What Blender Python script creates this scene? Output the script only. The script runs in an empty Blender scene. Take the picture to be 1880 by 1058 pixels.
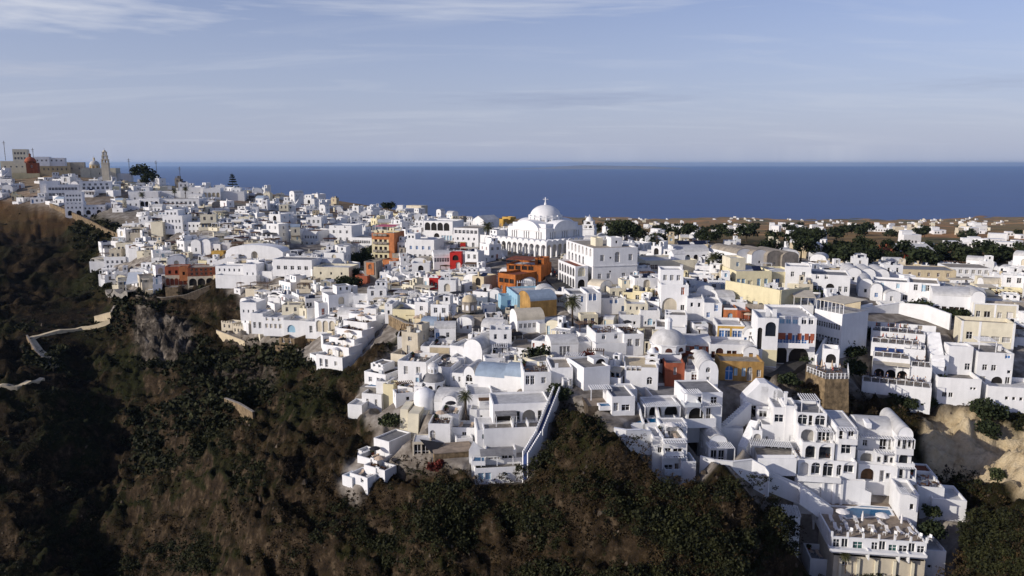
SUN_E, SKY_E, EXPOSURE, HAZE_D = 4.6, .086, -0.16, 2.5e-5
HAZE_C = (5.6, 6.4, 8.6, 1); CLOUD_C = (9.2, 9.5, 10.4, 1)
SKY_TINT = (1.42, 1.30, 1.66, 1)
import bpy, math, random
import numpy as np
from mathutils import Vector, Matrix
R = math.radians
rnd = random.Random(7)
scene = bpy.context.scene
COL = scene.collection
# ------------------------------------------------------------------ camera model (metres, sea level z = 0)
F, CX, CY, CAMZ = 1400.0, 940.0, 529.0, 250.0
PITCH = math.atan(229 / F)
cp, sp = math.cos(PITCH), math.sin(PITCH)
def ray(px, py):
    a, b = (px - CX) / F, (CY - py) / F
    return a, cp + b * sp, -sp + b * cp
def at(px, py, D):
    a, dy, dz = ray(px, py); t = D / dy
    return Vector((a * t, D, CAMZ + dz * t))
def proj(x, y, z):
    ax = y * cp - (z - CAMZ) * sp
    return CX + F * x / ax, CY - F * (y * sp + (z - CAMZ) * cp) / ax
def mpp(P):
    return (P[1] * cp - (P[2] - CAMZ) * sp) / F
# ------------------------------------------------------------------ materials
MATS = {}
def nodes(name):
    m = bpy.data.materials.new(name); m.use_nodes = True
    nt = m.node_tree; b = nt.nodes['Principled BSDF']
    return m, nt, b
def mat(key, col, rough=0.85, var=0.12, scale=0.6, bump=0.15, col2=None, metal=0.0, spec=0.3, tint=0.05):
    """plaster / paint / stone with blotchy variation, fine grain, and a small per-object shift"""
    m, nt, b = nodes(key); N, L = nt.nodes, nt.links
    tc = N.new('ShaderNodeTexCoord'); geo = N.new('ShaderNodeNewGeometry')
    n1 = N.new('ShaderNodeTexNoise'); n1.inputs['Scale'].default_value = scale; n1.inputs['Detail'].default_value = 6; n1.inputs['Roughness'].default_value = 0.62
    L.new(geo.outputs['Position'], n1.inputs['Vector'])
    cr = N.new('ShaderNodeValToRGB'); cr.color_ramp.elements[0].position = 0.32; cr.color_ramp.elements[1].position = 0.62
    c2 = col2 or tuple(c * (1 - var * 2.2) for c in col)
    cr.color_ramp.elements[0].color = (*c2, 1); cr.color_ramp.elements[1].color = (*col, 1)
    L.new(n1.outputs['Fac'], cr.inputs['Fac'])
    mp_ = N.new('ShaderNodeMapping'); mp_.inputs['Scale'].default_value = (1.3, 1.3, .16); n3 = N.new('ShaderNodeTexNoise'); n3.inputs['Scale'].default_value = 1.0; n3.inputs['Detail'].default_value = 4
    L.new(geo.outputs['Position'], mp_.inputs['Vector']); L.new(mp_.outputs['Vector'], n3.inputs['Vector'])
    r3 = N.new('ShaderNodeMapRange'); r3.inputs['From Min'].default_value = .38; r3.inputs['From Max'].default_value = .6; r3.inputs['To Min'].default_value = 1 - var * 1.3; r3.inputs['To Max'].default_value = 1.0; L.new(n3.outputs['Fac'], r3.inputs['Value'])
    mx3 = N.new('ShaderNodeMix'); mx3.data_type = 'RGBA'; mx3.blend_type = 'MULTIPLY'; mx3.inputs[0].default_value = 1; L.new(cr.outputs['Color'], mx3.inputs[6]); L.new(r3.outputs['Result'], mx3.inputs[7])
    oi = N.new('ShaderNodeObjectInfo')
    hsv = N.new('ShaderNodeHueSaturation'); mr = N.new('ShaderNodeMapRange')
    mr.inputs['To Min'].default_value = 1 - tint * 2; mr.inputs['To Max'].default_value = 1 + tint * 0.4
    L.new(oi.outputs['Random'], mr.inputs['Value']); L.new(mr.outputs['Result'], hsv.inputs['Value'])
    L.new(mx3.outputs[2], hsv.inputs['Color']); L.new(hsv.outputs['Color'], b.inputs['Base Color'])
    b.inputs['Roughness'].default_value = rough; b.inputs['Metallic'].default_value = metal
    b.inputs['Specular IOR Level'].default_value = spec
    if bump:
        n2 = N.new('ShaderNodeTexNoise'); n2.inputs['Scale'].default_value = 3.0; n2.inputs['Detail'].default_value = 5
        L.new(geo.outputs['Position'], n2.inputs['Vector'])
        bp = N.new('ShaderNodeBump'); bp.inputs['Strength'].default_value = bump; bp.inputs['Distance'].default_value = 0.12
        L.new(n2.outputs['Fac'], bp.inputs['Height']); L.new(bp.outputs['Normal'], b.inputs['Normal'])
    MATS[key] = m; return m
mat('white', (.80, .795, .78), var=.045, scale=.45)
mat('cream', (.72, .66, .50), var=.06)
mat('sand', (.60, .50, .33), var=.08)
mat('pale_yellow', (.74, .66, .42), var=.05)
mat('yellow', (.58, .36, .085), var=.12)
mat('ochre', (.46, .27, .085), var=.18)
mat('orange', (.55, .20, .075), var=.14)
mat('bright_orange', (.46, .14, .028), var=.18)
mat('terracotta', (.40, .11, .055), var=.15)
mat('red', (.50, .025, .02), var=.1)
mat('brick', (.26, .075, .035), var=.2)
mat('sky_blue', (.32, .52, .64), var=.06)
mat('blue', (.05, .17, .42), var=.06)
mat('deep_blue', (.03, .06, .19), var=.12)
mat('teal', (.15, .42, .40), var=.06)
mat('beige', (.62, .55, .42), var=.08)
mat('stone', (.30, .215, .12), var=.28, scale=1.1, bump=.8)
mat('dark_stone', (.12, .09, .06), var=.3, scale=.9, bump=.8)
mat('ash', (.34, .30, .25), var=.16)
mat('roof_white', (.62, .61, .585), var=.12, scale=.35)
mat('roof_grey', (.26, .255, .25), var=.16, scale=.4)
mat('roof_beige', (.38, .33, .26), var=.16, scale=.4)
mat('roof_dark', (.13, .13, .135), var=.12)
mat('roof_blue', (.30, .37, .45), var=.08)
mat('paving', (.30, .275, .24), var=.18, scale=.8)
mat('deck', (.33, .26, .19), var=.15)
mat('wood', (.16, .085, .04), var=.2, scale=2)
mat('brown', (.085, .03, .02), var=.2)
mat('fabric_dark', (.022, .022, .026), var=.1, bump=0)
mat('fabric_white', (.75, .72, .68), var=.04, bump=0)
mat('fabric_tan', (.55, .42, .30), var=.05, bump=0)
mat('metal', (.45, .45, .45), rough=.4, var=.05, bump=0, metal=.6)
mat('rail', (.62, .65, .66), rough=.3, var=.04, bump=0)
mat('glass', (.020, .024, .030), rough=.12, var=.1, bump=0, spec=.5, tint=.2)
mat('glass_green', (.03, .10, .09), rough=.1, var=.1, bump=0, spec=.5)
mat('curtain', (.40, .38, .34), rough=.6, var=.1, bump=0)
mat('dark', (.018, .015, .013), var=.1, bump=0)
mat('solar', (.01, .014, .035), rough=.15, var=.1, bump=0, spec=.6)
mat('asphalt', (.06, .056, .052), var=.15)
mat('skin', (.45, .27, .18), var=.03, bump=0)
mat('bark', (.10, .07, .045), var=.3, scale=3)
mat('pink', (.55, .13, .18), var=.1)
def leafmat(key, a, b2):
    m, nt, b = nodes(key); N, L = nt.nodes, nt.links
    geo = N.new('ShaderNodeNewGeometry'); n1 = N.new('ShaderNodeTexNoise')
    n1.inputs['Scale'].default_value = .45; n1.inputs['Detail'].default_value = 5
    L.new(geo.outputs['Position'], n1.inputs['Vector'])
    mx = N.new('ShaderNodeMath'); mx.operation = 'ADD'
    wn = N.new('ShaderNodeMath'); wn.operation = 'MULTIPLY'; wn.inputs[1].default_value = .4
    L.new(geo.outputs['Random Per Island'], wn.inputs[0]); L.new(wn.outputs[0], mx.inputs[0]); L.new(n1.outputs['Fac'], mx.inputs[1])
    cr = N.new('ShaderNodeValToRGB'); cr.color_ramp.elements[0].position = .45; cr.color_ramp.elements[1].position = .95
    cr.color_ramp.elements[0].color = (*a, 1); cr.color_ramp.elements[1].color = (*b2, 1)
    L.new(mx.outputs[0], cr.inputs['Fac']); L.new(cr.outputs['Color'], b.inputs['Base Color'])
    b.inputs['Roughness'].default_value = .8; b.inputs['Specular IOR Level'].default_value = .2
    MATS[key] = m
leafmat('leaf_dark', (.010, .016, .007), (.035, .045, .016))
leafmat('leaf_mid', (.018, .026, .010), (.06, .07, .025))
leafmat('leaf_palm', (.03, .035, .012), (.10, .10, .04))
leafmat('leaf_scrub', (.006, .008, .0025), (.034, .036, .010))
leafmat('leaf_dry', (.014, .0095, .004), (.062, .041, .016))
leafmat('leaf_red', (.05, .012, .008), (.16, .03, .02))
def watermat():
    m, nt, b = nodes('pool_water'); b.inputs['Base Color'].default_value = (.009, .095, .21, 1)
    b.inputs['Roughness'].default_value = .1; b.inputs['Specular IOR Level'].default_value = .22
    n = nt.nodes.new('ShaderNodeTexNoise'); n.inputs['Scale'].default_value = 1.5
    g = nt.nodes.new('ShaderNodeNewGeometry'); nt.links.new(g.outputs['Position'], n.inputs['Vector'])
    bp = nt.nodes.new('ShaderNodeBump'); bp.inputs['Strength'].default_value = .15
    nt.links.new(n.outputs['Fac'], bp.inputs['Height']); nt.links.new(bp.outputs['Normal'], b.inputs['Normal'])
    MATS['pool_water'] = m
watermat()
# ------------------------------------------------------------------ mesh builder
class MB:
    def __init__(s): s.v, s.f, s.m, s.mats = [], [], [], []
    def mi(s, key):
        if key not in s.mats: s.mats.append(key)
        return s.mats.index(key)
    def poly(s, pts, key=None):
        n = len(s.v); s.v.extend(tuple(p) for p in pts); s.f.append(tuple(range(n, n + len(pts))))
        s.m.append(s.mi(key) if key else 0)
    def box(s, x0, x1, y0, y1, z0, z1, key=None, bottom=False):
        a = [(x0, y0), (x1, y0), (x1, y1), (x0, y1)]
        s.prism(a, z0, z1, key, bottom)
    def prism(s, a, z0, z1, key=None, bottom=False):
        n = len(a)
        for i in range(n):
            p, q = a[i], a[(i + 1) % n]
            s.poly([(*p, z0), (*q, z0), (*q, z1), (*p, z1)], key)
        s.poly([(*p, z1) for p in a], key)
        if bottom: s.poly([(*p, z0) for p in reversed(a)], key)
    def tube(s, p, q, r, n=6, key=None, r2=None):
        p, q = Vector(p), Vector(q); d = (q - p); r2 = r if r2 is None else r2
        ax = d.orthogonal().normalized(); ay = d.cross(ax).normalized()
        c = [(math.cos(2 * math.pi * i / n), math.sin(2 * math.pi * i / n)) for i in range(n)]
        A = [p + (ax * u + ay * w) * r for u, w in c]; B = [q + (ax * u + ay * w) * r2 for u, w in c]
        for i in range(n):
            j = (i + 1) % n; s.poly([A[i], A[j], B[j], B[i]], key)
        s.poly(B, key); s.poly(list(reversed(A)), key)
    def lathe(s, prof, n=20, c=(0, 0), key=None, a0=0.0):
        for k in range(len(prof) - 1):
            (r0, z0), (r1, z1) = prof[k], prof[k + 1]
            for i in range(n):
                t, u = a0 + 2 * math.pi * i / n, a0 + 2 * math.pi * (i + 1) / n
                P = lambda r, z, a: (c[0] + r * math.cos(a), c[1] + r * math.sin(a), z)
                if r1 < 1e-4: s.poly([P(r0, z0, t), P(r0, z0, u), P(0, z1, 0)], key)
                elif r0 < 1e-4: s.poly([P(0, z0, 0), P(r1, z1, u), P(r1, z1, t)], key)
                else: s.poly([P(r0, z0, t), P(r0, z0, u), P(r1, z1, u), P(r1, z1, t)], key)
    def build(s, name, key, parent=None, smooth=False):
        me = bpy.data.meshes.new(name); me.from_pydata(s.v, [], s.f)
        for k in (s.mats or [key]): me.materials.append(MATS[k])
        if s.mats: me.polygons.foreach_set('material_index', s.m)
        if smooth:
            me.polygons.foreach_set('use_smooth', [True] * len(s.f))
        me.update()
        o = bpy.data.objects.new(name, me); COL.objects.link(o)
        if parent: o.parent = parent
        return o
def weld(o, ang=40):
    import bmesh
    b = bmesh.new(); b.from_mesh(o.data); bmesh.ops.remove_doubles(b, verts=b.verts, dist=.002); bmesh.ops.recalc_face_normals(b, faces=b.faces)
    b.to_mesh(o.data); b.free()
    o.data.polygons.foreach_set('use_smooth', [True] * len(o.data.polygons)); o.data.set_sharp_from_angle(angle=R(ang)); return o
def tag(o, label=None, cat=None, group=None, kind=None):
    if label: o['label'] = label
    if cat: o['category'] = cat
    if group: o['group'] = group
    if kind: o['kind'] = kind
    return o
def empty(name, loc, yaw=0.0):
    o = bpy.data.objects.new(name, None); COL.objects.link(o)
    o.location = loc; o.rotation_euler = (0, 0, -R(yaw)); o.empty_display_size = .5
    return o
def copy_tree(o, parent=None):
    c = o.copy(); COL.objects.link(c)
    if parent: c.parent = parent
    for ch in KIDS.get(o.name, None) or o.children: copy_tree(ch, c)
    return c
KIDS = {}
# ------------------------------------------------------------------ numpy value noise
def vnoise(x, y, seed):
    xi, yi = np.floor(x).astype(np.int64), np.floor(y).astype(np.int64); fx, fy = x - xi, y - yi
    fx, fy = fx * fx * (3 - 2 * fx), fy * fy * (3 - 2 * fy)
    def h(a, b):
        n = (a * 374761393 + b * 668265263 + seed * 982451653) & 0xffffffff
        n = ((n ^ (n >> 13)) * 1274126177) & 0xffffffff
        return ((n ^ (n >> 16)) & 0xffff) / 65535.0
    return (h(xi, yi) * (1 - fx) + h(xi + 1, yi) * fx) * (1 - fy) + (h(xi, yi + 1) * (1 - fx) + h(xi + 1, yi + 1) * fx) * fy
def fbm(x, y, seed, octaves=5, ridged=False):
    s, a, t = 0, 1.0, 0
    for k in range(octaves):
        n = vnoise(x * 2 ** k, y * 2 ** k, seed + k * 17)
        if ridged: n = 1 - abs(2 * n - 1)
        s = s + n * a; t += a; a *= .52
    return s / t
# ------------------------------------------------------------------ terrain: heights fitted through surveyed points
CP = []
def col(x, *rows):
    for py, D in rows: CP.append(at(x, py, D))
col(-150, (1058, 158), (900, 178), (750, 208), (600, 260), (500, 306), (420, 360), (360, 420), (310, 520))
col(0, (1058, 151), (900, 175), (750, 208), (600, 258), (500, 305), (440, 343), (400, 375), (360, 420), (318, 500))
col(100, (1058, 152), (900, 178), (750, 211), (650, 240), (600, 261), (500, 310), (440, 340), (400, 368), (360, 405), (335, 450), (318, 520))
col(190, (1058, 158), (900, 184), (780, 211), (690, 233), (600, 262), (540, 292), (480, 318), (430, 335), (400, 352), (370, 390), (340, 440), (326, 500))
col(250, (1058, 154), (900, 179), (750, 212), (680, 232), (610, 252), (550, 262), (526, 275), (490, 292), (450, 312), (410, 340), (370, 400), (340, 480))
col(340, (1058, 140), (900, 166), (750, 195), (660, 226), (600, 244), (545, 258), (525, 268), (490, 282), (440, 305), (400, 345), (370, 400), (345, 480))
col(450, (1058, 122), (900, 146), (760, 178), (680, 206), (630, 224), (600, 231), (550, 243), (500, 262), (450, 290), (400, 345), (370, 420), (352, 540))
col(600, (1058, 112), (900, 128), (790, 150), (700, 176), (650, 190), (600, 206), (540, 230), (500, 256), (460, 290), (420, 345), (390, 440), (368, 620))
col(700, (1058, 108), (960, 117), (900, 123), (820, 134), (740, 150), (670, 170), (600, 193), (550, 217), (490, 278), (440, 320), (405, 420), (385, 650))
col(800, (1058, 105), (950, 112), (870, 120), (800, 131), (740, 143), (680, 157), (620, 176), (560, 202), (500, 248), (450, 290), (420, 360), (398, 560))
col(940, (1058, 103), (960, 109), (900, 114), (872, 119), (820, 124), (760, 133), (700, 147), (640, 162), (600, 176), (550, 198), (500, 233), (475, 256), (440, 320), (415, 500), (404, 800))
col(1040, (1058, 101), (950, 106), (850, 112), (780, 121), (735, 131), (700, 140), (640, 157), (590, 173))
col(1100, (1058, 99), (900, 108), (800, 117), (745, 129), (700, 140), (640, 157), (590, 173), (530, 198), (490, 235), (455, 310), (435, 450))
col(1250, (1058, 98), (950, 104), (880, 109), (800, 121), (740, 131), (690, 142), (640, 153), (590, 167), (540, 185), (500, 216), (470, 270), (445, 380))
col(1400, (1058, 97), (960, 104), (880, 113), (800, 124), (740, 133), (700, 141), (660, 149), (600, 163), (560, 176), (520, 196), (490, 232), (460, 330), (442, 470))
col(1460, (1058, 101), (1000, 105), (930, 112), (880, 117), (845, 120), (800, 126))
col(1550, (1075, 103), (1000, 107), (940, 113.5), (880, 118.5), (800, 128), (750, 137), (700, 146), (640, 157), (580, 171), (540, 187), (510, 220), (480, 300), (452, 450))
col(1650, (1075, 103.5), (1000, 107), (950, 112), (905, 118), (850, 123.5))
col(1730, (1058, 102), (1000, 106), (955, 112), (900, 118), (830, 129), (760, 139), (720, 145), (680, 151), (620, 162), (575, 178), (540, 200), (510, 240), (480, 330), (455, 480))
col(1850, (1058, 95), (950, 109), (880, 121), (800, 134), (750, 140), (700, 147), (640, 157), (590, 170), (550, 187), (520, 222), (480, 340), (455, 500))
col(2050, (1058, 93), (880, 120), (750, 142), (640, 158), (550, 190), (480, 340), (455, 500))
for x in (1000, 1100, 1250, 1400, 1550, 1700, 1850, 2050):
    dip = 1.0 if 1500 < x < 1640 else 0
    for py, D in ((428, 700), (421, 1100), (414 + dip * 3, 1900), (408 + dip * 4, 2700), (403.5 + dip * 5, 3150)):
        CP.append(at(x, py, D))
for x, D0 in ((-200, 800), (0, 850), (150, 850), (300, 850), (450, 900), (600, 1000), (700, 1100), (800, 1200), (900, 1400)):
    for D, z in ((D0, 168 - x * .02), (1600, 118), (2400, 55), (3150, 10)):
        P = at(x, 400, D); CP.append(Vector((P.x, P.y, z)))
for u in (-1.1, -.7, -.4, -.1, .15, .35, .6, .9, 1.1):
    CP.append(Vector((u * 60, 60, 250 - 95 if u > -.4 else 250 - 120)))
    CP.append(Vector((u * 30, 30, 250 - 140)))
    CP.append(Vector((u * 3700, 3700, -12))); CP.append(Vector((u * 5000, 5000, -40)))
CPa = np.array([tuple(p) for p in CP])
def uv(x, y):
    return np.stack([x / y * 1.6, np.log(y)], -1)
def tps_fit(P, Z, lam=2e-3):
    n = len(P); d = np.linalg.norm(P[:, None] - P[None], axis=-1)
    K = np.where(d > 0, d * d * np.log(d + 1e-12), 0) + lam * np.eye(n)
    A = np.zeros((n + 3, n + 3)); A[:n, :n] = K; A[:n, n] = 1; A[:n, n + 1:] = P; A[n, :n] = 1; A[n + 1:, :n] = P.T
    return np.linalg.solve(A, np.concatenate([Z, np.zeros(3)]))
PUV = uv(CPa[:, 0], CPa[:, 1])
# fit the slope angle below the camera rather than raw height: even weight near and far
ANG = (CPa[:, 2] - CAMZ) / CPa[:, 1]
W = tps_fit(PUV, ANG)
def tps(x, y):
    q = uv(x, y).reshape(-1, 2); out = np.empty(len(q))
    for i in range(0, len(q), 20000):
        b = q[i:i + 20000]; d = np.linalg.norm(b[:, None] - PUV[None], axis=-1)
        out[i:i + 20000] = (np.where(d > 0, d * d * np.log(d + 1e-12), 0)) @ W[:-3] + W[-3] + b @ W[-2:]
    return (out * q_y(y) + CAMZ).reshape(x.shape)
def q_y(y): return np.asarray(y).reshape(-1)
US = np.linspace(-1.05, 1.05, 741)
VS = np.concatenate([np.log(np.linspace(30, 84, 28)), np.log(84) + np.arange(1, 331) * .0042, np.log(84) + 330 * .0042 + np.arange(1, 190) * .0142])
UU, VV = np.meshgrid(US, VS); GY = np.exp(VV); GX = UU * GY
# coarse evaluation, then bilinear up to the full grid
cu, cv = np.linspace(-1.05, 1.05, 186), np.linspace(VS[0], VS[-1], 300)
cU, cV = np.meshgrid(cu, cv); cZ = tps(cU * np.exp(cV), np.exp(cV))
def bil(Z, u, v, us, vs_idx):
    fu = np.clip((u - us[0]) / (us[-1] - us[0]) * (len(us) - 1), 0, len(us) - 1.001); fv = np.clip(vs_idx, 0, Z.shape[0] - 1.001)
    iu, iv = fu.astype(int), fv.astype(int); a, b = fu - iu, fv - iv
    return (Z[iv, iu] * (1 - a) + Z[iv, iu + 1] * a) * (1 - b) + (Z[iv + 1, iu] * (1 - a) + Z[iv + 1, iu + 1] * a) * b
GZ = bil(cZ, UU, VV, cu, (VV - cv[0]) / (cv[-1] - cv[0]) * 299)
# --- zones drawn on the map (outlines surveyed through the photo, then fixed to the ground)
TOWN = [(-200, 330), (0, 322), (60, 300), (250, 315), (470, 345), (700, 380), (940, 404), (1100, 432), (1300, 446), (1480, 466), (1640, 486), (1900, 486), (2060, 500), (2060, 770), (1860, 752), (1730, 735), (1590, 722),
        (1500, 700), (1415, 705), (1440, 735), (1530, 760), (1660, 775), (1690, 860), (1780, 930), (1735, 1040), (1530, 1062), (1490, 1045), (1480, 965), (1430, 955), (1430, 895), (1400, 870), (1300, 858), (1285, 848), (1270, 880), (1195, 860), (1190, 800), (1130, 800), (1080, 745), (1030, 728),
        (985, 850), (890, 880), (780, 835), (715, 840), (660, 905), (615, 890), (690, 790), (640, 740), (690, 680), (745, 610), (640, 680), (585, 680), (540, 640), (410, 610), (450, 550), (395, 525), (300, 530), (210, 545), (200, 500), (165, 490), (235, 410), (160, 395), (90, 385), (0, 370), (-200, 380)]
PALE = [(1700, 752), (1730, 742), (1800, 752), (1870, 790), (1900, 780), (1960, 800), (1960, 940), (1880, 912), (1820, 880), (1770, 858), (1712, 850), (1692, 800)]
ROCK = [(250, 560), (300, 575), (345, 585), (360, 640), (320, 660), (262, 665), (246, 620)]
ROCK2 = [(380, 625), (440, 640), (510, 650), (505, 700), (470, 718), (400, 690)]
def inside(px, py, poly):
    r = np.zeros(px.shape, bool); n = len(poly)
    for i in range(n):
        (x0, y0), (x1, y1) = poly[i], poly[(i + 1) % n]
        if y0 == y1: continue
        c = ((y0 > py) != (y1 > py)) & (px < (x1 - x0) * (py - y0) / (y1 - y0) + x0); r ^= c
    return r
def blur(a, k):
    for _ in range(k):
        a = (a + np.roll(a, 1, 0) + np.roll(a, -1, 0) + np.roll(a, 1, 1) + np.roll(a, -1, 1)) / 5
    return a
PX, PY = proj(GX, GY, GZ)
town = blur(inside(PX, PY, TOWN).astype(float), 2)
pale = blur(inside(PX, PY, PALE).astype(float), 3)
rock = blur(inside(PX, PY, ROCK).astype(float) + .5 * inside(PX, PY, ROCK2), 4)
far = np.clip((GY - 330) / 250, 0, 1)
wild = (1 - town)
amp = wild * np.clip(1 - (GY - 250) / 250, 0, 1)
SL = GY * .7 + GZ * 1.15          # distance measured down the slope, so that ledges and lumps keep their shape on steep ground
pathz = blur(inside(PX, PY, [(30, 575), (225, 560), (225, 605), (120, 640), (125, 690), (80, 695), (35, 640)]).astype(float), 5); amp = amp * (1 - .75 * pathz)
GZ = GZ + amp * ((fbm(GX / 26, SL / 26, 3, 5) - .5) * 14 + (fbm(GX / 9, SL / 7, 11, 4, True) - .62) * 7.5 + (fbm(GX / 3.2, SL / 2.4, 23, 3, True) - .6) * 2.6 + (fbm(GX / 1.1, SL / 1.1, 29, 2) - .5) * .9 * np.clip(2 - GY / 110, .3, 1))
GZ = GZ + pale * (fbm(GX / 4, GY / 4, 31, 3, True) - .5) * 2.0 + rock * (fbm(GX / 5 + GZ / 5, GY / 5, 37, 4, True) - .6) * 12
GZ = GZ + far * (fbm(GX / 160, GY / 160, 41, 3) - .5) * np.clip((GY - 900) / 70, 0, 32)
def _vi(y):
    return np.interp(np.log(y), VS, np.arange(len(VS)))
def ground(x, y):
    x, y = np.asarray(x, float), np.asarray(y, float)
    return bil(GZ, x / y, None, US, _vi(y))
DS = np.exp(np.linspace(math.log(60), math.log(4800), 900))
def hit(px, py, base=0.0):
    a, dy, dz = ray(px, py); t = DS / dy
    x, z = a * t, CAMZ + dz * t
    g = ground(x, DS) + base
    k = np.nonzero(g >= z)[0]
    if not len(k): return None
    k = k[0]
    if k == 0: return Vector((x[0], DS[0], z[0]))
    d0, d1 = z[k - 1] - g[k - 1], g[k] - z[k]; f = d0 / max(d0 + d1, 1e-9)
    D = DS[k - 1] + (DS[k] - DS[k - 1]) * f
    return at(px, py, D)
def gz(x, y): return float(ground(x, y))
# ------------------------------------------------------------------ sea
m, nt, b = nodes('sea_water'); N, L = nt.nodes, nt.links
b.inputs['Base Color'].default_value = (.012, .040, .115, 1); b.inputs['Roughness'].default_value = .35; b.inputs['Specular IOR Level'].default_value = .12
geo = N.new('ShaderNodeNewGeometry'); mp = N.new('ShaderNodeMapping'); mp.inputs['Scale'].default_value = (.0012, .0045, 1)
L.new(geo.outputs['Position'], mp.inputs['Vector'])
n1 = N.new('ShaderNodeTexNoise'); n1.inputs['Scale'].default_value = 1; n1.inputs['Detail'].default_value = 7; n1.inputs['Roughness'].default_value = .7
L.new(mp.outputs['Vector'], n1.inputs['Vector'])
cr = N.new('ShaderNodeValToRGB'); cr.color_ramp.elements[0].position = .3; cr.color_ramp.elements[1].position = .75
cr.color_ramp.elements[0].color = (.002, .024, .120, 1); cr.color_ramp.elements[1].color = (.006, .050, .205, 1)
L.new(n1.outputs['Fac'], cr.inputs['Fac']); L.new(cr.outputs['Color'], b.inputs['Base Color'])
bp = N.new('ShaderNodeBump'); bp.inputs['Strength'].default_value = .25; bp.inputs['Distance'].default_value = 4
L.new(n1.outputs['Fac'], bp.inputs['Height']); L.new(bp.outputs['Normal'], b.inputs['Normal'])
MATS['sea'] = m
mb = MB(); mb.poly([(-70000, -3000, 0), (70000, -3000, 0), (70000, 68000, 0), (-70000, 68000, 0)])
tag(mb.build('sea', 'sea'), 'deep blue open sea behind the island plain', 'sea', kind='structure')
# faint far island at the horizon
mb = MB(); rr = random.Random(3); pts = []
for k in range(41):
    t = k / 40; h = (math.sin(t * math.pi) ** .8) * (80 + 120 * vnoise(np.array(t * 5.0), np.array(.5), 5) * (1 if t > .2 else .5))
    pts.append((-200 + t * 8200, float(h)))
for k in range(40):
    (x0, h0), (x1, h1) = pts[k], pts[k + 1]
    mb.poly([(x0, 33000, -5), (x1, 33000, -5), (x1, 34500, h1), (x0, 34500, h0)]); mb.poly([(x1, 36000, -5), (x0, 36000, -5), (x0, 34500, h0), (x1, 34500, h1)])
tag(mb.build('distant_island_hills', 'ash'), 'faint hazy island low on the sea horizon', 'island', kind='structure')
# ------------------------------------------------------------------ walls with real openings
def wall(mb, p0, u, width, z0, z1, ops=(), depth=.28, key=None, gable=0.0):
    """wall face from p0 along u (2D), outward normal to the right of u rotated -90deg; ops: (cx, zb, w, h, arch)"""
    n_in = (-u[1], u[0])
    P = lambda x, z, dd=0.0: (p0[0] + u[0] * x + n_in[0] * dd, p0[1] + u[1] * x + n_in[1] * dd, z)
    xs = {0.0, width}; holes = []
    for (cx, zb, w, h, arch) in ops:
        a, b = cx - w / 2, cx + w / 2
        if a < .05 or b > width - .05: continue
        if arch:
            r = min(w / 2, h); ks = [a + w * (1 - math.cos(math.pi * i / 8)) / 2 for i in range(9)]
            top = [zb + h - r + r * math.sqrt(max(0, 1 - ((k - cx) / (w / 2)) ** 2)) for k in ks]
        else: ks, top = [a, b], [zb + h] * 2
        xs.update(ks); holes.append((a, b, zb, ks, top))
        for i in range(len(ks) - 1):
            mb.poly([P(ks[i], top[i]), P(ks[i + 1], top[i + 1]), P(ks[i + 1], top[i + 1], depth), P(ks[i], top[i], depth)], key)
        mb.poly([P(b, zb), P(a, zb), P(a, zb, depth), P(b, zb, depth)], key)
        mb.poly([P(a, zb), P(a, top[0]), P(a, top[0], depth), P(a, zb, depth)], key)
        mb.poly([P(b, top[-1]), P(b, zb), P(b, zb, depth), P(b, top[-1], depth)], key)
    if gable: xs.update(width * i / 12 for i in range(13))
    xs = sorted(xs); xs = [x for i, x in enumerate(xs) if i == 0 or x - xs[i - 1] > 1e-4]
    G = lambda x: z1 + (gable * math.sqrt(max(0, 1 - (2 * x / width - 1) ** 2)) if gable else 0)
    for xa, xb in zip(xs, xs[1:]):
        xm = (xa + xb) / 2; cur = (z0, z0)
        for (a, b, zb, ks, top) in sorted((h for h in holes if h[0] < xm < h[1]), key=lambda h: h[2]):
            if zb > cur[0] + 1e-4: mb.poly([P(xa, cur[0]), P(xb, cur[1]), P(xb, zb), P(xa, zb)], key)
            cur = (float(np.interp(xa, ks, top)), float(np.interp(xb, ks, top)))
        mb.poly([P(xa, cur[0]), P(xb, cur[1]), P(xb, G(xb)), P(xa, G(xa))], key)
FR_, PANE = {}, {}
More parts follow.
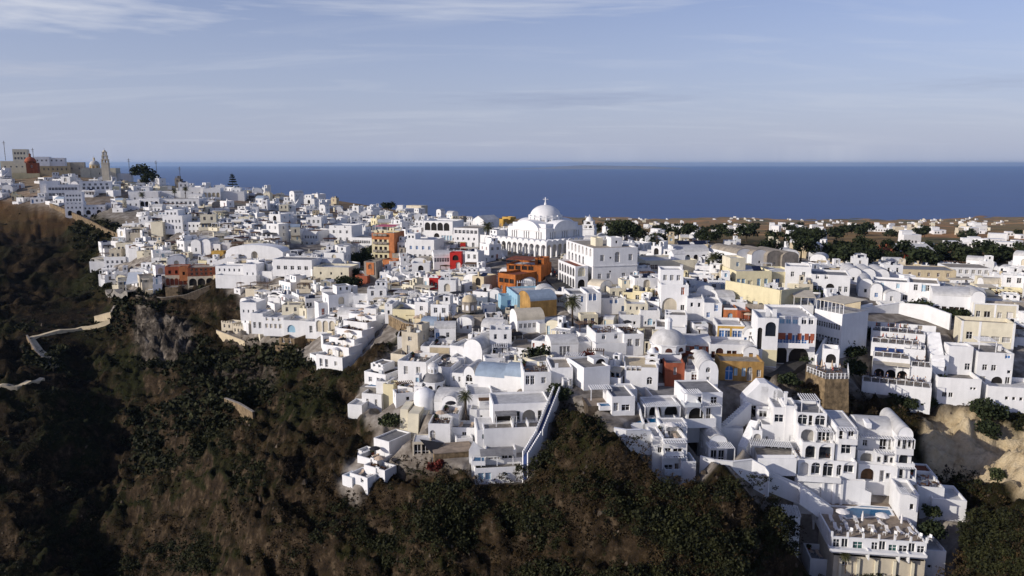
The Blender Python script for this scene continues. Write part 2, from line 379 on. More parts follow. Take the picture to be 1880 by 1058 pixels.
def window_obj(kind, w, h, frame, pane, parent, p, ang, split, name):
    """frame (own mesh, shared between equal windows) with its pane as a sub-part"""
    key = (kind, round(w, 1), round(h, 1), frame, pane, split)
    if key not in FR_:
        fm, pm = MB(), MB(); t = .07; a, b = -w / 2, w / 2
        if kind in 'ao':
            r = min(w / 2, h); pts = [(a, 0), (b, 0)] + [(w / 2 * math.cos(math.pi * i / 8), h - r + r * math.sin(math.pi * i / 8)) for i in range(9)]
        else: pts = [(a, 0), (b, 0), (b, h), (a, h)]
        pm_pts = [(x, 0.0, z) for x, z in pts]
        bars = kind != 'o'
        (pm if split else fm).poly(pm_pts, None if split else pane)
        k = None if split else frame
        if bars:
            fm.box(a, a + t, -.05, -.003, 0, h * (.5 if kind == 'a' else 1), k); fm.box(b - t, b, -.05, -.003, 0, h * (.5 if kind == 'a' else 1), k)
            fm.box(a + t, b - t, -.05, -.003, 0, t, k, True); fm.box(a + t, b - t, -.05, -.003, (h * .62 if kind == 'a' else h - t), (h * .62 + t if kind == 'a' else h), k, True)
            if w > .7: fm.box(-t / 2, t / 2, -.05, -.003, t, h - t, k)
            if w > 1.9:
                for q in (-.25, .25): fm.box(q * w - t / 2, q * w + t / 2, -.05, -.003, t, h - t, k)
            if kind == 'w' and h > 1: fm.box(a + t, b - t, -.04, -.004, h * .6, h * .6 + t * .7, k, True)
            if kind == 'd': fm.box(a + t, b - t, -.04, -.004, h * .32, h * .32 + t, k, True)
        FR_[key] = (fm.build(name, frame, None), pm.build('pane', pane, None) if split else None); new = True
        f, pn = FR_[key]
        if pn: pn.parent = f
    else:
        f0, p0 = FR_[key]; f = f0.copy(); f.name = name; COL.objects.link(f)
        if p0: pn = p0.copy(); COL.objects.link(pn); pn.parent = f
    f.parent = parent; f.location = p; f.rotation_euler = (0, 0, ang); return f
NPARTS = [0]
def expand(spec, width):
    """(kind, n, z, h, w, pane, frame, x0, x1) rows -> openings"""
    out = []
    for s in spec or ():
        kind, n, z, h, w = s[:5]; pane = s[5] if len(s) > 5 else 'glass'; frame = s[6] if len(s) > 6 else 'white'
        a = (s[7] if len(s) > 7 else .04) * width; b = (s[8] if len(s) > 8 else .96) * width
        step = (b - a) / n; w = min(w, step * .9)
        if w < .25: continue
        for i in range(n): out.append((kind, a + step * (i + .5), z, w, h, pane, frame))
    return out
def face(mb, root, p0, u, width, z0, z1, spec, split, depth=.28, key=None, gable=0.0, parent=None):
    ops = expand(spec, width); n_in = (-u[1], u[0]); ang = math.atan2(u[1], u[0])
    wall(mb, p0, u, width, z0, z1, [(c, z, w, h, k in 'ao') for k, c, z, w, h, _, _ in ops], depth, key, gable)
    for k, c, z, w, h, pane, frame in ops:
        if c - w / 2 < .05 or c + w / 2 > width - .05: continue
        p = (p0[0] + u[0] * c + n_in[0] * (depth - .02), p0[1] + u[1] * c + n_in[1] * (depth - .02), z)
        nm = 'door' if (k == 'd' or (h >= 1.95 and w < 1.7)) else 'window'
        if k == 'o': nm = 'archway'
        window_obj(k, w, h, frame, pane, parent or root, p, ang, split and k != 'o', nm); NPARTS[0] += 1
def block(root, x0, x1, y0, y1, z0, z1, wallk='white', front=None, left=None, right=None, name='wall', roof='flat', roofk='roof_white', para=.5, split=False,
          rise=None, parent=None, found=0.0, roofname='roof', depth=.28, pane_parent=None):
    """one volume of a building: walls with openings + its roof. found: how far the walls run below z0"""
    par = parent or root; mb = MB(); W_, Dp = x1 - x0, y1 - y0
    gx = gy = 0.0
    if roof == 'vault_y': gx = rise or W_ * .36
    if roof == 'vault_x': gy = rise or Dp * .36
    zb = z0 - found
    # openings need the wall mesh object as their parent when it is a sub volume
    ob = pane_parent or par
    face(mb, root, (x0, y0), (1, 0), W_, zb, z1, [(s[0], s[1], s[2] + z0, *s[3:]) for s in front or ()], split, depth, None, gx, ob)
    face(mb, root, (x1, y0), (0, 1), Dp, zb, z1, [(s[0], s[1], s[2] + z0, *s[3:]) for s in right or ()], split, depth, None, gy, ob)
    face(mb, root, (x1, y1), (-1, 0), W_, zb, z1, (), split, depth, None, gx, ob)
    face(mb, root, (x0, y1), (0, -1), Dp, zb, z1, [(s[0], s[1], s[2] + z0, *s[3:]) for s in left or ()], split, depth, None, gy, ob)
    rm = MB()
    if roof == 'flat':
        t = .22; zr = z1 - para
        if para > .05:
            for (a, b, c, d) in ((x0, x1, y0, y0 + t), (x0, x1, y1 - t, y1), (x0, x0 + t, y0 + t, y1 - t), (x1 - t, x1, y0 + t, y1 - t)):
                mb.poly([(a, c, z1), (b, c, z1), (b, d, z1), (a, d, z1)])
            for p, q in (((x0 + t, y0 + t), (x0 + t, y1 - t)), ((x0 + t, y1 - t), (x1 - t, y1 - t)), ((x1 - t, y1 - t), (x1 - t, y0 + t)), ((x1 - t, y0 + t), (x0 + t, y0 + t))):
                mb.poly([(*p, zr), (*p, z1), (*q, z1), (*q, zr)])
            rm.poly([(x0 + t, y0 + t, zr), (x1 - t, y0 + t, zr), (x1 - t, y1 - t, zr), (x0 + t, y1 - t, zr)])
        else:
            rm.box(x0 - .08, x1 + .08, y0 - .08, y1 + .08, z1, z1 + .14, None, True)
    elif roof == 'vault_y':
        n = 12; o = .06
        X = lambda i: (x0 + x1) / 2 - (W_ / 2) * math.cos(math.pi * i / n); Z = lambda i: z1 + .01 + (gx + o) * math.sin(math.pi * i / n)
        for i in range(n): rm.poly([(X(i), y0 - o, Z(i)), (X(i), y1 + o, Z(i)), (X(i + 1), y1 + o, Z(i + 1)), (X(i + 1), y0 - o, Z(i + 1))][::-1])
    elif roof == 'vault_x':
        n = 12; o = .06
        Yv = lambda i: (y0 + y1) / 2 - (Dp / 2) * math.cos(math.pi * i / n); Z = lambda i: z1 + .01 + (gy + o) * math.sin(math.pi * i / n)
        for i in range(n): rm.poly([(x0 - o, Yv(i), Z(i)), (x1 + o, Yv(i), Z(i)), (x1 + o, Yv(i + 1), Z(i + 1)), (x0 - o, Yv(i + 1), Z(i + 1))])
    elif roof == 'gable':
        hgt = rise or Dp * .25; ym = (y0 + y1) / 2
        rm.poly([(x0 - .1, y0 - .1, z1), (x1 + .1, y0 - .1, z1), (x1 + .1, ym, z1 + hgt), (x0 - .1, ym, z1 + hgt)])
        rm.poly([(x1 + .1, y1 + .1, z1), (x0 - .1, y1 + .1, z1), (x0 - .1, ym, z1 + hgt), (x1 + .1, ym, z1 + hgt)])
        for x in (x0, x1): mb.poly([(x, y0, z1), (x, y1, z1), (x, ym, z1 + hgt - .03)])
    elif roof == 'gable_y':
        hgt = rise or W_ * .25; xm = (x0 + x1) / 2
        rm.poly([(x0 - .1, y1 + .1, z1), (x0 - .1, y0 - .1, z1), (xm, y0 - .1, z1 + hgt), (xm, y1 + .1, z1 + hgt)])
        rm.poly([(x1 + .1, y0 - .1, z1), (x1 + .1, y1 + .1, z1), (xm, y1 + .1, z1 + hgt), (xm, y0 - .1, z1 + hgt)])
        for y in (y0, y1): mb.poly([(x0, y, z1), (x1, y, z1), (xm, y, z1 + hgt - .03)])
    w = mb.build(name, wallk, par); r = None
    if rm.v: r = rm.build(roofname, roofk, w if name != 'wall' else par, smooth=roof.startswith('vault'))
    return w, r
def terrace(root, x0, x1, y0, y1, z, hp=.8, wallk='white', floork='paving', found=4.0, sides='lrf', name='terrace', t=.2, parent=None):
    """raised terrace: retaining walls, parapet on the given sides, floor slab as sub-part"""
    mb = MB()
    e = {'f': z + hp if 'f' in sides else z, 'l': z + hp if 'l' in sides else z, 'r': z + hp if 'r' in sides else z, 'b': z + hp if 'b' in sides else z}
    mb.box(x0, x1, y0, y0 + t, z - found, e['f']); mb.box(x0, x0 + t, y0 + t, y1 - t, z - found, e['l']); mb.box(x1 - t, x1, y0 + t, y1 - t, z - found, e['r'])
    mb.box(x0, x1, y1 - t, y1, z - found, e['b'])
    w = mb.build(name, wallk, parent or root); fm = MB()
    fm.poly([(x0 + t, y0 + t, z + .02), (x1 - t, y0 + t, z + .02), (x1 - t, y1 - t, z + .02), (x0 + t, y1 - t, z + .02)])
    fm.build('floor', floork, w); return w
def stair(root, p, q, width, n, key='white', name='staircase', found=3.0):
    """straight flight from p (low) to q (high), solid down to `found` below each step"""
    p, q = Vector(p), Vector(q); d = (q - p); dh = Vector((d.x, d.y)); L_ = dh.length; u = dh / L_; nrm = Vector((-u.y, u.x)); mb = MB()
    for i in range(n):
        a = p.xy + u * (L_ * i / n); b = p.xy + u * (L_ * (i + 1) / n + (.002 if i < n - 1 else 0)); z = p.z + d.z * (i + 1) / n
        mb.prism([tuple(a + nrm * -width / 2), tuple(b + nrm * -width / 2), tuple(b + nrm * width / 2), tuple(a + nrm * width / 2)], p.z + d.z * i / n - found, z)
    return mb.build(name, key, root)
def pergola(root, x0, x1, y0, y1, z0, z1, key='white', slats=10, post=.12, name='pergola'):
    mb = MB()
    for x in (x0, x1 - post):
        mb.box(x, x + post, y0, y0 + post, z0, z1)
    for x in (x0, x1 - post): mb.box(x, x + post, y0 + post, y1, z1 - .1, z1, None, True)
    mb.box(x0, x1, y0, y0 + post, z1 + .002, z1 + .13, None, True)
    for i in range(slats):
        x = x0 + (x1 - x0 - .25) * i / max(1, slats - 1); mb.box(x, x + (x1 - x0) / slats * .40, y0 - .3, y1, z1 + .135, z1 + .2, None, True)
    return mb.build(name, key, root)
def canopy(root, x0, x1, y0, y1, z0, z1, key='roof_white', posts=4, drop=.3, name='canopy', postk='white'):
    mb = MB(); mb.poly([(x0, y0, z1 - drop), (x1, y0, z1 - drop), (x1, y1, z1), (x0, y1, z1)], key)
    mb.poly([(x0, y0, z1 - drop - .12), (x0, y1, z1 - .12), (x1, y1, z1 - .12), (x1, y0, z1 - drop - .12)], key)
    for a, b in (((x0, y0, z1 - drop), (x1, y0, z1 - drop)), ((x1, y0, z1 - drop), (x1, y1, z1)), ((x1, y1, z1), (x0, y1, z1)), ((x0, y1, z1), (x0, y0, z1 - drop))):
        mb.poly([(a[0], a[1], a[2] - .12), (b[0], b[1], b[2] - .12), b, a], key)
    for i in range(posts):
        x = x0 + .1 + (x1 - x0 - .2) * i / max(1, posts - 1); mb.box(x - .06, x + .06, y0 + .1, y0 + .22, z0, z1 - drop - .1, postk)
    return mb.build(name, key, root)
def chimney(root, x, y, z, h=1.2, w=.5, key='white'):
    mb = MB(); mb.box(x - w / 2, x + w / 2, y - w / 2, y + w / 2, z - .4, z + h); mb.box(x - w * .7, x + w * .7, y - w * .7, y + w * .7, z + h, z + h + .12, None, True)
    return mb.build('chimney', key, root)
def dome(root, c, z, r, h, drum_h, wallk='white', domek='roof_white', n=8, lantern=True, cross=True, parent=None, win='dark', cols=True):
    mb = MB(); mb.lathe([(r * 1.04, z), (r * 1.04, z + drum_h), (r * 1.12, z + drum_h), (r * 1.12, z + drum_h + .18), (r * .98, z + drum_h + .2)], n, c, a0=math.pi / n)
    d = weld(mb.build('drum', wallk, root), 20)
    for i in range(n):
        a = 2 * math.pi * i / n; ri = r * 1.04 * math.cos(math.pi / n) + .02
        wm = MB(); ww = r * .2; hh = drum_h * .55
        u, v = (-math.sin(a), math.cos(a)), (math.cos(a), math.sin(a)); zz = z + drum_h * .22
        pts = [(-ww, 0), (ww, 0)] + [(ww * math.cos(math.pi * k / 6), hh - ww + ww * math.sin(math.pi * k / 6)) for k in range(7)]
        wm.poly([(c[0] + u[0] * x + v[0] * ri, c[1] + u[1] * x + v[1] * ri, zz + q_) for x, q_ in pts]); wm.build('window', win, d)
    mb = MB(); prof = [(r * 1.0 * math.cos(t * math.pi / 2 / 9), z + drum_h + .15 + h * math.sin(t * math.pi / 2 / 9)) for t in range(10)]; prof[-1] = (0, prof[-1][1])
    mb.lathe(prof, 28, c); o = weld(mb.build('dome', domek, root), 60); top = z + drum_h + h
    if lantern:
        mb = MB(); q_ = r * .2; mb.lathe([(q_, top - .25), (q_, top + q_ * 2.4), (q_ * 1.2, top + q_ * 2.4), (q_ * .9, top + q_ * 3.1), (0, top + q_ * 3.7)], 10, c); weld(mb.build('lantern', wallk, root), 30); top += q_ * 3.6
    if cross:
        s = max(.12, r * .05); k = r * .42; mb = MB(); mb.box(c[0] - s / 2, c[0] + s / 2, c[1] - s / 2, c[1] + s / 2, top - .1, top + k); mb.box(c[0] - k * .33, c[0] - s / 2, c[1] - s / 2, c[1] + s / 2, top + k * .55, top + k * .55 + s, None, True); mb.box(c[0] + s / 2, c[0] + k * .33, c[1] - s / 2, c[1] + s / 2, top + k * .55, top + k * .55 + s, None, True)
        mb.build('cross', 'white', root)
    return o
# ------------------------------------------------------------------ placing by survey: front face between px xl..xr, from yb (base) to yt (top)
PLACED = []   # (x, y, radius)  plan discs already built on
FOOT = []
HERO = []     # (xl, xr, yt, yb, D) picture boxes of surveyed buildings
LAND = []     # (px, py, phrase)
ALLOBJ = []
class S: pass
def survey(xl, xr, yt, yb, yaw, D=None):
    s = S(); pxm = (xl + xr) / 2
    P = hit(pxm, yb) or at(pxm, yb, D or 300)
    s.P = P; s.k = mpp(P); s.w = (xr - xl) * s.k / max(.25, math.cos(R(yaw) - math.atan2(P.x, P.y)))
    T = at(pxm, yt, P.y); s.h = T.z - P.z; s.yaw = yaw; return s
def occupy(P, yaw, w, d):
    c, s_ = math.cos(-R(yaw)), math.sin(-R(yaw)); n = max(1, int(math.ceil(max(w, d) / max(3.0, min(w, d)))))
    for i in range(n):
        f = (i + .5) / n
        lx, ly = ((f - .5) * w, d / 2) if w >= d else (0, f * d)
        PLACED.append((P.x + c * lx - s_ * ly, P.y + s_ * lx + c * ly, min(w, d) / 2 if n > 1 else (w + d) / 4))
def B(name, label, cat, xl, xr, yt, yb, yaw, d, wallk='white', front=None, left=None, right=None, roof='flat', roofk='roof_white', para=.5, D=None, lm=None, found=5.0, group=None, rise=None, split=None, build=True):
    s = survey(xl, xr, yt, yb, yaw, D); r = empty(name, s.P, yaw); tag(r, label, cat, group)
    hh = s.h
    if split is None: split = s.P.y < 175
    s.split = split; s.root = r; s.d = d
    if build: s.wall, s.roof = block(r, -s.w / 2, s.w / 2, 0, d, 0, hh, wallk, front, left, right, roof=roof, roofk=roofk, para=para, split=split, found=found, rise=rise)
    FOOT.append((s.P.x, s.P.y, yaw, -s.w / 2, s.w / 2, 0, d, s.P.z)); occupy(s.P, yaw, s.w, d); HERO.append((xl, xr, yt, yb, s.P.y)); ALLOBJ.append(r)
    if lm: LAND.append(((xl + xr) / 2, (yt + yb) / 2, lm))
    return s
# ------------------------------------------------------------------ surveyed buildings
def W_(n, z, w=.9, h=1.2, pane='glass', fr='white', a=.06, b=.94): return ('w', n, z, h, w, pane, fr, a, b)
def D_(n, z=.02, w=1.0, h=2.1, pane='dark', fr='white', a=.06, b=.94): return ('d', n, z, h, w, pane, fr, a, b)
def A_(n, z, w=1.2, h=2.0, pane='glass', fr='white', a=.06, b=.94): return ('a', n, z, h, w, pane, fr, a, b)
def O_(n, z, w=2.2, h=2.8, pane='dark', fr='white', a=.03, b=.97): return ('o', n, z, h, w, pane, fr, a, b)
def band(s, z0, z1, key, x0=None, x1=None, proud=.05, name='painted_band'):
    """painted or rendered panel standing a little proud of the front wall"""
    x0 = -s.w / 2 + .02 if x0 is None else x0; x1 = s.w / 2 - .02 if x1 is None else x1
    mb = MB(); mb.box(x0, x1, -proud, .0, z0, z1, None, True); return mb.build(name, key, s.root)
def solar(root, x, y, z, w=2.2, name='solar_panel'):
    mb = MB(); mb.poly([(x, y, z), (x + w, y, z), (x + w, y + 1.5, z + 1.0), (x, y + 1.5, z + 1.0)]); mb.poly([(x, y, z - .06), (x, y + 1.5, z + .94), (x + w, y + 1.5, z + .94), (x + w, y, z - .06)])
    mb.poly([(x + w, y, z - .06), (x + w, y + 1.5, z + .94), (x + w, y + 1.5, z + 1), (x + w, y, z)]); return mb.build(name, 'solar', root)
# ---- domed white cathedral with arcaded porch
def cathedral():
    c0 = hit(1003, 474.5); yaw = 45; r = empty('cathedral', c0, yaw)
    tag(r, 'large white cathedral with one broad cross-topped dome and an arcaded porch', 'cathedral')
    k = mpp(c0); LAND.append((1000, 430, 'the domed white cathedral')); HERO.append((912, 1045, 375, 476, c0.y)); HERO.append((940, 1040, 380, 450, c0.y)); HERO.append((1064, 1094, 390, 442, 330)); HERO.append((905, 1000, 470, 492, c0.y - 8)); HERO.append((1000, 1040, 478, 535, c0.y - 20))
    # local: the near corner of the porch is at (0, 0); left face runs to -x, right face runs to +y
    L1, L2, ph = 27.0, 20.0, 4.6
    def arcade(n, L_, p0, u, skip=0):
        mb = MB(); step = L_ / n
        wall(mb, p0, u, L_, -3, ph, [(step * (i + .5), 0.02, step * .76, ph * .86, True) for i in range(n)], .5)
        for i in range(n):        # scalloped crest over each bay
            for j in range(8):
                a0, a1 = math.pi * j / 8, math.pi * (j + 1) / 8
                f = lambda a, dd, zz: (p0[0] + u[0] * (step * (i + .5) - step * .47 * math.cos(a)) - u[1] * dd, p0[1] + u[1] * (step * (i + .5) - step * .47 * math.cos(a)) + u[0] * dd, ph + zz * math.sin(a) * .75)
                mb.poly([f(a0, 0, 0), f(a1, 0, 0), f(a1, 0, 1), f(a0, 0, 1)]); mb.poly([f(a0, 0, 1), f(a1, 0, 1), f(a1, 2.6, 1), f(a0, 2.6, 1)])
        return mb.build('arcade', 'white', r)
    arcade(11, L1, (-L1, 0), (1, 0)); arcade(8, L2, (0, 0), (0, 1))
    mb = MB(); mb.poly([(-L1, 0.02, ph - .05), (-.02, .02, ph - .05), (-.02, L2, ph - .05), (-L1, L2, ph - .05)]); mb.poly([(-L1, 0, -3), (-L1, 0, ph), (-L1, L2, ph), (-L1, L2, -3)]); mb.build('porch_roof', 'roof_white', r)
    # body: cross in square
    bx0, bx1, by0, by1 = -L1 + 7.5, -3.0, 3.0, L2 + .5; bh = 7.7
    mb = MB(); W2, D2 = bx1 - bx0, by1 - by0
    sl = lambda L_: [(L_ * f, 5.0, .45, 2.4, True) for f in (.12, .18, .24, .44, .5, .56, .76, .82, .88)]
    wall(mb, (bx0, by0), (1, 0), W2, 0, bh, sl(W2), .3); wall(mb, (bx1, by0), (0, 1), D2, 0, bh, sl(D2), .3); wall(mb, (bx1, by1), (-1, 0), W2, 0, bh); wall(mb, (bx0, by1), (0, -1), D2, 0, bh)
    mb.poly([(bx0, by0, bh), (bx1, by0, bh), (bx1, by1, bh), (bx0, by1, bh)])
    body = mb.build('nave', 'white', r)
    mb = MB(); dz = .28
    mb.poly([(bx0 + .3, by0 + dz, 4), (bx1 - .3, by0 + dz, 4), (bx1 - .3, by0 + dz, 8), (bx0 + .3, by0 + dz, 8)]); mb.poly([(bx1 - dz, by0 + .3, 4), (bx1 - dz, by1 - .3, 4), (bx1 - dz, by1 - .3, 8), (bx1 - dz, by0 + .3, 8)])
    mb.build('window_glazing', 'curtain', body)
    mx, my = (bx0 + bx1) / 2, (by0 + by1) / 2; vr = W2 * .33; ri = 3.1
    def vault(axis):
        m_ = MB(); n = 14; Pv = []
        for i in range(n + 1):
            a = math.pi * i / n; o_ = -vr * math.cos(a); z = bh - .02 + ri * math.sin(a)
            Pv.append(((mx + o_, by0 - .35, z), (mx + o_, by1 + .35, z)) if axis == 'y' else ((bx0 - .35, my + o_, z), (bx1 + .35, my + o_, z)))
        for i in range(n):
            q_ = [Pv[i][0], Pv[i][1], Pv[i + 1][1], Pv[i + 1][0]]; m_.poly(q_ if axis == 'x' else q_[::-1])
        for e in (0, 1):
            m_.poly([p[e] for p in Pv])
        return weld(m_.build('vaulted_arm', 'white', r), 40)
    vault('y'); vault('x')
    for sx, sy in ((bx0, by0), (bx1, by0), (bx1, by1), (bx0, by1)):   # stepped corner blocks
        fx, fy = (1 if sx == bx0 else -1), (1 if sy == by0 else -1); m_ = MB()
        a, b_ = sorted((sx + fx * .02, sx + fx * 3.2)); c_, d_ = sorted((sy + fy * .02, sy + fy * 3.2)); m_.box(a, b_, c_, d_, bh - .2, bh + .9); 
        a, b_ = sorted((sx + fx * 1.1, sx + fx * 4.2)); c_, d_ = sorted((sy + fy * 1.1, sy + fy * 4.2)); m_.box(a, b_, c_, d_, bh + .8, bh + 2.1); m_.build('corner_step', 'white', r)
    mb = MB(); rd = 5.2; bd = bh - 2.3
    mb.lathe([(rd * 1.22, bd + 1.0), (rd * 1.12, bd + 3.2), (rd, bd + 3.3), (rd, bd + 6.0), (rd * 1.05, bd + 6.05), (rd * 1.05, bd + 6.35), (rd * .92, bd + 6.4)], 32, (mx, my))
    dr = weld(mb.build('drum', 'white', r), 30)
    for i in range(16):
        a = 2 * math.pi * (i + .5) / 16; u, v = (-math.sin(a), math.cos(a)), (math.cos(a), math.sin(a)); m_ = MB()
        P = lambda x, z, o_: (mx + v[0] * (rd + o_) + u[0] * x, my + v[1] * (rd + o_) + u[1] * x, z)
        for q_ in (-.28, .28): m_.poly([P(q_ - .17, bd + 3.9, .03), P(q_ + .17, bd + 3.9, .03), P(q_ + .17, bd + 5.4, .03), P(q_ - .17, bd + 5.4, .03)])
        m_.build('window', 'ash', dr)
        m_ = MB(); a += math.pi / 16; u, v = (-math.sin(a), math.cos(a)), (math.cos(a), math.sin(a))
        m_.prism([tuple(P(x, 0, o_)[:2]) for x, o_ in ((-.2, -.1), (-.2, .3), (.2, .3), (.2, -.1))][::-1], bd + 3.3, bd + 6.7); m_.build('buttress', 'white', dr)
    mb = MB(); zt = bd + 6.3; hd = 3.5; prof = [(rd * .94 * math.cos(t * math.pi / 24), zt + hd * math.sin(t * math.pi / 24)) for t in range(13)]; prof[-1] = (0, prof[-1][1])
    mb.lathe(prof, 40, (mx, my)); weld(mb.build('dome', 'white', r), 60)
    mb = MB(); mb.lathe([(.5, zt + hd - .1), (.34, zt + hd + .7), (0, zt + hd + .9)], 12, (mx, my)); t = .26; z = zt + hd + .7
    mb.box(mx - t / 2, mx + t / 2, my - t / 2, my + t / 2, z, z + 1.7); mb.prism([(mx - .62, my - .62), (mx - .52, my - .72), (mx - .1, my - .3), (mx - .3, my - .1)], z + .95, z + 1.18, None, True); mb.prism([(mx + .3, my + .1), (mx + .1, my + .3), (mx + .52, my + .72), (mx + .62, my + .62)], z + .95, z + 1.18, None, True)
    mb.build('cross', 'white', r)
    r.scale = (1.12, 1.12, 1.12)
    for dx in range(3):
        for dy in range(3): PLACED.append((c0.x + (dx - 1) * 9, c0.y + 6 + dy * 9, 6))
    return r
cathedral()
def belfry(name, label, px, yb, yt, wpx, D, yaw, tiers=2, key='white', top='dome', lm=None, found=6, cat='bell tower'):
    s = survey(px - wpx / 2, px + wpx / 2, yt, yb, yaw, D); r = empty(name, s.P, yaw); tag(r, label, cat); w = (wpx) * s.k; H = s.h
    mb = MB(); base = H * (.42 if tiers == 2 else .3)
    mb.box(-w / 2, w / 2, 0, w, -found, base); mb.box(-w * .56, w * .56, -w * .06, w * 1.06, base, base + .25, None, True); mb.build('shaft', key, r)
    z = base + .25; hh = (H - z - w * .55) / tiers; ww = w * .94
    for t in range(tiers):
        m_ = MB(); a = ww / 2; y0 = w / 2 - a
        nb = 2 if t == 0 and tiers > 1 and ww > 2.4 else 1
        for p0, u in (((-a, y0), (1, 0)), ((a, y0), (0, 1)), ((a, y0 + ww), (-1, 0)), ((-a, y0 + ww), (0, -1))):
            ow = ww * (.52 if nb == 1 else .3)
            wall(m_, p0, u, ww, z, z + hh, [(ww * (i + .5) / nb if nb == 1 else ww * (.29 + .42 * i), z + .3, ow, hh * .74, True) for i in range(nb)], ww * .16)
        m_.box(-a - .16, a + .16, y0 - .16, y0 + ww + .16, z + hh, z + hh + .2, None, True); tr = m_.build('belfry_tier', key, r)
        b_ = MB(); b_.lathe([(0, z + hh * .62), (.18, z + hh * .6), (.24, z + hh * .4), (.36, z + hh * .28), (0, z + hh * .28)], 10, (0, w / 2)); b_.tube((0, w / 2, z + hh * .6), (0, w / 2, z + hh), .04, 5); b_.build('bell', 'wood', tr)
        z += hh + .2; ww *= .8
    m_ = MB(); rr_ = ww * .52; m_.lathe([(rr_, z), (rr_ * .9, z + rr_ * .5), (rr_ * .55, z + rr_ * .95), (0, z + rr_ * 1.15)], 16, (0, w / 2)); weld(m_.build('cap', key, r), 50)
    m_ = MB(); zt = z + rr_ * 1.1; m_.box(-.06, .06, w / 2 - .06, w / 2 + .06, zt, zt + .9); m_.box(-.3, -.06, w / 2 - .06, w / 2 + .06, zt + .5, zt + .62, None, True); m_.box(.06, .3, w / 2 - .06, w / 2 + .06, zt + .5, zt + .62, None, True); m_.build('cross', key, r)
    HERO.append((px - wpx / 2, px + wpx / 2, yt, yb, s.P.y)); PLACED.append((s.P.x, s.P.y + w / 2, w * .7)); return r
belfry('bell_tower', 'white three-stage bell tower standing right of the domed cathedral', 1079, 440, 395, 23, 262, 18, found=8)
# ---- palazzo with two rows of arches
s = B('arcaded_mansion', 'big white three-storey mansion with arched left side and flat beige roof', 'mansion', 1089, 1169, 455, 522, -14, 23, D=200,
      front=[W_(2, 1.6, 1, 1.4, 'curtain', a=.05, b=.45), W_(2, 1.6, 1, 1.4, 'curtain', a=.6, b=.98), W_(1, 6.3, 1.1, 1.7, 'curtain', a=.1, b=.3), A_(1, 5.9, 1.4, 2.8, 'curtain', a=.42, b=.66), W_(1, 6.3, 1.1, 1.7, 'curtain', a=.72, b=.96), W_(1, 6.9, .6, .5, 'dark', a=.34, b=.44), W_(1, 3.2, .6, .5, 'dark', a=.34, b=.44)],
      left=[A_(5, 4.2, 1.4, 2.6, 'glass', a=.05, b=.72), A_(7, 7.3, 1.4, 2.2, 'curtain', a=.03, b=.97), O_(6, .1, 1.8, 2.8)], roofk='roof_beige', para=.35, lm='the arcaded white mansion', found=8)
block(s.root, s.w * .05, s.w * .3, 5, 9, s.h - .35, s.h + 2.2, 'white', front=[W_(1, .9, .6, .8, 'dark')], name='roof_room', split=False)
block(s.root, -s.w * .22, -s.w * .05, 8, 12, s.h - .35, s.h + 1.9, 'cream', name='roof_room', split=False)
mb = MB(); mb.box(-s.w / 2 - .18, s.w / 2 + .15, -.16, -.003, s.h * .5, s.h * .5 + .2, None, True); mb.build('cornice', 'white', s.root)
block(s.root, s.w / 2 + .02, s.w / 2 + 5, 5, 10, 0, s.h * .42, 'white', front=[O_(1, .1, 2.4, 3.2)], name='side_wing', depth=1.0)
s2 = B('arcade_terrace_house', 'two-tier white arcade with a reddish terrace below the big mansion', 'terrace house', 1056, 1079, 489, 530, -14, 15, D=187, front=[A_(1, 3.2, 2, 2.6, 'pale_yellow'), O_(1, .05, 2, 2.4)], left=[O_(6, .05, 1.8, 2.5), O_(6, 3.1, 1.7, 2.3)], roofk='brick', para=.5, found=8)
# ---- orange and cream tower block
s = B('orange_tower_block', 'tall orange and cream block with balconies and a rooftop garden', 'tower block', 684, 724, 428, 482, 12, 11, D=292, wallk='pale_yellow', found=8,
      front=[W_(3, 1.2 + 3 * i, 1.1, 1.7, 'glass', 'brown', .08, .72) for i in range(4)], right=[], roofk='roof_beige', para=.6, lm='the orange and cream tower block')
band(s, 0, s.h + .02, 'orange', s.w * .26, s.w / 2 - .02); band(s, s.h - 2.4, s.h + .01, 'orange', -s.w / 2 + .02, s.w * .255)
mb = MB(); mb.box(s.w / 2 - .02, s.w / 2 + .06, -.05, s.d, -6, s.h + .05, None, True); mb.build('orange_side_wall', 'orange', s.root)
mb = MB(); mb.box(s.w / 2 + .06, s.w / 2 + .12, 5.5, 8.5, s.h * .4, s.h * .85, None, True); mb.build('yellow_panel', 'pale_yellow', s.root)
for i in range(3):
    for j in range(4):
        mb = MB(); x = -s.w / 2 + s.w * (.16 + .22 * i) + .1; mb.box(x - .8, x + .8, -.7, -.003, .9 + 3 * j, 1.05 + 3 * j, None, True); mb.box(x - .8, x + .8, -.7, -.64, 1.05 + 3 * j, 1.8 + 3 * j); mb.build('balcony', 'ash', s.root)
canopy(s.root, -s.w / 2 + 1, s.w / 2 - .5, 1, 8, s.h, s.h + 2.6, 'pink', 4, .2, 'roof_garden_canopy')
s = B('orange_annex', 'small flat orange annex at the foot of the cream tower block', 'annex', 703, 727, 477, 494, 12, 5, D=280, wallk='orange', front=[D_(1, 0, 1, 2)], found=8)
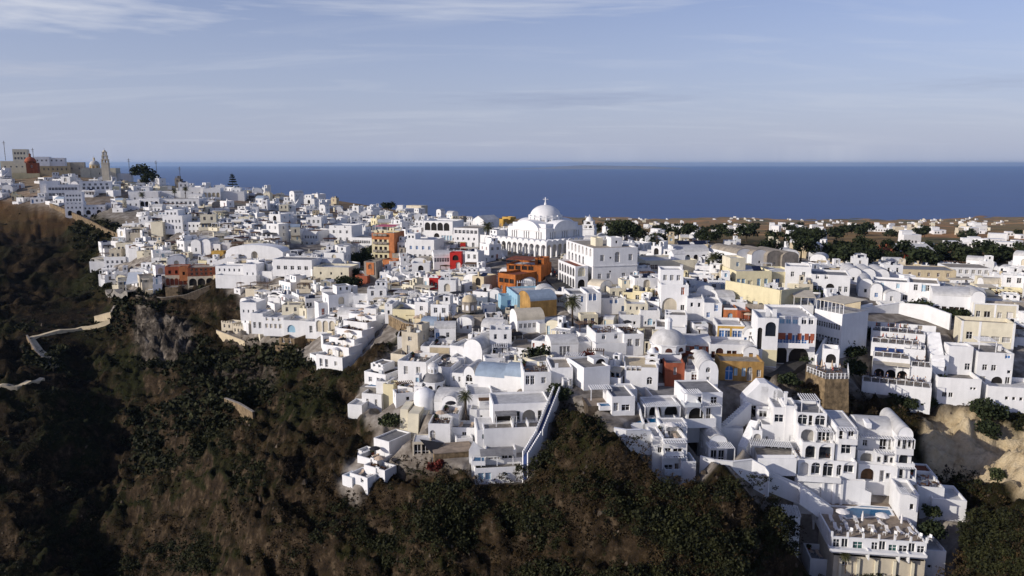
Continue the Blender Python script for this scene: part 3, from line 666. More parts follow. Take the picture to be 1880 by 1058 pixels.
# ---- buildings beside it
s = B('arched_restaurant', 'white upper-floor restaurant with four wide arches beside the tower block', 'restaurant', 778, 831, 406, 441, 20, 11, D=305, front=[O_(4, 3.8, 2.5, 3.2, a=.03, b=.9), O_(1, 0, 2.4, 2.8, a=.3, b=.6), D_(4, .0, .9, 2, 'sky_blue', a=.6, b=.98)], found=8, lm='the restaurant with four wide arches')
s = B('banded_restaurant', 'white block with a dark window band under a beige roof', 'restaurant', 833, 878, 419, 455, 22, 12, D=285, front=[W_(6, 5.2, 1.2, 1.3, 'glass', a=.02, b=.98), W_(4, 2.8, .7, 1, 'glass'), D_(3, 0, 1, 2)], roofk='roof_beige', para=.15, found=8)
s = B('gabled_house', 'plain white gabled house behind the dark banded restaurant', 'house', 868, 888, 404, 418, 42, 12, D=340, front=[W_(1, .8, .7, 1.2, 'sky_blue', a=.3, b=.6)], roof='gable_y', rise=2.2, found=8)
s = B('yellow_house', 'bright yellow flat-roofed house left of the cathedral dome', 'house', 908, 924, 402, 417, 40, 10, D=330, wallk='yellow', front=[W_(2, .8, .8, 1.3, 'bright_orange', 'white')], found=8, lm='the bright yellow house'); block(s.root, -1, s.w / 2 + 2, 4, 9, s.h - .5, s.h + 1.0, 'yellow', name='roof_room', split=False)
s = B('awning_restaurant', 'white restaurant with a curved white striped roof and glass band', 'restaurant', 797, 826, 470, 494, -10, 10, D=238, front=[W_(6, 2.3, 1.1, 1.4, 'glass', a=.02, b=.98)], left=[W_(5, 2.3, 1.1, 1.4, 'glass')], roof='vault_x', rise=1.3, found=6)
s = B('white_hotel', 'white blocky hotel with blue shutters right beside the tower block', 'hotel', 746, 797, 440, 480, 16, 10, D=262, front=[W_(5, 1.2, .9, 1.3), W_(4, 4.2, .9, 1.3, 'blue'), D_(3, 0, 1, 2, 'sky_blue')], found=8); block(s.root, -s.w / 2, -s.w * .2, 1, 6, s.h - .5, s.h + 2, 'white', front=[W_(2, .8, .7, .9)], name='upper_storey', split=False)
s = B('red_facade_bar', 'vivid red painted bar front with a white arched doorway', 'bar', 826, 847, 464, 494, 4, 4, D=240, wallk='red', front=[A_(1, 0, 1.5, 2.3, 'fabric_white', a=.5, b=.95), O_(1, 2.8, 2, 1.8, 'dark', a=.15, b=.85)], found=6, lm='the red painted bar')
s = B('red_gateway', 'small red gate tower with a yellow top above the long steps', 'gateway', 845, 854, 446, 461, 4, 1.5, D=256, wallk='red', front=[O_(1, 0, .9, 1.8)], roofk='yellow', para=0)
s = B('scalloped_red_house', 'small red and white scalloped facade in the middle of the terraces', 'house', 788, 805, 510, 531, 6, 4, D=222, wallk='red', front=[A_(2, .3, .9, 1.7, 'dark', 'white')], found=6, lm='the red scalloped facade')
for i in range(2):
    mb = MB(); x = -s.w * .25 + i * s.w * .5; mb.prism([(x - s.w * .24, -.12), (x + s.w * .24, -.12), (x + s.w * .24, .3), (x - s.w * .24, .3)], s.h - .02, s.h + .35, None, True); mb.prism([(x - .3, -.1), (x + .3, -.1), (x + .3, .25), (x - .3, .25)], s.h + .35, s.h + .8); mb.build('scallop', 'white', s.root)
# ---- bright orange restaurant and the long steps
s = B('orange_restaurant', 'bright orange terraced restaurant with dark red awnings below the cathedral', 'restaurant', 930, 993, 486, 516, 22, 9, D=212, wallk='bright_orange', front=[W_(3, .5, 2.4, 1.7, 'dark', 'brown', .02, .66), O_(1, 0, 1.6, 2.4, 'brown', a=.74, b=.96), W_(4, 3.2, 1.6, 1.2, 'dark', 'brown', a=.05, b=.8)], found=8, lm='the bright orange restaurant')
canopy(s.root, -s.w / 2, s.w * .2, -.5, 6, s.h - .5, s.h + 1.7, 'brick', 4, .3, 'awning', 'brown'); block(s.root, s.w * .22, s.w * .48, 3, 8, s.h - .3, s.h + 1.7, 'bright_orange', front=[O_(1, .3, 1.2, 1.9)], name='roof_room', split=False)
s = B('orange_terrace_house', 'orange lower house with a long dark opening beside the steps', 'house', 914, 946, 503, 541, 42, 9, D=198, wallk='bright_orange', front=[W_(3, 3.2, 1.6, 1.2, 'dark', 'brown'), D_(3, .4, .8, 1.9, 'brown')], right=[W_(1, 3, 2, 1.2, 'dark')], found=8, roofk='brick')
# ---- light blue building, golden barrel hall, beige vault
s = B('light_blue_house', 'light blue long flat house under a whitish roof', 'house', 950, 1006, 541, 572, -12, 13, D=186, wallk='sky_blue', front=[W_(2, 1.4, .8, 1.2, 'blue', a=.2, b=.7)], left=[W_(4, 1.2, .8, 1.6, 'rail', 'white')], roofk='roof_white', para=.4, found=8, lm='the light blue house')
s = B('blue_annex', 'pale blue walled yard left of the light blue house', 'yard wall', 920, 950, 543, 566, -12, 4, D=184, wallk='sky_blue', front=[D_(1, .1, 1, 2, 'blue', a=.3, b=.7)], para=.6, found=8)
s = B('barrel_roofed_hall', 'golden ochre hall under a pale blue barrel roof', 'hall', 974, 1022, 552, 581, -22, 7.5, D=178, wallk='ochre', roof='vault_x', rise=1.9, roofk='roof_blue', found=8, lm='the golden hall with blue barrel roof', right=[])
for i in range(3):
    mb = MB(); n = 14; z = .7 + i * 1.3; y = 3.0; mb.poly([(s.w / 2 + .03, y + .55 * math.cos(2 * math.pi * k / n), z + .55 * math.sin(2 * math.pi * k / n)) for k in range(n)]); mb.build('round_window', 'fabric_white', s.root)
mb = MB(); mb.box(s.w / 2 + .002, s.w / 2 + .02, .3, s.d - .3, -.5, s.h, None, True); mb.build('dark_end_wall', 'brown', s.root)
s = B('beige_vaulted_house', 'white house with a smooth beige barrel-vaulted roof', 'house', 950, 1000, 588, 610, -16, 6.5, D=166, wallk='white', roof='vault_x', rise=2.1, roofk='beige', front=[W_(4, 1.0, .8, 1.1, 'curtain', a=.05, b=.7)], right=[W_(1, 3.2, .5, .6)], found=8, lm='the house with a beige barrel roof')
block(s.root, s.w / 2 - 2, s.w / 2 + 5, -2.5, 4, -1.5, s.h - .4, 'white', front=[W_(2, 1.3, .7, 1, 'curtain')], name='side_wing', found=5, split=True)
# ---- cream terraced house on its retaining wall, long cream house, vaulted houses of the upper right
s = B('cream_house', 'pale cream two-level house with light blue shutters on a long wall', 'house', 1352, 1414, 498, 532, -4, 15, D=183, wallk='pale_yellow', front=[W_(2, 1.1, 1, 1.7, 'sky_blue', a=.02, b=.28), D_(1, .1, 1.2, 2.2, 'pale_yellow', a=.3, b=.5), W_(2, .8, 1, 2, 'sky_blue', a=.55, b=.95)], right=[], left=[W_(3, 1, .9, 1.6, 'sky_blue')], roofk='roof_white', found=6, lm='the pale cream house with blue shutters')
block(s.root, s.w / 2, s.w / 2 + 7.5, 1.5, 12, 0, s.h * .9, 'pale_yellow', front=[D_(2, .2, 1.0, 2.3, 'blue', a=.1, b=.9), A_(1, .6, 1, 1.6, 'sand', a=0, b=.2)], name='side_wing', found=5); block(s.root, -s.w / 2 + .5, 0, 6, 12, s.h - .5, s.h + 2.6, 'cream', front=[W_(1, .9, .8, 1.1, 'sky_blue')], name='upper_storey'); solar(s.root, 1, 3, s.h - .3)
def wallrun(name, label, pts, h, t=.4, key='white', coping=True, cat='wall', found=3.0, lm=None, battl=False):
    """free-standing wall along surveyed ground points (px, py[, D])"""
    P = [(at(*p) if len(p) == 3 else hit(*p)) for p in pts]; c = P[0].copy(); r = empty(name, c); tag(r, label, cat)
    mb = MB(); cpm = MB()
    for a, b in zip(P, P[1:]):
        d = (b - a).xy.normalized(); n = Vector((-d.y, d.x)) * t / 2
        for m_, e, z0, z1 in ((mb, 0, -found, h), (cpm, .06, h, h + .12)):
            o = n.normalized() * (n.length + e); q_ = [(a.xy - o, a.z), (b.xy - o, b.z), (b.xy + o, b.z), (a.xy + o, a.z)]
            lo = [(p.x - c.x, p.y - c.y, z - c.z + z0) for p, z in q_]; hi = [(p.x - c.x, p.y - c.y, z - c.z + z1) for p, z in q_]
            m_.poly(hi)
            for i in range(4): j = (i + 1) % 4; m_.poly([lo[i], lo[j], hi[j], hi[i]])
    mb.build('wall', key, r)
    if coping: cpm.build('coping', key if key in ('white', 'cream', 'pale_yellow') else 'ash', r)
    ALLOBJ.append(r); return r
wallrun('retaining_wall', 'long pale cream retaining wall under the cream house', [(1332, 533, 176), (1400, 545, 170), (1432, 552, 167), (1484, 545, 176)], 2.2, key='pale_yellow', found=7)
s = B('long_cream_house', 'long low cream house with three brown windows and a white roof', 'house', 1186, 1278, 478, 503, -8, 12, D=205, wallk='cream', front=[W_(3, 1.3, .9, 1.4, 'brown', a=.04, b=.24)], roofk='roof_white', para=.5, found=8, lm='the long low cream house'); block(s.root, 2, 5.5, 4, 8, s.h - .6, s.h + 1.2, 'white', roof='gable', rise=1, name='roof_room')
s = B('solar_vault_house', 'white vaulted house with two dark solar panels on its roof', 'house', 1240, 1300, 462, 482, -6, 11, D=255, roof='vault_x', rise=1.6, front=[O_(4, .3, 1.5, 2.2), W_(1, .8, .8, 1, a=.85, b=1)], found=8, lm='the vaulted house with solar panels'); [solar(s.root, x, 5, s.h + 1.8, 4) for x in (-3, 2.5)]
block(s.root, s.w / 2, s.w / 2 + 8, -2, 9, 0, s.h * 1.0, 'white', name='side_wing', right=[W_(2, 2, .8, 1)], found=5)
for i in range(4):
    s = B('vaulted_store', f'grey-roofed vaulted shed, {["first", "second", "third", "last"][i]} from the left in the scalloped row', 'store', 1352 + i * 28, 1380 + i * 28, 466 + i * 2, 489 + i * 2, -14, 16, D=262 - i * 5, wallk='white' if i < 2 else 'ash', roof='vault_y', rise=1.5, roofk='roof_beige', group='scalloped row of vaulted sheds', found=8, front=[D_(1, 0, 1.2, 2.2, 'dark')] if i == 3 else [W_(1, 1.2, .8, .8)])
# ---- red shutter house with a big arched niche
s = B('arched_niche_house', 'tall white house with a big arched niche and an orange-red shutter', 'house', 1213, 1262, 523, 578, 6, 10, D=172, front=[O_(1, .1, 4.2, 3.8, 'beige', a=.02, b=.62), W_(1, 4.6, .8, 1.8, 'terracotta', a=.68, b=.9), D_(1, .1, .9, 2.2, 'dark', a=.7, b=.9)], right=[W_(2, 1.5, .9, 1.6, 'blue'), W_(2, 4.2, .8, 1.3, 'glass')], found=6, lm='the house with the big arched niche')
block(s.root, -s.w / 2, s.w * .35, 3, 9.5, s.h - .5, s.h + 3, 'white', front=[W_(3, 1, .9, 1.3, 'curtain')], name='upper_storey', split=True); chimney(s.root, 2, 6, s.h + 2.5)
s = B('striped_orange_house', 'small house with orange and white panels and an arched blue window', 'house', 1328, 1352, 566, 593, 8, 8, D=168, wallk='orange', front=[A_(1, .2, 1.2, 2.0, 'sky_blue', a=.3, b=.7)], roofk='roof_grey', found=6); band(s, .0, 1.1, 'white', -s.w / 2 + .02, -s.w * .2); band(s, 0, 1.1, 'white', s.w * .2, s.w / 2 - .02); band(s, s.h - .35, s.h + .05, 'white')
block(s.root, s.w / 2 + .02, s.w / 2 + 2.6, -.8, 5, 0, s.h * .9, 'terracotta', name='side_wing', found=4)
s = B('yellow_villa', 'white villa with a bright yellow storey and white-framed windows', 'villa', 1317, 1365, 597, 626, 8, 8, D=156, wallk='white', front=[W_(2, .7, 1.1, 1.5, 'blue', a=.06, b=.5), D_(1, .1, 1, 2, 'sky_blue', a=.36, b=.5), W_(2, .7, 1, 1.5, 'blue', a=.55, b=.95)], roofk='roof_white', found=6, lm='the bright yellow villa')
for a, b_, c, d in ((-.5, .5, .78, .93), (-.5, .5, .02, .18), (-.5, -.44, .18, .78), (.44, .5, .18, .78), (-.04, .04, .18, .78)): band(s, s.h * c, s.h * d, 'yellow', s.w * a + .02, s.w * b_ - .02)
s = B('vaulted_gable_house', 'narrow white barrel-vaulted house with three tall windows', 'house', 1364, 1390, 616, 638, 8, 9, D=152, roof='vault_y', rise=1.5, front=[W_(1, .6, 1.0, 1.8, 'glass', a=.36, b=.64), W_(1, .6, .6, 1.5, 'blue', a=.05, b=.3), W_(1, .6, .6, 1.5, 'glass', a=.7, b=.95), W_(1, 2.6, .5, .6, 'curtain', a=.4, b=.6)], found=6)
s = B('red_vaulted_house', 'long brick-red house under a white barrel vault', 'house', 1252, 1304, 636, 652, 4, 6.5, D=151, wallk='terracotta', roof='vault_x', rise=1.7, front=[W_(1, .8, .7, .9, 'curtain', a=.12, b=.3), D_(1, 0, 1.1, 2, 'sky_blue', a=.42, b=.6), W_(1, .8, .7, .9, 'curtain', a=.66, b=.88)], found=6, lm='the long brick-red vaulted house')
s = B('brown_window_house', 'white house with dark brown doors and windows between vaults', 'house', 1304, 1387, 633, 663, 6, 7, D=148, front=[W_(1, .5, .9, 1.4, 'brown', 'brown', .03, .12), A_(1, 0, 1.5, 2.6, 'brown', 'brown', .12, .3), W_(2, .6, 1.1, 1.5, 'brown', 'brown', .36, .58), W_(1, .3, .9, 1.4, 'brown', 'brown', .66, .74), D_(1, 0, 1.3, 2.3, 'brown', 'brown', .75, .88), W_(1, .3, .9, 1.4, 'brown', 'brown', .9, .98)], found=4, roofk='roof_white'); block(s.root, s.w * .18, s.w / 2, -1.6, 4, -.6, s.h * .7, 'white', roof='vault_y', rise=1.0, front=[D_(1, .7, 1.3, 2.0, 'brown', 'brown', .35, .65), W_(1, .8, .8, 1.2, 'brown', 'brown', .05, .3), W_(1, .8, .8, 1.2, 'brown', 'brown', .72, .97)], name='gabled_bay', found=3)
s = B('ochre_house', 'ochre yellow house with light blue doors and white-edged windows', 'house', 1322, 1399, 664, 699, 6, 6, D=143, wallk='ochre', front=[A_(1, 0, 1.5, 2.8, 'blue', 'white', .12, .32), W_(1, .9, .8, 1.5, 'sky_blue', 'white', .32, .42), W_(1, .8, .9, 1.7, 'sky_blue', 'white', .5, .6), A_(1, 0, 1.4, 2.7, 'curtain', 'white', .62, .76), W_(1, .8, .9, 1.4, 'curtain', 'white', .84, .95)], found=5, roofk='roof_beige', lm='the ochre yellow house')
s = B('orange_red_house', 'orange-red square house with one white-framed window', 'house', 1221, 1256, 667, 697, 4, 8, D=145, wallk='terracotta', front=[W_(1, .9, .9, 1.5, 'curtain', 'white', .42, .6)], right=[O_(1, .5, 2.6, 2.4)], roofk='roof_grey', found=6, lm='the orange-red square house'); block(s.root, s.w / 2 + .02, s.w / 2 + 3.4, -1, 1.5, 0, s.h * .55, 'white', front=[D_(1, .1, 1.2, 1.9, 'brown')], name='porch', found=4)
s = B('small_vault_chapel', 'small white barrel-vaulted house with a fanlight window', 'house', 1282, 1317, 681, 712, 4, 8, D=141, roof='vault_y', rise=2.0, front=[A_(1, 2.9, .9, 1.0, 'dark', a=.35, b=.6), W_(1, .6, .9, 1.5, 'curtain', a=.4, b=.6)], found=6)
# ---- white domed church and its open belfry
s = B('domed_chapel', 'white chapel with a broad grey-white dome beside red houses', 'chapel', 1205, 1250, 652, 680, 8, 9, D=152, front=[W_(1, 1.2, .6, 1, 'brown', a=.1, b=.3)], found=6, lm='the grey-white domed chapel'); dome(s.root, (0, 4.6), s.h - .2, 3.5, 2.7, 1.6, win='brown')
belfry('bell_gable', 'slender white open belfry in front of the grey-white domed chapel', 1197, 692, 640, 24, 141, 10, 2)
s = B('belfry_church', 'low white church with round-arched door and three lattice panels', 'church', 1147, 1207, 675, 706, 6, 9, D=140, front=[W_(3, 2.6, .9, .9, 'ash', 'ash', .04, .5), A_(1, 0, 1.0, 1.5, 'dark', a=.66, b=.84)], roofk='sand', para=.3, found=6)
# ---- white and blue arched block with red panels
s = B('loggia_house', 'white house with tall open loggia arches over a pale yellow base', 'house', 1388, 1424, 584, 672, 10, 9, D=152, front=[O_(1, 6.0, 2.0, 2.9, 'glass', a=.3, b=.98), O_(1, 3.3, .9, 4.4, 'dark', a=.0, b=.26), W_(2, 10, .8, 1.5, 'blue', a=.3, b=.95)], found=5); band(s, 0, s.h * .34, 'pale_yellow', -s.w * .2, s.w / 2 - .02)
s = B('red_panel_hotel', 'white hotel with brick-red wall panels, blue doors and garage arches', 'hotel', 1424, 1492, 583, 668, 8, 14, D=154, front=[O_(1, 0, 2.8, 3.4, 'dark', a=.0, b=.32), O_(1, 0, 4.6, 3.4, 'dark', a=.32, b=.88), D_(5, 3.9, 1.1, 2.0, 'blue', 'white', .03, .8), W_(1, 4.2, 1, 1.6, 'terracotta', 'white', .82, .96), W_(3, 8.1, 1.0, 1.6, 'sky_blue', 'white', .05, .55), W_(2, 8.1, 1.0, 1.6, 'glass', 'white', .6, .95)], right=[W_(5, 4.5, .8, 1.3, 'glass', 'blue'), W_(4, 8, .9, 1.3), D_(3, .1, 1, 2.2, 'blue')], found=6, lm='the hotel with brick-red panels')
for a in (-.48, -.2, .04, .22, .36): band(s, s.h * .52, s.h * .66, 'terracotta', s.w * a, s.w * (a + (.22 if a < -.3 else .1)))
mb = MB(); mb.box(-s.w / 2, s.w * .3, -1.6, -.003, 3.55, 3.8, None, True); mb.box(-s.w / 2, s.w * .3, -1.6, -1.54, 3.8, 4.6); mb.build('balcony', 'white', s.root)
s = B('pergola_restaurant', 'long street restaurant with beige awnings over its upper terrace', 'restaurant', 1493, 1540, 572, 640, 62, 8, D=160, front=[W_(8, 1.5, .8, 1.2), D_(5, .0, 1.0, 2.1, 'brown'), W_(10, 4.4, 1.2, 1.2, 'dark')], found=8)
canopy(s.root, -s.w / 2, s.w / 2, .2, 7.5, s.h, s.h + 2.4, 'beige', 8, .3, 'awning')
s = B('beige_awning_terrace', 'white terrace block with slanting beige awnings next to the red-panel hotel', 'terrace', 1432, 1490, 560, 590, 14, 8, D=166, front=[W_(4, .7, 1.2, 1.3, 'glass')], found=4); canopy(s.root, -s.w * .1, s.w * .55, 0, 7, s.h, s.h + 2.3, 'beige', 4, .5, 'awning')
# ---- upper right white houses
s = B('stair_house', 'white two-storey house with an outside staircase and blue door', 'house', 1668, 1718, 520, 566, 26, 10, D=172, front=[W_(1, .9, .9, 1.2, a=.1, b=.3), D_(1, 0, 1.1, 2.1, 'sky_blue', a=.4, b=.7), W_(1, .9, .9, 1.2, a=.7, b=.95), W_(2, 4.2, .9, 1.5, 'dark', a=.05, b=.8), D_(1, 4.0, 1.0, 2.0, 'sky_blue', a=.38, b=.62)], found=6, roofk='roof_beige', lm='the house with an outside staircase')
block(s.root, -s.w / 2 - 8, -s.w / 2, 1.5, 9, 0, s.h * .95, 'white', front=[O_(1, .1, 3.2, 2.4, 'curtain', a=.05, b=.55), W_(2, 4.2, .8, 1.4, 'sky_blue')], name='side_wing', found=5, roofk='roof_grey'); stair(s.root, (-s.w / 2 - 1, -3.2, 0), (-s.w / 2 + 3, -.6, s.h * .48), 1.3, 12)
s = B('vaulted_villa', 'grey-white villa with a vaulted gable and a dark veranda', 'villa', 1716, 1800, 545, 582, 20, 10, D=172, front=[W_(2, 1.0, 1, 1.3, 'dark', 'brown', .02, .3), D_(3, .1, 1.2, 2.2, 'dark', 'brown', .32, .62), W_(1, 1, .9, 1, 'dark', 'brown', .8, .95)], found=6, roof='vault_x', rise=1.5, lm='the villa with a dark veranda'); block(s.root, s.w * .2, s.w * .45, -1.5, 8, 0, s.h * 1.1, 'white', roof='vault_y', rise=1.2, front=[W_(1, 3, .6, .8, 'dark')], name='gabled_bay', found=5); block(s.root, s.w / 2, s.w / 2 + 9, 1, 9, 0, s.h * .85, 'ash', front=[W_(2, 1, 1, 1.1, 'dark')], name='side_wing', found=5)
s = B('corner_stair_house', 'white house with big arched doorway and corner stair', 'house', 1490, 1556, 505, 543, 18, 10, D=190, front=[W_(2, 1, .9, 1.3, a=.05, b=.3), O_(1, 0, 2.4, 3, 'dark', a=.38, b=.62), W_(2, 1, .8, 1.4, 'glass', a=.68, b=.98), W_(2, 4, .8, 1.2, 'glass', a=.05, b=.5)], found=6, roofk='roof_grey'); block(s.root, -s.w / 2 - 6, -s.w / 2, 2, 9, 0, s.h + 1.5, 'white', front=[W_(2, 4, .8, 1.3)], name='side_wing', found=5)
for i in range(3):
    B('vaulted_cottage', f'white barrel-vaulted cottage, {["left one", "middle one", "right one"][i]} of the three beside each other', 'cottage', 1553 + i * 25, 1580 + i * 25, 503 + i * 1, 521 + i * 2, 14, 10, D=215 - i * 3, roof='vault_y', rise=1.6, front=[W_(1, .8, .7, 1)], group='row of three vaulted cottages', found=6)
B('vault_house_pair', 'white vault-roofed house left of the outside staircase', 'house', 1576, 1600, 522, 545, 22, 10, D=190, roof='vault_y', rise=1.4, front=[W_(1, 1, .7, 1)], found=6); B('small_gable_house', 'small white round-gabled house with one blue window', 'house', 1598, 1618, 530, 552, 22, 8, D=182, roof='vault_y', rise=1.2, front=[W_(1, .8, .8, 1.1, 'blue')], found=6)
B('ochre_long_house', 'long pale ochre house with a flat grey-brown roof before trees', 'house', 1661, 1748, 496, 514, 14, 11, D=225, wallk='sand', front=[W_(5, 1, .8, 1.2, 'brown')], found=6, roofk='roof_grey', para=.2)
B('white_long_house', 'long white house with brown flat roof among dark trees', 'house', 1746, 1815, 492, 508, 12, 11, D=250, front=[W_(6, .9, 1.1, 1.3, 'curtain')], found=6, roofk='roof_beige', para=.1)
B('red_roofed_hall', 'hall with a red and white roof among the dark trees', 'hall', 1650, 1716, 464, 476, 8, 26, D=360, wallk='brick', roof='gable', rise=2.6, roofk='roof_white', found=6, front=[W_(6, .6, 2, 1.2, 'dark', 'red')], lm='the red-walled hall')
B('wall_of_pool_house', 'pale green low garden wall behind the street restaurant', 'wall', 1541, 1577, 552, 576, 24, 2, D=172, wallk='sand', para=.1)
# ---- cream corner house at the right edge and white houses under it
s = B('cream_corner_house', 'cream two-storey house with white trim at the edge of the town', 'house', 1790, 1860, 558, 590, 18, 10, D=156, wallk='cream', front=[W_(1, .8, .9, 1.4, a=.05, b=.22), D_(1, .1, 1.3, 2.1, a=.22, b=.45), W_(1, .8, .9, 1.3, 'curtain', a=.52, b=.7), D_(1, .1, 1.3, 2.2, 'fabric_white', a=.72, b=.95)], found=3, lm='the cream corner house')
for a in (-.5, -.02, .46): band(s, 0, s.h + .05, 'white', s.w * a + .02, s.w * (a + .045))
band(s, s.h - .3, s.h + .06, 'white', proud=.09)
s = B('cream_lower_house', 'lower cream wing with a white-framed window row and terrace', 'house', 1768, 1852, 592, 640, 18, 6, D=148, wallk='cream', front=[W_(1, 1.8, 1.2, 1.6, a=.06, b=.28), W_(3, 1.5, 1.6, 1.2, 'curtain', a=.36, b=.96)], found=6, roofk='roof_beige', para=.8)
for a in (-.5, -.17, .455): band(s, 0, s.h + .05, 'white', s.w * a + .02, s.w * (a + .045))
s = B('tall_white_house', 'tall white house beside the cream house with a blue window', 'house', 1795, 1850, 648, 712, 14, 9, D=143, front=[D_(1, .1, 1.1, 2.1, 'curtain', a=.08, b=.3), W_(1, 6, 1, 1.0, 'blue', a=.72, b=.95), D_(1, .3, .9, 2, 'dark', a=.82, b=.97), W_(1, 3, .7, .7, a=.85, b=.97), W_(2, 3.4, .9, 1.2, 'dark', a=.1, b=.6), O_(1, .1, 2.4, 2.2, 'dark', a=.42, b=.78)], found=6, roofk='paving', lm='the tall house with one blue window'); pergola(s.root, -s.w * .4, s.w * .1, 2, 6, s.h - .5, s.h + 1.7, 'white', 10); chimney(s.root, s.w * .3, 4, s.h - .5, 1.2)
s = B('white_cliff_house', 'white house at the cliff edge with two small square windows', 'house', 1724, 1792, 695, 742, 14, 8, D=142, front=[W_(2, 3, .5, .5, 'dark', a=.75, b=.9), W_(2, 1.2, .8, 1.0, 'dark', a=.1, b=.4)], found=5, para=.9, roofk='paving')
block(s.root, -s.w / 2, -s.w * .1, 5, 9, s.h - .8, s.h + 3.2, 'white', front=[W_(2, .9, 1.1, .9, 'dark')], name='upper_storey', split=True); block(s.root, -s.w * .08, s.w / 2, 6, 9.5, s.h - .8, s.h + 5, 'white', front=[W_(1, 1, 1, 1.4, 'glass', a=.7, b=.95)], name='upper_storey', split=True)
s = B('white_edge_house', 'low white building with two small windows above the pale cliff', 'house', 1818, 1900, 712, 756, 14, 8, D=139, front=[W_(3, 2.2, .6, .7, 'dark', a=.3, b=.7), D_(1, 1, 1, 1.9, 'curtain', a=.75, b=.9)], found=5, para=.8)
# ------------------------------------------------------------------ cliff-edge hotels, villas and chapels
DECKS = []
def LP(s, px, py, ly):
    """surveyed point: sight line through (px, py) met with the building's vertical plane at local depth ly -> (local x, local z)"""
    o = s.P; c, n = math.cos(-R(s.yaw)), math.sin(-R(s.yaw)); u = Vector((c, n)); f = Vector((-n, c))
    a, dy, dz = ray(px, py); d = Vector((a, dy)); q = o.xy + f * ly
    # a*t, dy*t = q + u*k
    t = (q.dot(f)) / d.dot(f); p = d * t
    return (p - o.xy).dot(u), CAMZ + dz * t - o.z
def site(name, label, cat, px, py, D, yaw, lm=None, box=None, fixed=False):
    s = S(); s.P = at(px, py, D) if fixed else (hit(px, py) or at(px, py, D)); D = s.P.y; s.yaw = yaw; s.k = mpp(s.P); s.root = empty(name, s.P, yaw); s.split = D < 175; tag(s.root, label, cat); ALLOBJ.append(s.root)
    if box: HERO.append((*box, D))
    if lm: LAND.append((px, py - 15, lm))
    return s
def blk(s, xl, xr, yt, yb, ly, d, wallk='white', name='wall', found=1.5, occ=True, dyr=0.0, **kw):
    x0, z1 = LP(s, xl, yt, ly); x1, _ = LP(s, xr, yt, ly); _, z0 = LP(s, (xl + xr) / 2, yb, ly)
    kw.setdefault('split', s.split)
    if name != 'wall': kw.setdefault('roofname', 'roof')
    b = block(s.root, x0, x1, ly, ly + d, z0, z1, wallk, name=name, found=found, **kw)
    if kw.get('roof', 'flat') == 'flat' and kw.get('para', .5) >= .6 and d >= 3 and abs(x1 - x0) > 3 and s.P.y < 190: DECKS.append((s, x0 + .5, x1 - .5, ly + .5, ly + d - .5, z1 - kw.get('para', .5) + .01))
    if d > .8: FOOT.append((s.P.x, s.P.y, s.yaw, x0, x1, ly, ly + d, s.P.z + z0))
    if occ:
        c, n = math.cos(-R(s.yaw)), math.sin(-R(s.yaw)); mx, my = (x0 + x1) / 2, ly + d / 2
        PLACED.append((s.P.x + c * mx - n * my, s.P.y + n * mx + c * my, (abs(x1 - x0) + d) / 4)); HERO.append((xl, xr, yt, yb, s.P.y + ly))
    s.x0, s.x1, s.z0, s.z1, s.ly = x0, x1, z0, z1, ly; return b
def balc(s, xl, xr, yt, yb, ly, out=1.2, key='white', name='balcony', t=.14):
    x0, z1 = LP(s, xl, yt, ly - out); x1, _ = LP(s, xr, yt, ly - out); _, z0 = LP(s, (xl + xr) / 2, yb, ly - out); mb = MB()
    zt = z0 + .18
    mb.box(x0, x1, ly - out, ly - .003, z0, zt, None, True); mb.box(x0, x1, ly - out, ly - out + t, zt, z1); mb.box(x0, x0 + t, ly - out + t, ly - .003, zt, z1); mb.box(x1 - t, x1, ly - out + t, ly - .003, zt, z1)
    return mb.build(name, key, s.root)
def perg(s, xl, xr, y, yfoot, ly, out=1.5, slats=9, key='white'):
    x0, z1 = LP(s, xl, y, ly - out); x1, _ = LP(s, xr, y, ly - out); _, z0 = LP(s, (xl + xr) / 2, yfoot, ly - out); return pergola(s.root, x0, x1, ly - out, ly - .01, z0, z1, key, slats)
def pool(s, pts, z, key='pool_water', name='pool', rim=.35):
    """water sheet a little below its raised white rim; pts local plan"""
    c = Vector((sum(p[0] for p in pts) / len(pts), sum(p[1] for p in pts) / len(pts))); mb = MB()
    out = [tuple(Vector(p) + (Vector(p) - c).normalized() * rim) for p in pts]; n = len(pts)
    for i in range(n):
        j = (i + 1) % n; mb.poly([(*pts[i], z + .1), (*out[i], z + .1), (*out[j], z + .1), (*pts[j], z + .1)][::-1]); mb.poly([(*out[i], z - .6), (*out[j], z - .6), (*out[j], z + .1), (*out[i], z + .1)])
        mb.poly([(*pts[i], z + .1), (*pts[j], z + .1), (*pts[j], z - .1), (*pts[i], z - .1)])
    w = mb.build(name, 'white', s.root); m_ = MB(); m_.poly([(*p, z + .02) for p in pts]); m_.build('pool_water', key, w); return w
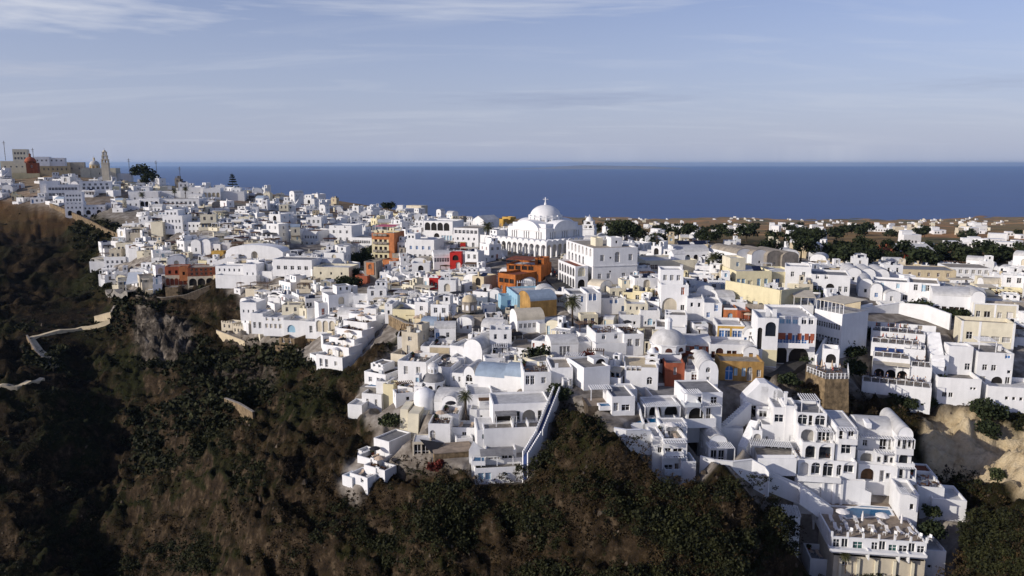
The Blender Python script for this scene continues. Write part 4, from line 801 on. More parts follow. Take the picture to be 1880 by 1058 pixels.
# ================= hotel: pool wing at the bottom
s = site('hotel_pool_wing', 'white hotel wing with a blue pool deck on its roof, lowest building of the cliff', 'hotel wing', 1528, 1060, 105, 8.5, 'the hotel pool deck', box=(1490, 1740, 920, 1058), fixed=True)
pw = s
blk(s, 1528, 1703, 985, 1019, .2, 11, front=[W_(1, .5, 1.2, 1.5, a=.01, b=.09), D_(1, .05, 1.0, 2.1, 'glass', a=.1, b=.18), W_(1, .4, 1.6, 1.4, 'glass_green', a=.22, b=.34), W_(1, .5, 1.0, 1.4, a=.42, b=.5), D_(1, .05, 1, 2.1, 'glass', a=.5, b=.58), W_(1, .4, 1.5, 1.3, 'glass_green', a=.6, b=.7), W_(1, .4, 1.5, 1.3, a=.71, b=.81), D_(1, .05, 1.0, 2.1, 'glass', a=.81, b=.89), W_(1, .6, 1.1, 1.2, a=.9, b=.99)], left=[W_(1, .8, .9, 1.3, 'curtain', a=.05, b=.3), W_(2, .8, .8, 1.2, 'curtain', a=.4, b=.9)], roofk='deck', para=.25, found=.2)
zd = s.z1 - .25; X0, X1 = s.x0, s.x1
balc(s, 1524, 1704, 1008, 1019, .2, 1.3)
blk(s, 1531, 1700, 1019, 1075, .35, 9, 'beige', name='lower_storey', found=8, roof='none', front=[W_(1, 2.7, .8, .6, 'dark', a=.08, b=.18)])
for i in range(7):
    mb = MB(); x = X0 + (X1 - X0) * i / 6; mb.box(x - .13, x + .13, .16, .44, zd + .2, zd + 1.0); mb.build('parapet_post', 'white', s.root)
for i in range(5):
    mb = MB(); x = X0 + (X1 - X0) * (i + .55) / 5.2; mb.box(x - .2, x + .2, 0, .34, s.z0 - 6, s.z1 - .2); mb.build('pilaster', 'cream', s.root)
for i, (a, b_) in enumerate(((.37, .4), (.69, .7), (.79, .8))):
    mb = MB(); x = X0 + (X1 - X0) * a; mb.box(x, x + .15, -1.0, .19, zd - 2.5, zd - 1.1); mb.build('balcony_divider', 'white', s.root)
def DP(s, px, py, z):   # sight line met with a level deck at local height z -> local x, y
    a, dy, dz = ray(px, py); t = (s.P.z + z - CAMZ) / dz; v = Vector((a * t, dy * t)) - s.P.xy; c, n = math.cos(-R(s.yaw)), math.sin(-R(s.yaw)); return (v.x * c + v.y * n, -v.x * n + v.y * c)
pool(s, [DP(s, *p, zd) for p in ((1538, 940), (1556, 953), (1638, 947), (1630, 933), (1583, 930))], zd + .06)
mb = MB(); q_ = [DP(s, *p, zd) for p in ((1500, 948), (1528, 981), (1530, 950), (1650, 948), (1690, 955), (1660, 925), (1560, 920), (1500, 935))]
xa, ya = DP(s, 1500, 935, zd); xb, yb_ = DP(s, 1675, 925, zd)
mb.box(xa, xb, 11.25, 17.5, zd - 8, zd + .004); mb.build('deck_extension', 'deck', s.root); PLACED.append((s.P.x + 6, s.P.y + 14, 8))
mb = MB(); mb.box(X0 - .02, X0 + .25, 11.22, 17, zd - 8, zd + .9); mb.build('side_parapet', 'white', s.root)
blk(s, 1700, 1738, 1010, 1075, 3.2, 6, name='end_block', found=6, front=[W_(1, 2.6, .6, .6, 'dark', a=.1, b=.4)])
# left annex under the pool deck
blk(s, 1488, 1527, 1026, 1062, 3.5, 5, name='left_annex', found=8, para=.9, roofk='roof_grey')
s = site('pool_shed', 'small white shed with a striped corrugated roof left of the pool deck', 'shed', 1455, 975, 110, 12, fixed=True); blk(s, 1428, 1470, 945, 974, 0, 3.5, front=[W_(2, 1.2, .5, .6, 'ash', a=.1, b=.5)], roof='none', found=6)
mb = MB()
for i in range(14):
    x = s.x0 - .15 + (s.x1 - s.x0 + .3) * i / 14; mb.box(x, x + .16, -.3, 3.7, s.z1 + (.06 if i % 2 else .02), s.z1 + (.16 if i % 2 else .1), None, True)
mb.build('roof', 'roof_white', s.root)
# ================= hotel: arcaded middle block and tower
s = site('hotel_arcade_wing', 'white hotel block with a row of five round arches above the pool', 'hotel wing', 1468, 922, 117.5, 9, 'the row of round hotel arches', box=(1465, 1585, 800, 920), fixed=True); aw = s
blk(s, 1460, 1590, 876, 921, .2, .75, name='base_wall', found=6, para=.05, roofk='paving', roof='none')
for p in (1510, 1531, 1545):
    x, _ = LP(s, p, 900, 0); mb = MB(); mb.box(x - .2, x + .2, -.2, .198, s.z0 - 3, s.z1); mb.build('pilaster', 'white', s.root)
blk(s, 1466, 1574, 843, 877, 1.0, 8, front=[A_(1, .1, 1.5, 2.3, 'fabric_white', a=.02, b=.2), A_(1, .3, 1.7, 2.2, a=.22, b=.4), A_(1, .05, 2.0, 2.7, a=.42, b=.62), A_(1, .3, .9, 2.0, a=.66, b=.76), A_(1, .9, 1.7, 1.9, a=.77, b=.97)], para=.6, roofk='roof_white', found=2, depth=.6)
balc(s, 1464, 1545, 874, 886, 1.0, 1.5)
blk(s, 1474, 1533, 812, 845, 2.6, 6, name='second_storey', front=[O_(1, .1, 2.0, 2.4, 'glass', a=.08, b=.45), O_(1, .1, 2.4, 2.7, 'glass', a=.5, b=.95)], para=.7, depth=.9, found=.5)
blk(s, 1467, 1500, 782, 813, 4.4, 6, name='third_storey', front=[O_(1, .1, 2.6, 2.3, 'curtain', a=.1, b=.95)], para=.7, depth=.9, found=.5)
blk(s, 1500, 1528, 786, 811, 5.0, 6, name='third_storey', front=[D_(3, .1, .8, 2.0, 'glass', a=.1, b=.9)], para=.2, found=.5); perg(s, 1499, 1531, 793, 810, 5.0, 1.8, 8)
blk(s, 1463, 1519, 757, 783, 6.3, 7, name='top_storey', front=[A_(1, .2, 2.2, 1.9, 'glass', a=.03, b=.38), D_(1, .1, .8, 1.8, 'dark', a=.4, b=.55), A_(1, .2, 2.2, 1.9, 'glass', a=.6, b=.97)], left=[A_(1, .3, 2.2, 1.9, 'glass', a=.15, b=.7)], para=.5, roofk='roof_grey', found=.5)
pergola(s.root, s.x0 + 1, s.x0 + 4, s.ly + 1.5, s.ly + 5, s.z1 - .5, s.z1 + 1.7, 'white', 8)
blk(s, 1443, 1464, 745, 815, 8.2, 5, name='stair_tower', para=.3, found=3, front=[W_(1, .5, .7, 1, 'glass', a=.4, b=.9)]); blk(s, 1421, 1443, 748, 780, 8.4, 7, name='west_wing', left=[W_(3, .8, .9, 1.2, 'curtain')], front=[W_(1, .4, 2.0, 1.4, 'glass', a=.05, b=.9)], para=.7, found=3); blk(s, 1400, 1460, 779, 842, 8.35, 3, name='long_wall', front=[W_(4, 3.1, .5, .8, 'curtain', a=.05, b=.9)], para=.1, found=4, roof='none')
chimney(s.root, LP(s, 1443, 745, 8)[0], 8.6, s.z1 + 4.2, 1.6, .45)
s = site('hotel_middle_wing', 'narrow white hotel block with a sloped roof, pergola and dark windows', 'hotel wing', 1538, 836, 119.5, 9, fixed=True); blk(s, 1537, 1574, 784, 836, 0, 9, front=[D_(1, 2.6, .8, 1.9, 'dark', a=.12, b=.35), W_(1, 3.2, .9, 1, 'dark', a=.55, b=.9), W_(1, .2, 2.2, 1.6, 'glass', a=.25, b=.8)], left=[W_(1, 1, 1, 1.5)], para=.15, found=3); perg(s, 1539, 1576, 791, 806, 0, 1.3, 7); balc(s, 1540, 1575, 806, 817, 0, 1.0)
# ================= hotel: vaulted right wing
s = site('hotel_vaulted_wing', 'four-storey white hotel wing with barrel vaults and pergola balconies', 'hotel wing', 1600, 905, 119, 10, 'the vaulted hotel wing', box=(1572, 1683, 770, 910), fixed=True)
blk(s, 1576, 1648, 800, 905, 2.2, 7, front=[W_(1, 8.0, .9, 1.1, 'dark', a=.12, b=.26), D_(1, 7.4, 1.3, 2.1, 'dark', a=.55, b=.75), D_(1, 7.4, .9, 2.1, 'curtain', a=.78, b=.9)], roof='vault_x', rise=2.2, found=3)
blk(s, 1575, 1648, 827, 905, .8, 1.4, name='second_storey', front=[O_(1, 4.7, 2.4, 2.2, 'curtain', a=.06, b=.42), W_(1, 5.2, .7, 1.1, 'glass', a=.5, b=.62), D_(1, 4.7, .9, 1.9, 'dark', a=.66, b=.8), W_(1, 5.2, .7, 1.1, a=.82, b=.95)], para=.5, found=2, depth=.9); perg(s, 1608, 1645, 832, 850, .8, 1.4, 8); perg(s, 1582, 1638, 804, 818, 2.2, 1.2, 12)
blk(s, 1577, 1648, 852, 905, -.7, 1.5, name='first_storey', front=[O_(1, 1.9, 2.8, 2.2, 'wood', a=.05, b=.45), D_(1, 1.9, 1.0, 2.0, 'curtain', a=.55, b=.7), W_(1, 2.5, .7, 1.0, a=.72, b=.85)], para=.5, found=3, depth=.9)
blk(s, 1648, 1677, 800, 905, -.2, 10, name='front_bay', roof='vault_y', rise=1.5, front=[W_(1, 7.7, .7, 1.6, 'dark', a=.04, b=.3), D_(1, 7.3, 1.0, 2.2, 'dark', a=.35, b=.68), W_(1, 7.7, .7, 1.6, 'dark', a=.7, b=.97), O_(1, 4.6, 1.9, 2.0, 'glass', a=.18, b=.85), D_(1, 2.0, 1, 2, 'dark', a=.3, b=.6), W_(1, .5, .7, 1.0, 'dark', a=.35, b=.65)], found=4, depth=.5)
perg(s, 1645, 1681, 807, 824, -.2, 1.2, 8); perg(s, 1647, 1683, 860, 880, -.2, 1.4, 8); balc(s, 1646, 1678, 824, 836, -.2, .9); balc(s, 1646, 1680, 850, 858, -.2, 1.0); balc(s, 1647, 1682, 878, 890, -.2, 1.2)
mb = MB(); mb.box(-1, -.2, 2.0, 4.5, s.z1 + .2, s.z1 + 1.1); s2_ = mb.build('dormer', 'white', s.root)
s = site('hotel_stepped_houses', 'low white stepped houses with roof terraces right of the pool', 'houses', 1700, 948, 113, 12, fixed=True); blk(s, 1655, 1688, 906, 950, -3, 6, name='wall', front=[W_(1, 1.2, .6, 1.0, 'dark', a=.5, b=.8)], para=.5, found=4); blk(s, 1686, 1735, 893, 945, 2.5, 7, name='middle_step', para=.6, found=5, front=[W_(2, 1, .6, .8, 'curtain')]); blk(s, 1712, 1776, 915, 955, 1.5, 6, name='lower_step', para=.5, found=6); blk(s, 1682, 1722, 874, 905, 9, 6, name='upper_step', roofk='brick', para=.3, found=6); perg(s, 1653, 1672, 908, 935, -3, 2.5, 6)
s = site('zigzag_stair_wall', 'white zigzag stair wall descending to the pool deck', 'stair wall', 1500, 925, 114, 9, fixed=True)
for (xa, ya_, xb, yb_, ly, hgt) in ((1392, 842, 1463, 842, 3.2, 5), (1405, 868, 1470, 895, 1.2, 1.2), (1470, 893, 1530, 935, -.8, 1.2), (1535, 878, 1600, 905, 3.4, 1.4)):
    x0, z0 = LP(s, xa, ya_, ly); x1, z1 = LP(s, xb, yb_, ly); mb = MB()
    if x1 < x0: x0, z0, x1, z1 = x1, z1, x0, z0
    for k, yy in ((0, ly), (1, ly + 1.4)):
        mb.poly([(x0, yy, z0 - 3), (x1, yy, z1 - 3), (x1, yy, z1), (x0, yy, z0)]); mb.poly([(x1, yy + .22, z1 - 3), (x0, yy + .22, z0 - 3), (x0, yy + .22, z0), (x1, yy + .22, z1)]); mb.poly([(x0, yy, z0), (x1, yy, z1), (x1, yy + .22, z1), (x0, yy + .22, z0)])
        for x, z in ((x0, z0), (x1, z1)): mb.poly([(x, yy, z - 3), (x, yy, z), (x, yy + .22, z), (x, yy + .22, z - 3)])
    n = 10
    for i in range(n):
        a = x0 + (x1 - x0) * i / n; b_ = x0 + (x1 - x0) * (i + 1) / n; z = z0 + (z1 - z0) * (i + .5) / n - .8; mb.box(a, b_, ly + .23, ly + 1.39, z - 1, z)
    mb.build('stair_flight', 'white', s.root)
# long pergola terrace, vault house, gabled stair house
s = site('pergola_terrace', 'white terrace under a long slatted pergola left of the hotel', 'terrace', 1460, 850, 119, 10, fixed=True); blk(s, 1392, 1462, 838, 862, 1.5, 4.5, name='wall', para=.05, roofk='paving', found=4); blk(s, 1398, 1462, 815, 840, 5.5, 1, name='back_wall', roof='none', found=1, front=[W_(4, .5, 1.3, 1.4, 'glass', a=.1, b=.9)]); perg(s, 1378, 1456, 818, 838, 5.5, 3.2, 22)
s = site('barrel_vault_house', 'small white barrel-vaulted house with a striped pergola on the cliff edge', 'house', 1318, 848, 121, 0, 'the barrel-vaulted house with striped pergola', fixed=True); blk(s, 1301, 1336, 813, 849, 0, 6, roof='vault_y', rise=1.3, front=[W_(1, 2.6, .4, .8, 'glass', a=.4, b=.6), D_(2, .1, 1.0, 2.0, 'glass', a=.1, b=.9)], left=[W_(2, 1, .8, 1.2, 'curtain')], found=4); perg(s, 1303, 1350, 824, 845, 0, 2.6, 14)
wallrun('cliff_wall', 'low white parapet wall running along the cliff edge to the hotel', [(1285, 850, 117), (1312, 857, 116), (1345, 860, 115.5), (1380, 856, 116), (1405, 870, 115), (1412, 880, 114.5)], 1.1, t=.3, found=3.5)
s = site('gabled_stair_house', 'white house with a pointed gable facade, tall dark door and steps', 'house', 1405, 765, 132, 6, 'the house with a pointed white gable', box=(1360, 1450, 702, 770), fixed=True)
x0, zb = LP(s, 1362, 768, 0); x1, _ = LP(s, 1448, 768, 0); xm, zt = LP(s, 1402, 704, 0); _, ze = LP(s, 1362, 735, 0); mb = MB(); w = x1 - x0
wall(mb, (x0, 0), (1, 0), w, zb - 4, ze, [(w * .46, zb + 3.4, w * .14, 2.6, False), (w * .28, ze - 1.6, .7, .7, False), (w * .25, zb + .2, w * .3, 2.2, False), (w * .75, zb + 3.3, w * .2, 2.4, True)], .5)
mb.poly([(x0, 0, ze), (x1, 0, ze), (x1 - w * .12, 0, ze + (zt - ze) * .45), (xm + .8, 0, zt), (xm - .6, 0, zt)])
for p, q_ in (((x0, 0, ze), (xm - .6, 0, zt)), ((xm - .6, 0, zt), (xm + .8, 0, zt)), ((xm + .8, 0, zt), (x1 - w * .12, 0, ze + (zt - ze) * .45)), ((x1 - w * .12, 0, ze + (zt - ze) * .45), (x1, 0, ze))):
    mb.poly([p, q_, (q_[0], 3.5, q_[2]), (p[0], 3.5, p[2])])
mb.poly([(x1, 0, zb - 4), (x1, 3.5, zb - 4), (x1, 3.5, ze), (x1, 0, ze)]); mb.poly([(x0, 3.5, zb - 4), (x0, 0, zb - 4), (x0, 0, ze), (x0, 3.5, ze)]); mb.build('wall', 'white', s.root)
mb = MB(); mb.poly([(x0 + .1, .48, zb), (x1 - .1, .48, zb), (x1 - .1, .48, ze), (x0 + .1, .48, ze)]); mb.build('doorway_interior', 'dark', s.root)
stair(s.root, (x0 - 4.5, -3.5, zb - 1), (x0 + 1, -.6, zb + 3.2), 1.4, 16); stair(s.root, (x1 + .6, -2.5, zb + 1), (x1 + .8, 5, ze - .6), 1.3, 14)
blk(s, 1392, 1422, 752, 770, -2.5, 2, name='lower_block', front=[W_(1, .3, 2.4, 1.3, 'dark', a=.05, b=.6)], para=.4, found=4)
s = site('steep_stair', 'steep white flight of steps between white walls above the pergola terrace', 'stairs', 1365, 820, 124, 8, fixed=True); x0, z0 = LP(s, 1362, 822, 0); x1, z1 = LP(s, 1385, 772, 4.5); stair(s.root, (x0, 0, z0), (x1, 4.5, z1), 1.5, 22, found=4); blk(s, 1282, 1365, 783, 845, 4.2, 1.2, name='side_wall', found=3, roof='none', front=[W_(3, 2.6, .7, 1.1, 'dark', a=.42, b=.68)]); blk(s, 1382, 1400, 790, 815, 1.5, 4, name='corner_block', front=[O_(1, .3, 1.3, 1.5, 'curtain')], para=.7, found=4)
# ================= houses with little pools, left of the hotel
s = site('pool_house_row', 'white cliff houses with slatted pergolas and two small plunge pools', 'houses', 1200, 780, 124, -4, 'the white houses with plunge pools', box=(1150, 1285, 735, 790))
blk(s, 1197, 1262, 727, 745, 10, 8, name='wall', roofk='roof_grey', para=.5, found=5); blk(s, 1188, 1250, 746, 766, 4.5, 5.4, name='front_rooms', front=[O_(1, .1, 2.4, 2.0, 'dark', a=.05, b=.45), O_(1, .1, 2.6, 2.0, 'dark', a=.5, b=.95)], para=.2, found=3, depth=.8); perg(s, 1184, 1250, 748, 766, 4.5, 2.6, 18)
terrace(s.root, LP(s, 1158, 785, 0)[0], LP(s, 1212, 785, 0)[0], 0, 4.4, LP(s, 1190, 782, 0)[1], .3, floork='paving', found=5)
z_ = LP(s, 1190, 782, 0)[1]; xa = LP(s, 1163, 780, 0)[0]; pool(s, [(xa, .6), (xa + 2.6, .5), (xa + 2.8, 2.6), (xa + .6, 2.8)], z_ + .3); xa = LP(s, 1183, 780, 0)[0]; pool(s, [(xa, .5), (xa + 3.4, .4), (xa + 3.6, 2.6), (xa + .8, 2.8)], z_ + .3)
for p in (1181, 1214):
    x = LP(s, p, 780, 0)[0]; mb = MB(); pr = [(0, 2.6), (1.2, 2.2), (2.2, 1.0), (4.4, .5)]
    for (ya_, ha), (yb_, hb_) in zip([(4.6, 2.6), (3.2, 2.2), (2.0, 1.1), (.2, .6)], [(3.2, 2.2), (2.0, 1.1), (.2, .6), (.0, .5)]):
        mb.poly([(x, ya_, z_ - 1), (x, yb_, z_ - 1), (x, yb_, z_ + hb_), (x, ya_, z_ + ha)]); mb.poly([(x + .25, yb_, z_ - 1), (x + .25, ya_, z_ - 1), (x + .25, ya_, z_ + ha), (x + .25, yb_, z_ + hb_)]); mb.poly([(x, ya_, z_ + ha), (x, yb_, z_ + hb_), (x + .25, yb_, z_ + hb_), (x + .25, ya_, z_ + ha)])
    mb.poly([(x, 0, z_ - 1), (x + .25, 0, z_ - 1), (x + .25, 0, z_ + .5), (x, 0, z_ + .5)]); mb.build('curved_divider', 'white', s.root)
s = site('grey_roof_house', 'white two-level house with a dark grey flat roof and upper pergola', 'house', 1300, 775, 128, -4, 'the dark grey flat-roofed house', box=(1256, 1352, 715, 790))
blk(s, 1262, 1327, 722, 772, 2, 8, roofk='roof_grey', para=.25, front=[W_(1, 2.7, 1.6, 1.5, 'dark', a=.66, b=.86), D_(1, 2.4, .8, 1.9, 'dark', a=.3, b=.42), D_(1, .2, .9, 2, 'dark', a=.55, b=.7), O_(1, .1, 3.0, 2.2, 'dark', a=.04, b=.5)], found=4); perg(s, 1256, 1290, 724, 742, 2, 2.4, 9); balc(s, 1257, 1287, 741, 748, 2, 2.2, 'rail'); perg(s, 1286, 1326, 748, 765, 2, 1.8, 10); balc(s, 1243, 1315, 770, 786, 2, 2.5)
s = site('flat_deck_house', 'white flat-roofed house with a shaded deck and small square pool', 'house', 1150, 762, 127, -6, 'the house with a square pool deck', box=(1080, 1190, 715, 768)); blk(s, 1124, 1166, 729, 762, 0, 7, roofk='roof_grey', para=.35, front=[W_(1, .7, .9, 1.5, 'curtain', a=.05, b=.3), W_(1, .7, 1.5, 1.1, 'dark', a=.4, b=.8)], right=[], found=5); blk(s, 1138, 1170, 716, 733, 7.5, 4, name='back_block', para=.3, found=4)
terrace(s.root, LP(s, 1083, 750, 0)[0], s.x0 - 2.5, 1.5, 7, LP(s, 1110, 748, 1.5)[1], .25, 'dark_stone', 'deck', 4); z_ = LP(s, 1110, 748, 1.5)[1]; xa = LP(s, 1103, 745, 1)[0]; pool(s, [(xa, .9), (xa + 2, .9), (xa + 2, 2.6), (xa, 2.6)], z_ + .3); perg(s, 1085, 1124, 716, 735, 6.6, 2.5, 10)
s = site('stacked_balcony_house', 'three-storey white cliff house with shaded balconies and two sun loungers', 'house', 1240, 868, 115, -2, 'the three-storey cliff house', box=(1195, 1282, 775, 875), fixed=True)
blk(s, 1218, 1262, 806, 874, 1.0, 6, front=[W_(1, 3.3, 1.4, 1.4, 'dark', a=.06, b=.36), W_(1, 3.0, 1.9, 1.6, 'dark', a=.4, b=.85), W_(1, .3, 1.8, 1.6, 'dark', a=.06, b=.45), D_(1, .1, 1.0, 2.0, 'wood', a=.5, b=.75)], roofk='paving', para=.8, found=4); blk(s, 1199, 1219, 802, 842, 2, 5, name='side_room', front=[W_(1, .9, .9, 1, 'dark', a=.45, b=.9)], para=.6, found=5); blk(s, 1212, 1262, 778, 806, 6, 3, name='upper_rooms', front=[O_(1, .1, 4.0, 2.2, 'dark', a=.05, b=.95)], para=.2, found=1, depth=1.0); perg(s, 1222, 1262, 784, 806, 6, 1.8, 9)
perg(s, 1220, 1262, 815, 835, 1, 1.2, 10); balc(s, 1222, 1256, 830, 838, 1, 1.0); perg(s, 1216, 1262, 842, 862, 1, 1.2, 10); balc(s, 1221, 1252, 862, 874, 1, 1.8, 'rail', 'glass_balcony'); blk(s, 1251, 1278, 848, 874, -.5, 4, name='side_terrace', para=.9, found=4); blk(s, 1224, 1250, 880, 912, 1.5, 3, 'beige', name='stone_pier', para=0, found=6, roof='none')
wallrun('garden_wall', 'low white wall with small niches above the brown cliff', [(1127, 797, 118), (1150, 801, 117.5), (1175, 800, 118), (1195, 803, 118.5)], 1.0, found=3)
# ================= villa with the blue-painted stair (centre front)
s = site('infinity_villa', 'long white villa with open patios under a grey-white flat roof', 'villa', 950, 800, 128, -7, 'the long villa beside the blue stair', box=(870, 1025, 718, 885))
blk(s, 905, 1010, 743, 776, 2.5, 7, front=[O_(1, .1, 3.2, 2.2, 'dark', a=.02, b=.34), D_(1, .1, .9, 2, 'dark', a=.38, b=.48), O_(1, .1, 2.6, 2.2, 'curtain', a=.5, b=.76), D_(1, .1, .9, 2.0, 'dark', a=.78, b=.86), D_(1, .1, .9, 2, 'dark', a=.9, b=.99)], para=.35, found=5, depth=1.2); band_z = s.z1
canopy(s.root, s.x0 + .3, s.x0 + 4, .5, 2.4, s.z0, s.z0 + 2.3, 'roof_grey', 2, .2, 'shade_sail')
terrace(s.root, LP(s, 888, 778, -1)[0], LP(s, 996, 778, -1)[0], -1, 2.4, s.z0, .35, found=4.5)
for p in (940, 968): x = LP(s, p, 770, 0)[0]; mb = MB(); mb.box(x, x + .2, -.7, 2.3, s.z0 - .3, s.z0 + 1.0); mb.build('patio_divider', 'white', s.root)
s = site('middle_villa', 'white villa with a wide green-tinted window and four-pane glass door', 'villa', 915, 822, 123, -7); blk(s, 876, 950, 791, 815, 0, 7, front=[W_(1, .9, 3.4, .9, 'glass_green', a=.1, b=.52), W_(1, .2, 2.6, 1.7, 'dark', a=.64, b=.98)], para=.12, found=4, roofk='roof_white'); blk(s, 948, 962, 790, 822, 2, 4, name='stair_head', roof='gable_y', found=4)
terrace(s.root, s.x0 - 8.2, s.x0 + 1.2 - .0, -3.2, -.05, -1.0, .25, floork='roof_grey', found=4)
s = site('lower_pool_villa', 'white villa with a turquoise plunge pool behind a pointed wall', 'villa', 905, 862, 118, -7, 'the turquoise plunge pool', box=(862, 965, 815, 885)); blk(s, 893, 948, 829, 860, 1.8, 4, front=[W_(2, .4, 1.3, 1.6, 'curtain', a=.05, b=.45), D_(2, .1, 1.0, 2.1, 'glass', a=.5, b=.95)], para=.3, roofk='roof_grey', found=3); blk(s, 872, 960, 861, 886, -.8, 2.5, name='base_wall', para=.3, found=4, front=[W_(2, .5, 1, 1.3, 'sky_blue', a=.05, b=.35)], roofk='paving')
canopy(s.root, s.x0 + 1, s.x0 + 6.5, -.2, 1.7, s.z1, s.z1 + 2.4, 'roof_grey', 3, .5, 'shade_sail')
xa, z_ = LP(s, 868, 846, .6); pool(s, [(xa, .2), (xa + 1.8, 0), (xa + 2, 1.7), (xa + .4, 2)], z_); mb = MB(); mb.poly([(xa - .5, 2.6, z_ - 3), (xa + 3.2, 2.6, z_ - 3), (xa + 3.2, 2.6, z_ + .4), (xa + 1.3, 2.6, z_ + 1.6), (xa + .3, 2.6, z_ + 2.6), (xa - .5, 2.6, z_ + 1.0)]); mb.poly([(xa + 3.2, 2.9, z_ - 3), (xa - .5, 2.9, z_ - 3), (xa - .5, 2.9, z_ + 1.0), (xa + .3, 2.9, z_ + 2.6), (xa + 1.3, 2.9, z_ + 1.6), (xa + 3.2, 2.9, z_ + .4)]); mb.build('pointed_wall', 'white', s.root)
# blue painted stair down the right side
P0, P1, P2 = [hit(*p) + Vector((0, 0, 1.3)) for p in ((1022, 730), (990, 812), (964, 854))]; r = empty('blue_stair', P2); tag(r, 'long stair with deep blue painted sides descending beside the villa', 'staircase'); ALLOBJ.append(r)
def flight(P, Q, n):
    d = (Q - P); u = d.xy.normalized(); v = Vector((-u.y, u.x)); mb = MB(); sb = MB(); bb = MB()
    for i in range(n):
        a = P.xy + u * (d.xy.length * i / n) - r.location.xy; b_ = P.xy + u * (d.xy.length * (i + 1) / n) - r.location.xy; z = P.z + d.z * (i + 1) / n - r.location.z
        mb.prism([tuple(a - v * .42), tuple(b_ - v * .42), tuple(b_ + v * .42), tuple(a + v * .42)], z - 4, z)
    for sd, m_ in ((-1, sb), (1, bb)):
        for i in range(n // 2):
            a = P.xy + u * (d.xy.length * i * 2 / n) - r.location.xy; b_ = P.xy + u * (d.xy.length * (i + 1) * 2 / n) - r.location.xy; z = P.z + d.z * (i * 2 + 1) / n - r.location.z
            q_ = [tuple(a + v * sd * .44), tuple(b_ + v * sd * .44), tuple(b_ + v * sd * .64), tuple(a + v * sd * .64)]
            if sd < 0: q_ = q_[::-1]
            m_.prism(q_, z - 5, z + .9)
    mb.build('steps', 'deep_blue', r); sb.build('side_wall', 'white', r); bb.build('side_wall', 'white', r)
flight(P1, P0, 40); flight(P2, P1, 24)
# ================= tall white domed church with lantern, apse and cream buttresses
s = site('lantern_church', 'white church with lantern-topped dome, rounded apse and cream buttresses', 'church', 797, 755, 143, 10, 'the white church with a lantern dome', box=(730, 852, 664, 800))
blk(s, 770, 850, 722, 760, 4, 11, para=.1, roofk='roof_grey', front=[W_(1, 1.4, .6, 1.2, 'dark', a=.8, b=.9)], found=5); xm, zz = LP(s, 796, 716, 8.5)
dome(s.root, (xm, 8.5), zz, 2.25, 1.75, 1.9, domek='roof_grey', win='dark', cross=False, lantern=False); dome(s.root, (xm, 8.5), zz + 3.5, 1.0, .8, 1.3, n=8, lantern=False, win='curtain')
mb = MB(); xa, za = LP(s, 776, 757, 2); rr_ = 2.15; hh = LP(s, 776, 735, 2)[1] - za
mb.lathe([(rr_, za - 6), (rr_, za + hh)] + [(rr_ * math.cos(t * math.pi / 12), za + hh + rr_ * .95 * math.sin(t * math.pi / 12)) for t in range(1, 6)] + [(0, za + hh + rr_ * .95)], 24, (xa, 3.5)); weld(mb.build('apse', 'white', s.root), 50)
blk(s, 797, 850, 738, 762, 2.2, 7, name='south_arm', roof='vault_x', rise=1.7, front=[W_(1, .8, .5, 1.2, 'dark', a=.7, b=.85)], found=4); blk(s, 812, 838, 735, 768, 1, 3, name='porch', roof='vault_y', rise=.9, found=4, front=[A_(1, .3, .8, 1.8, 'curtain')])
for (xl, xr, yt, yb, ly, dd) in ((734, 748, 752, 800, -1.0, 4), (748, 768, 760, 806, -2.2, 4.5), (766, 782, 762, 800, -.6, 3)):
    x0, z1 = LP(s, xl, yt, ly); x1, _ = LP(s, xr, yt, ly); _, z0 = LP(s, xl, yb, ly - 1); mb = MB()
    mb.poly([(x0, ly - 1.3, z0 - 4), (x1, ly - 1.3, z0 - 4), (x1, ly + .3, z1), (x0, ly + .3, z1)]); mb.poly([(x0, ly + dd, z0 - 4), (x0, ly - 1.3, z0 - 4), (x0, ly + .3, z1), (x0, ly + dd, z1 + .4)]); mb.poly([(x1, ly - 1.3, z0 - 4), (x1, ly + dd, z0 - 4), (x1, ly + dd, z1 + .4), (x1, ly + .3, z1)]); mb.poly([(x0, ly + .3, z1), (x1, ly + .3, z1), (x1, ly + dd, z1 + .4), (x0, ly + dd, z1 + .4)]); mb.build('buttress', 'cream', s.root)
def quick(name, label, cat, D, yaw, blocks, lm=None):
    xl, xr, yt, yb = blocks[0][:4]; s = site(name, label, cat, (xl + xr) / 2, yb, D, yaw, lm)
    for i, b in enumerate(blocks):
        kw = b[6] if len(b) > 6 else {}
        kw = dict(kw)
        if i: kw.setdefault('name', 'wing')
        blk(s, *b[:6], **kw)
    return s
quick('long_vault_church', 'white hall under a pale grey barrel roof with a half-moon window', 'hall', 150, 18, [(872, 926, 690, 713, 0, 7, dict(roof='vault_x', rise=1.8, roofk='roof_blue', left=[W_(1, 1, .7, 1.4, 'curtain')])), (850, 872, 690, 712, 1, 6, dict(roof='vault_y', rise=2, front=[A_(1, 1.2, 1.8, 1.5, 'dark', a=.2, b=.8), W_(2, .1, .5, .9, 'dark')])), (826, 850, 684, 708, 1.5, 7, dict(front=[W_(2, .8, .5, 1.1, 'curtain')], para=.3))], 'the pale grey barrel roof')
quick('second_vault_hall', 'white barrel-roofed hall with a rounded gable facing the lane', 'hall', 152, 20, [(926, 966, 690, 712, 0, 6, dict(roof='vault_x', rise=1.9, roofk='roof_blue', left=[W_(1, 1, .6, 1)]))])
quick('square_vault_hall', 'white house with a tall barrel vault near the walled ochre yard', 'house', 166, 24, [(850, 885, 640, 668, 0, 8, dict(roof='vault_y', rise=2.2)), (826, 850, 634, 660, 2, 7, dict(para=.5))])
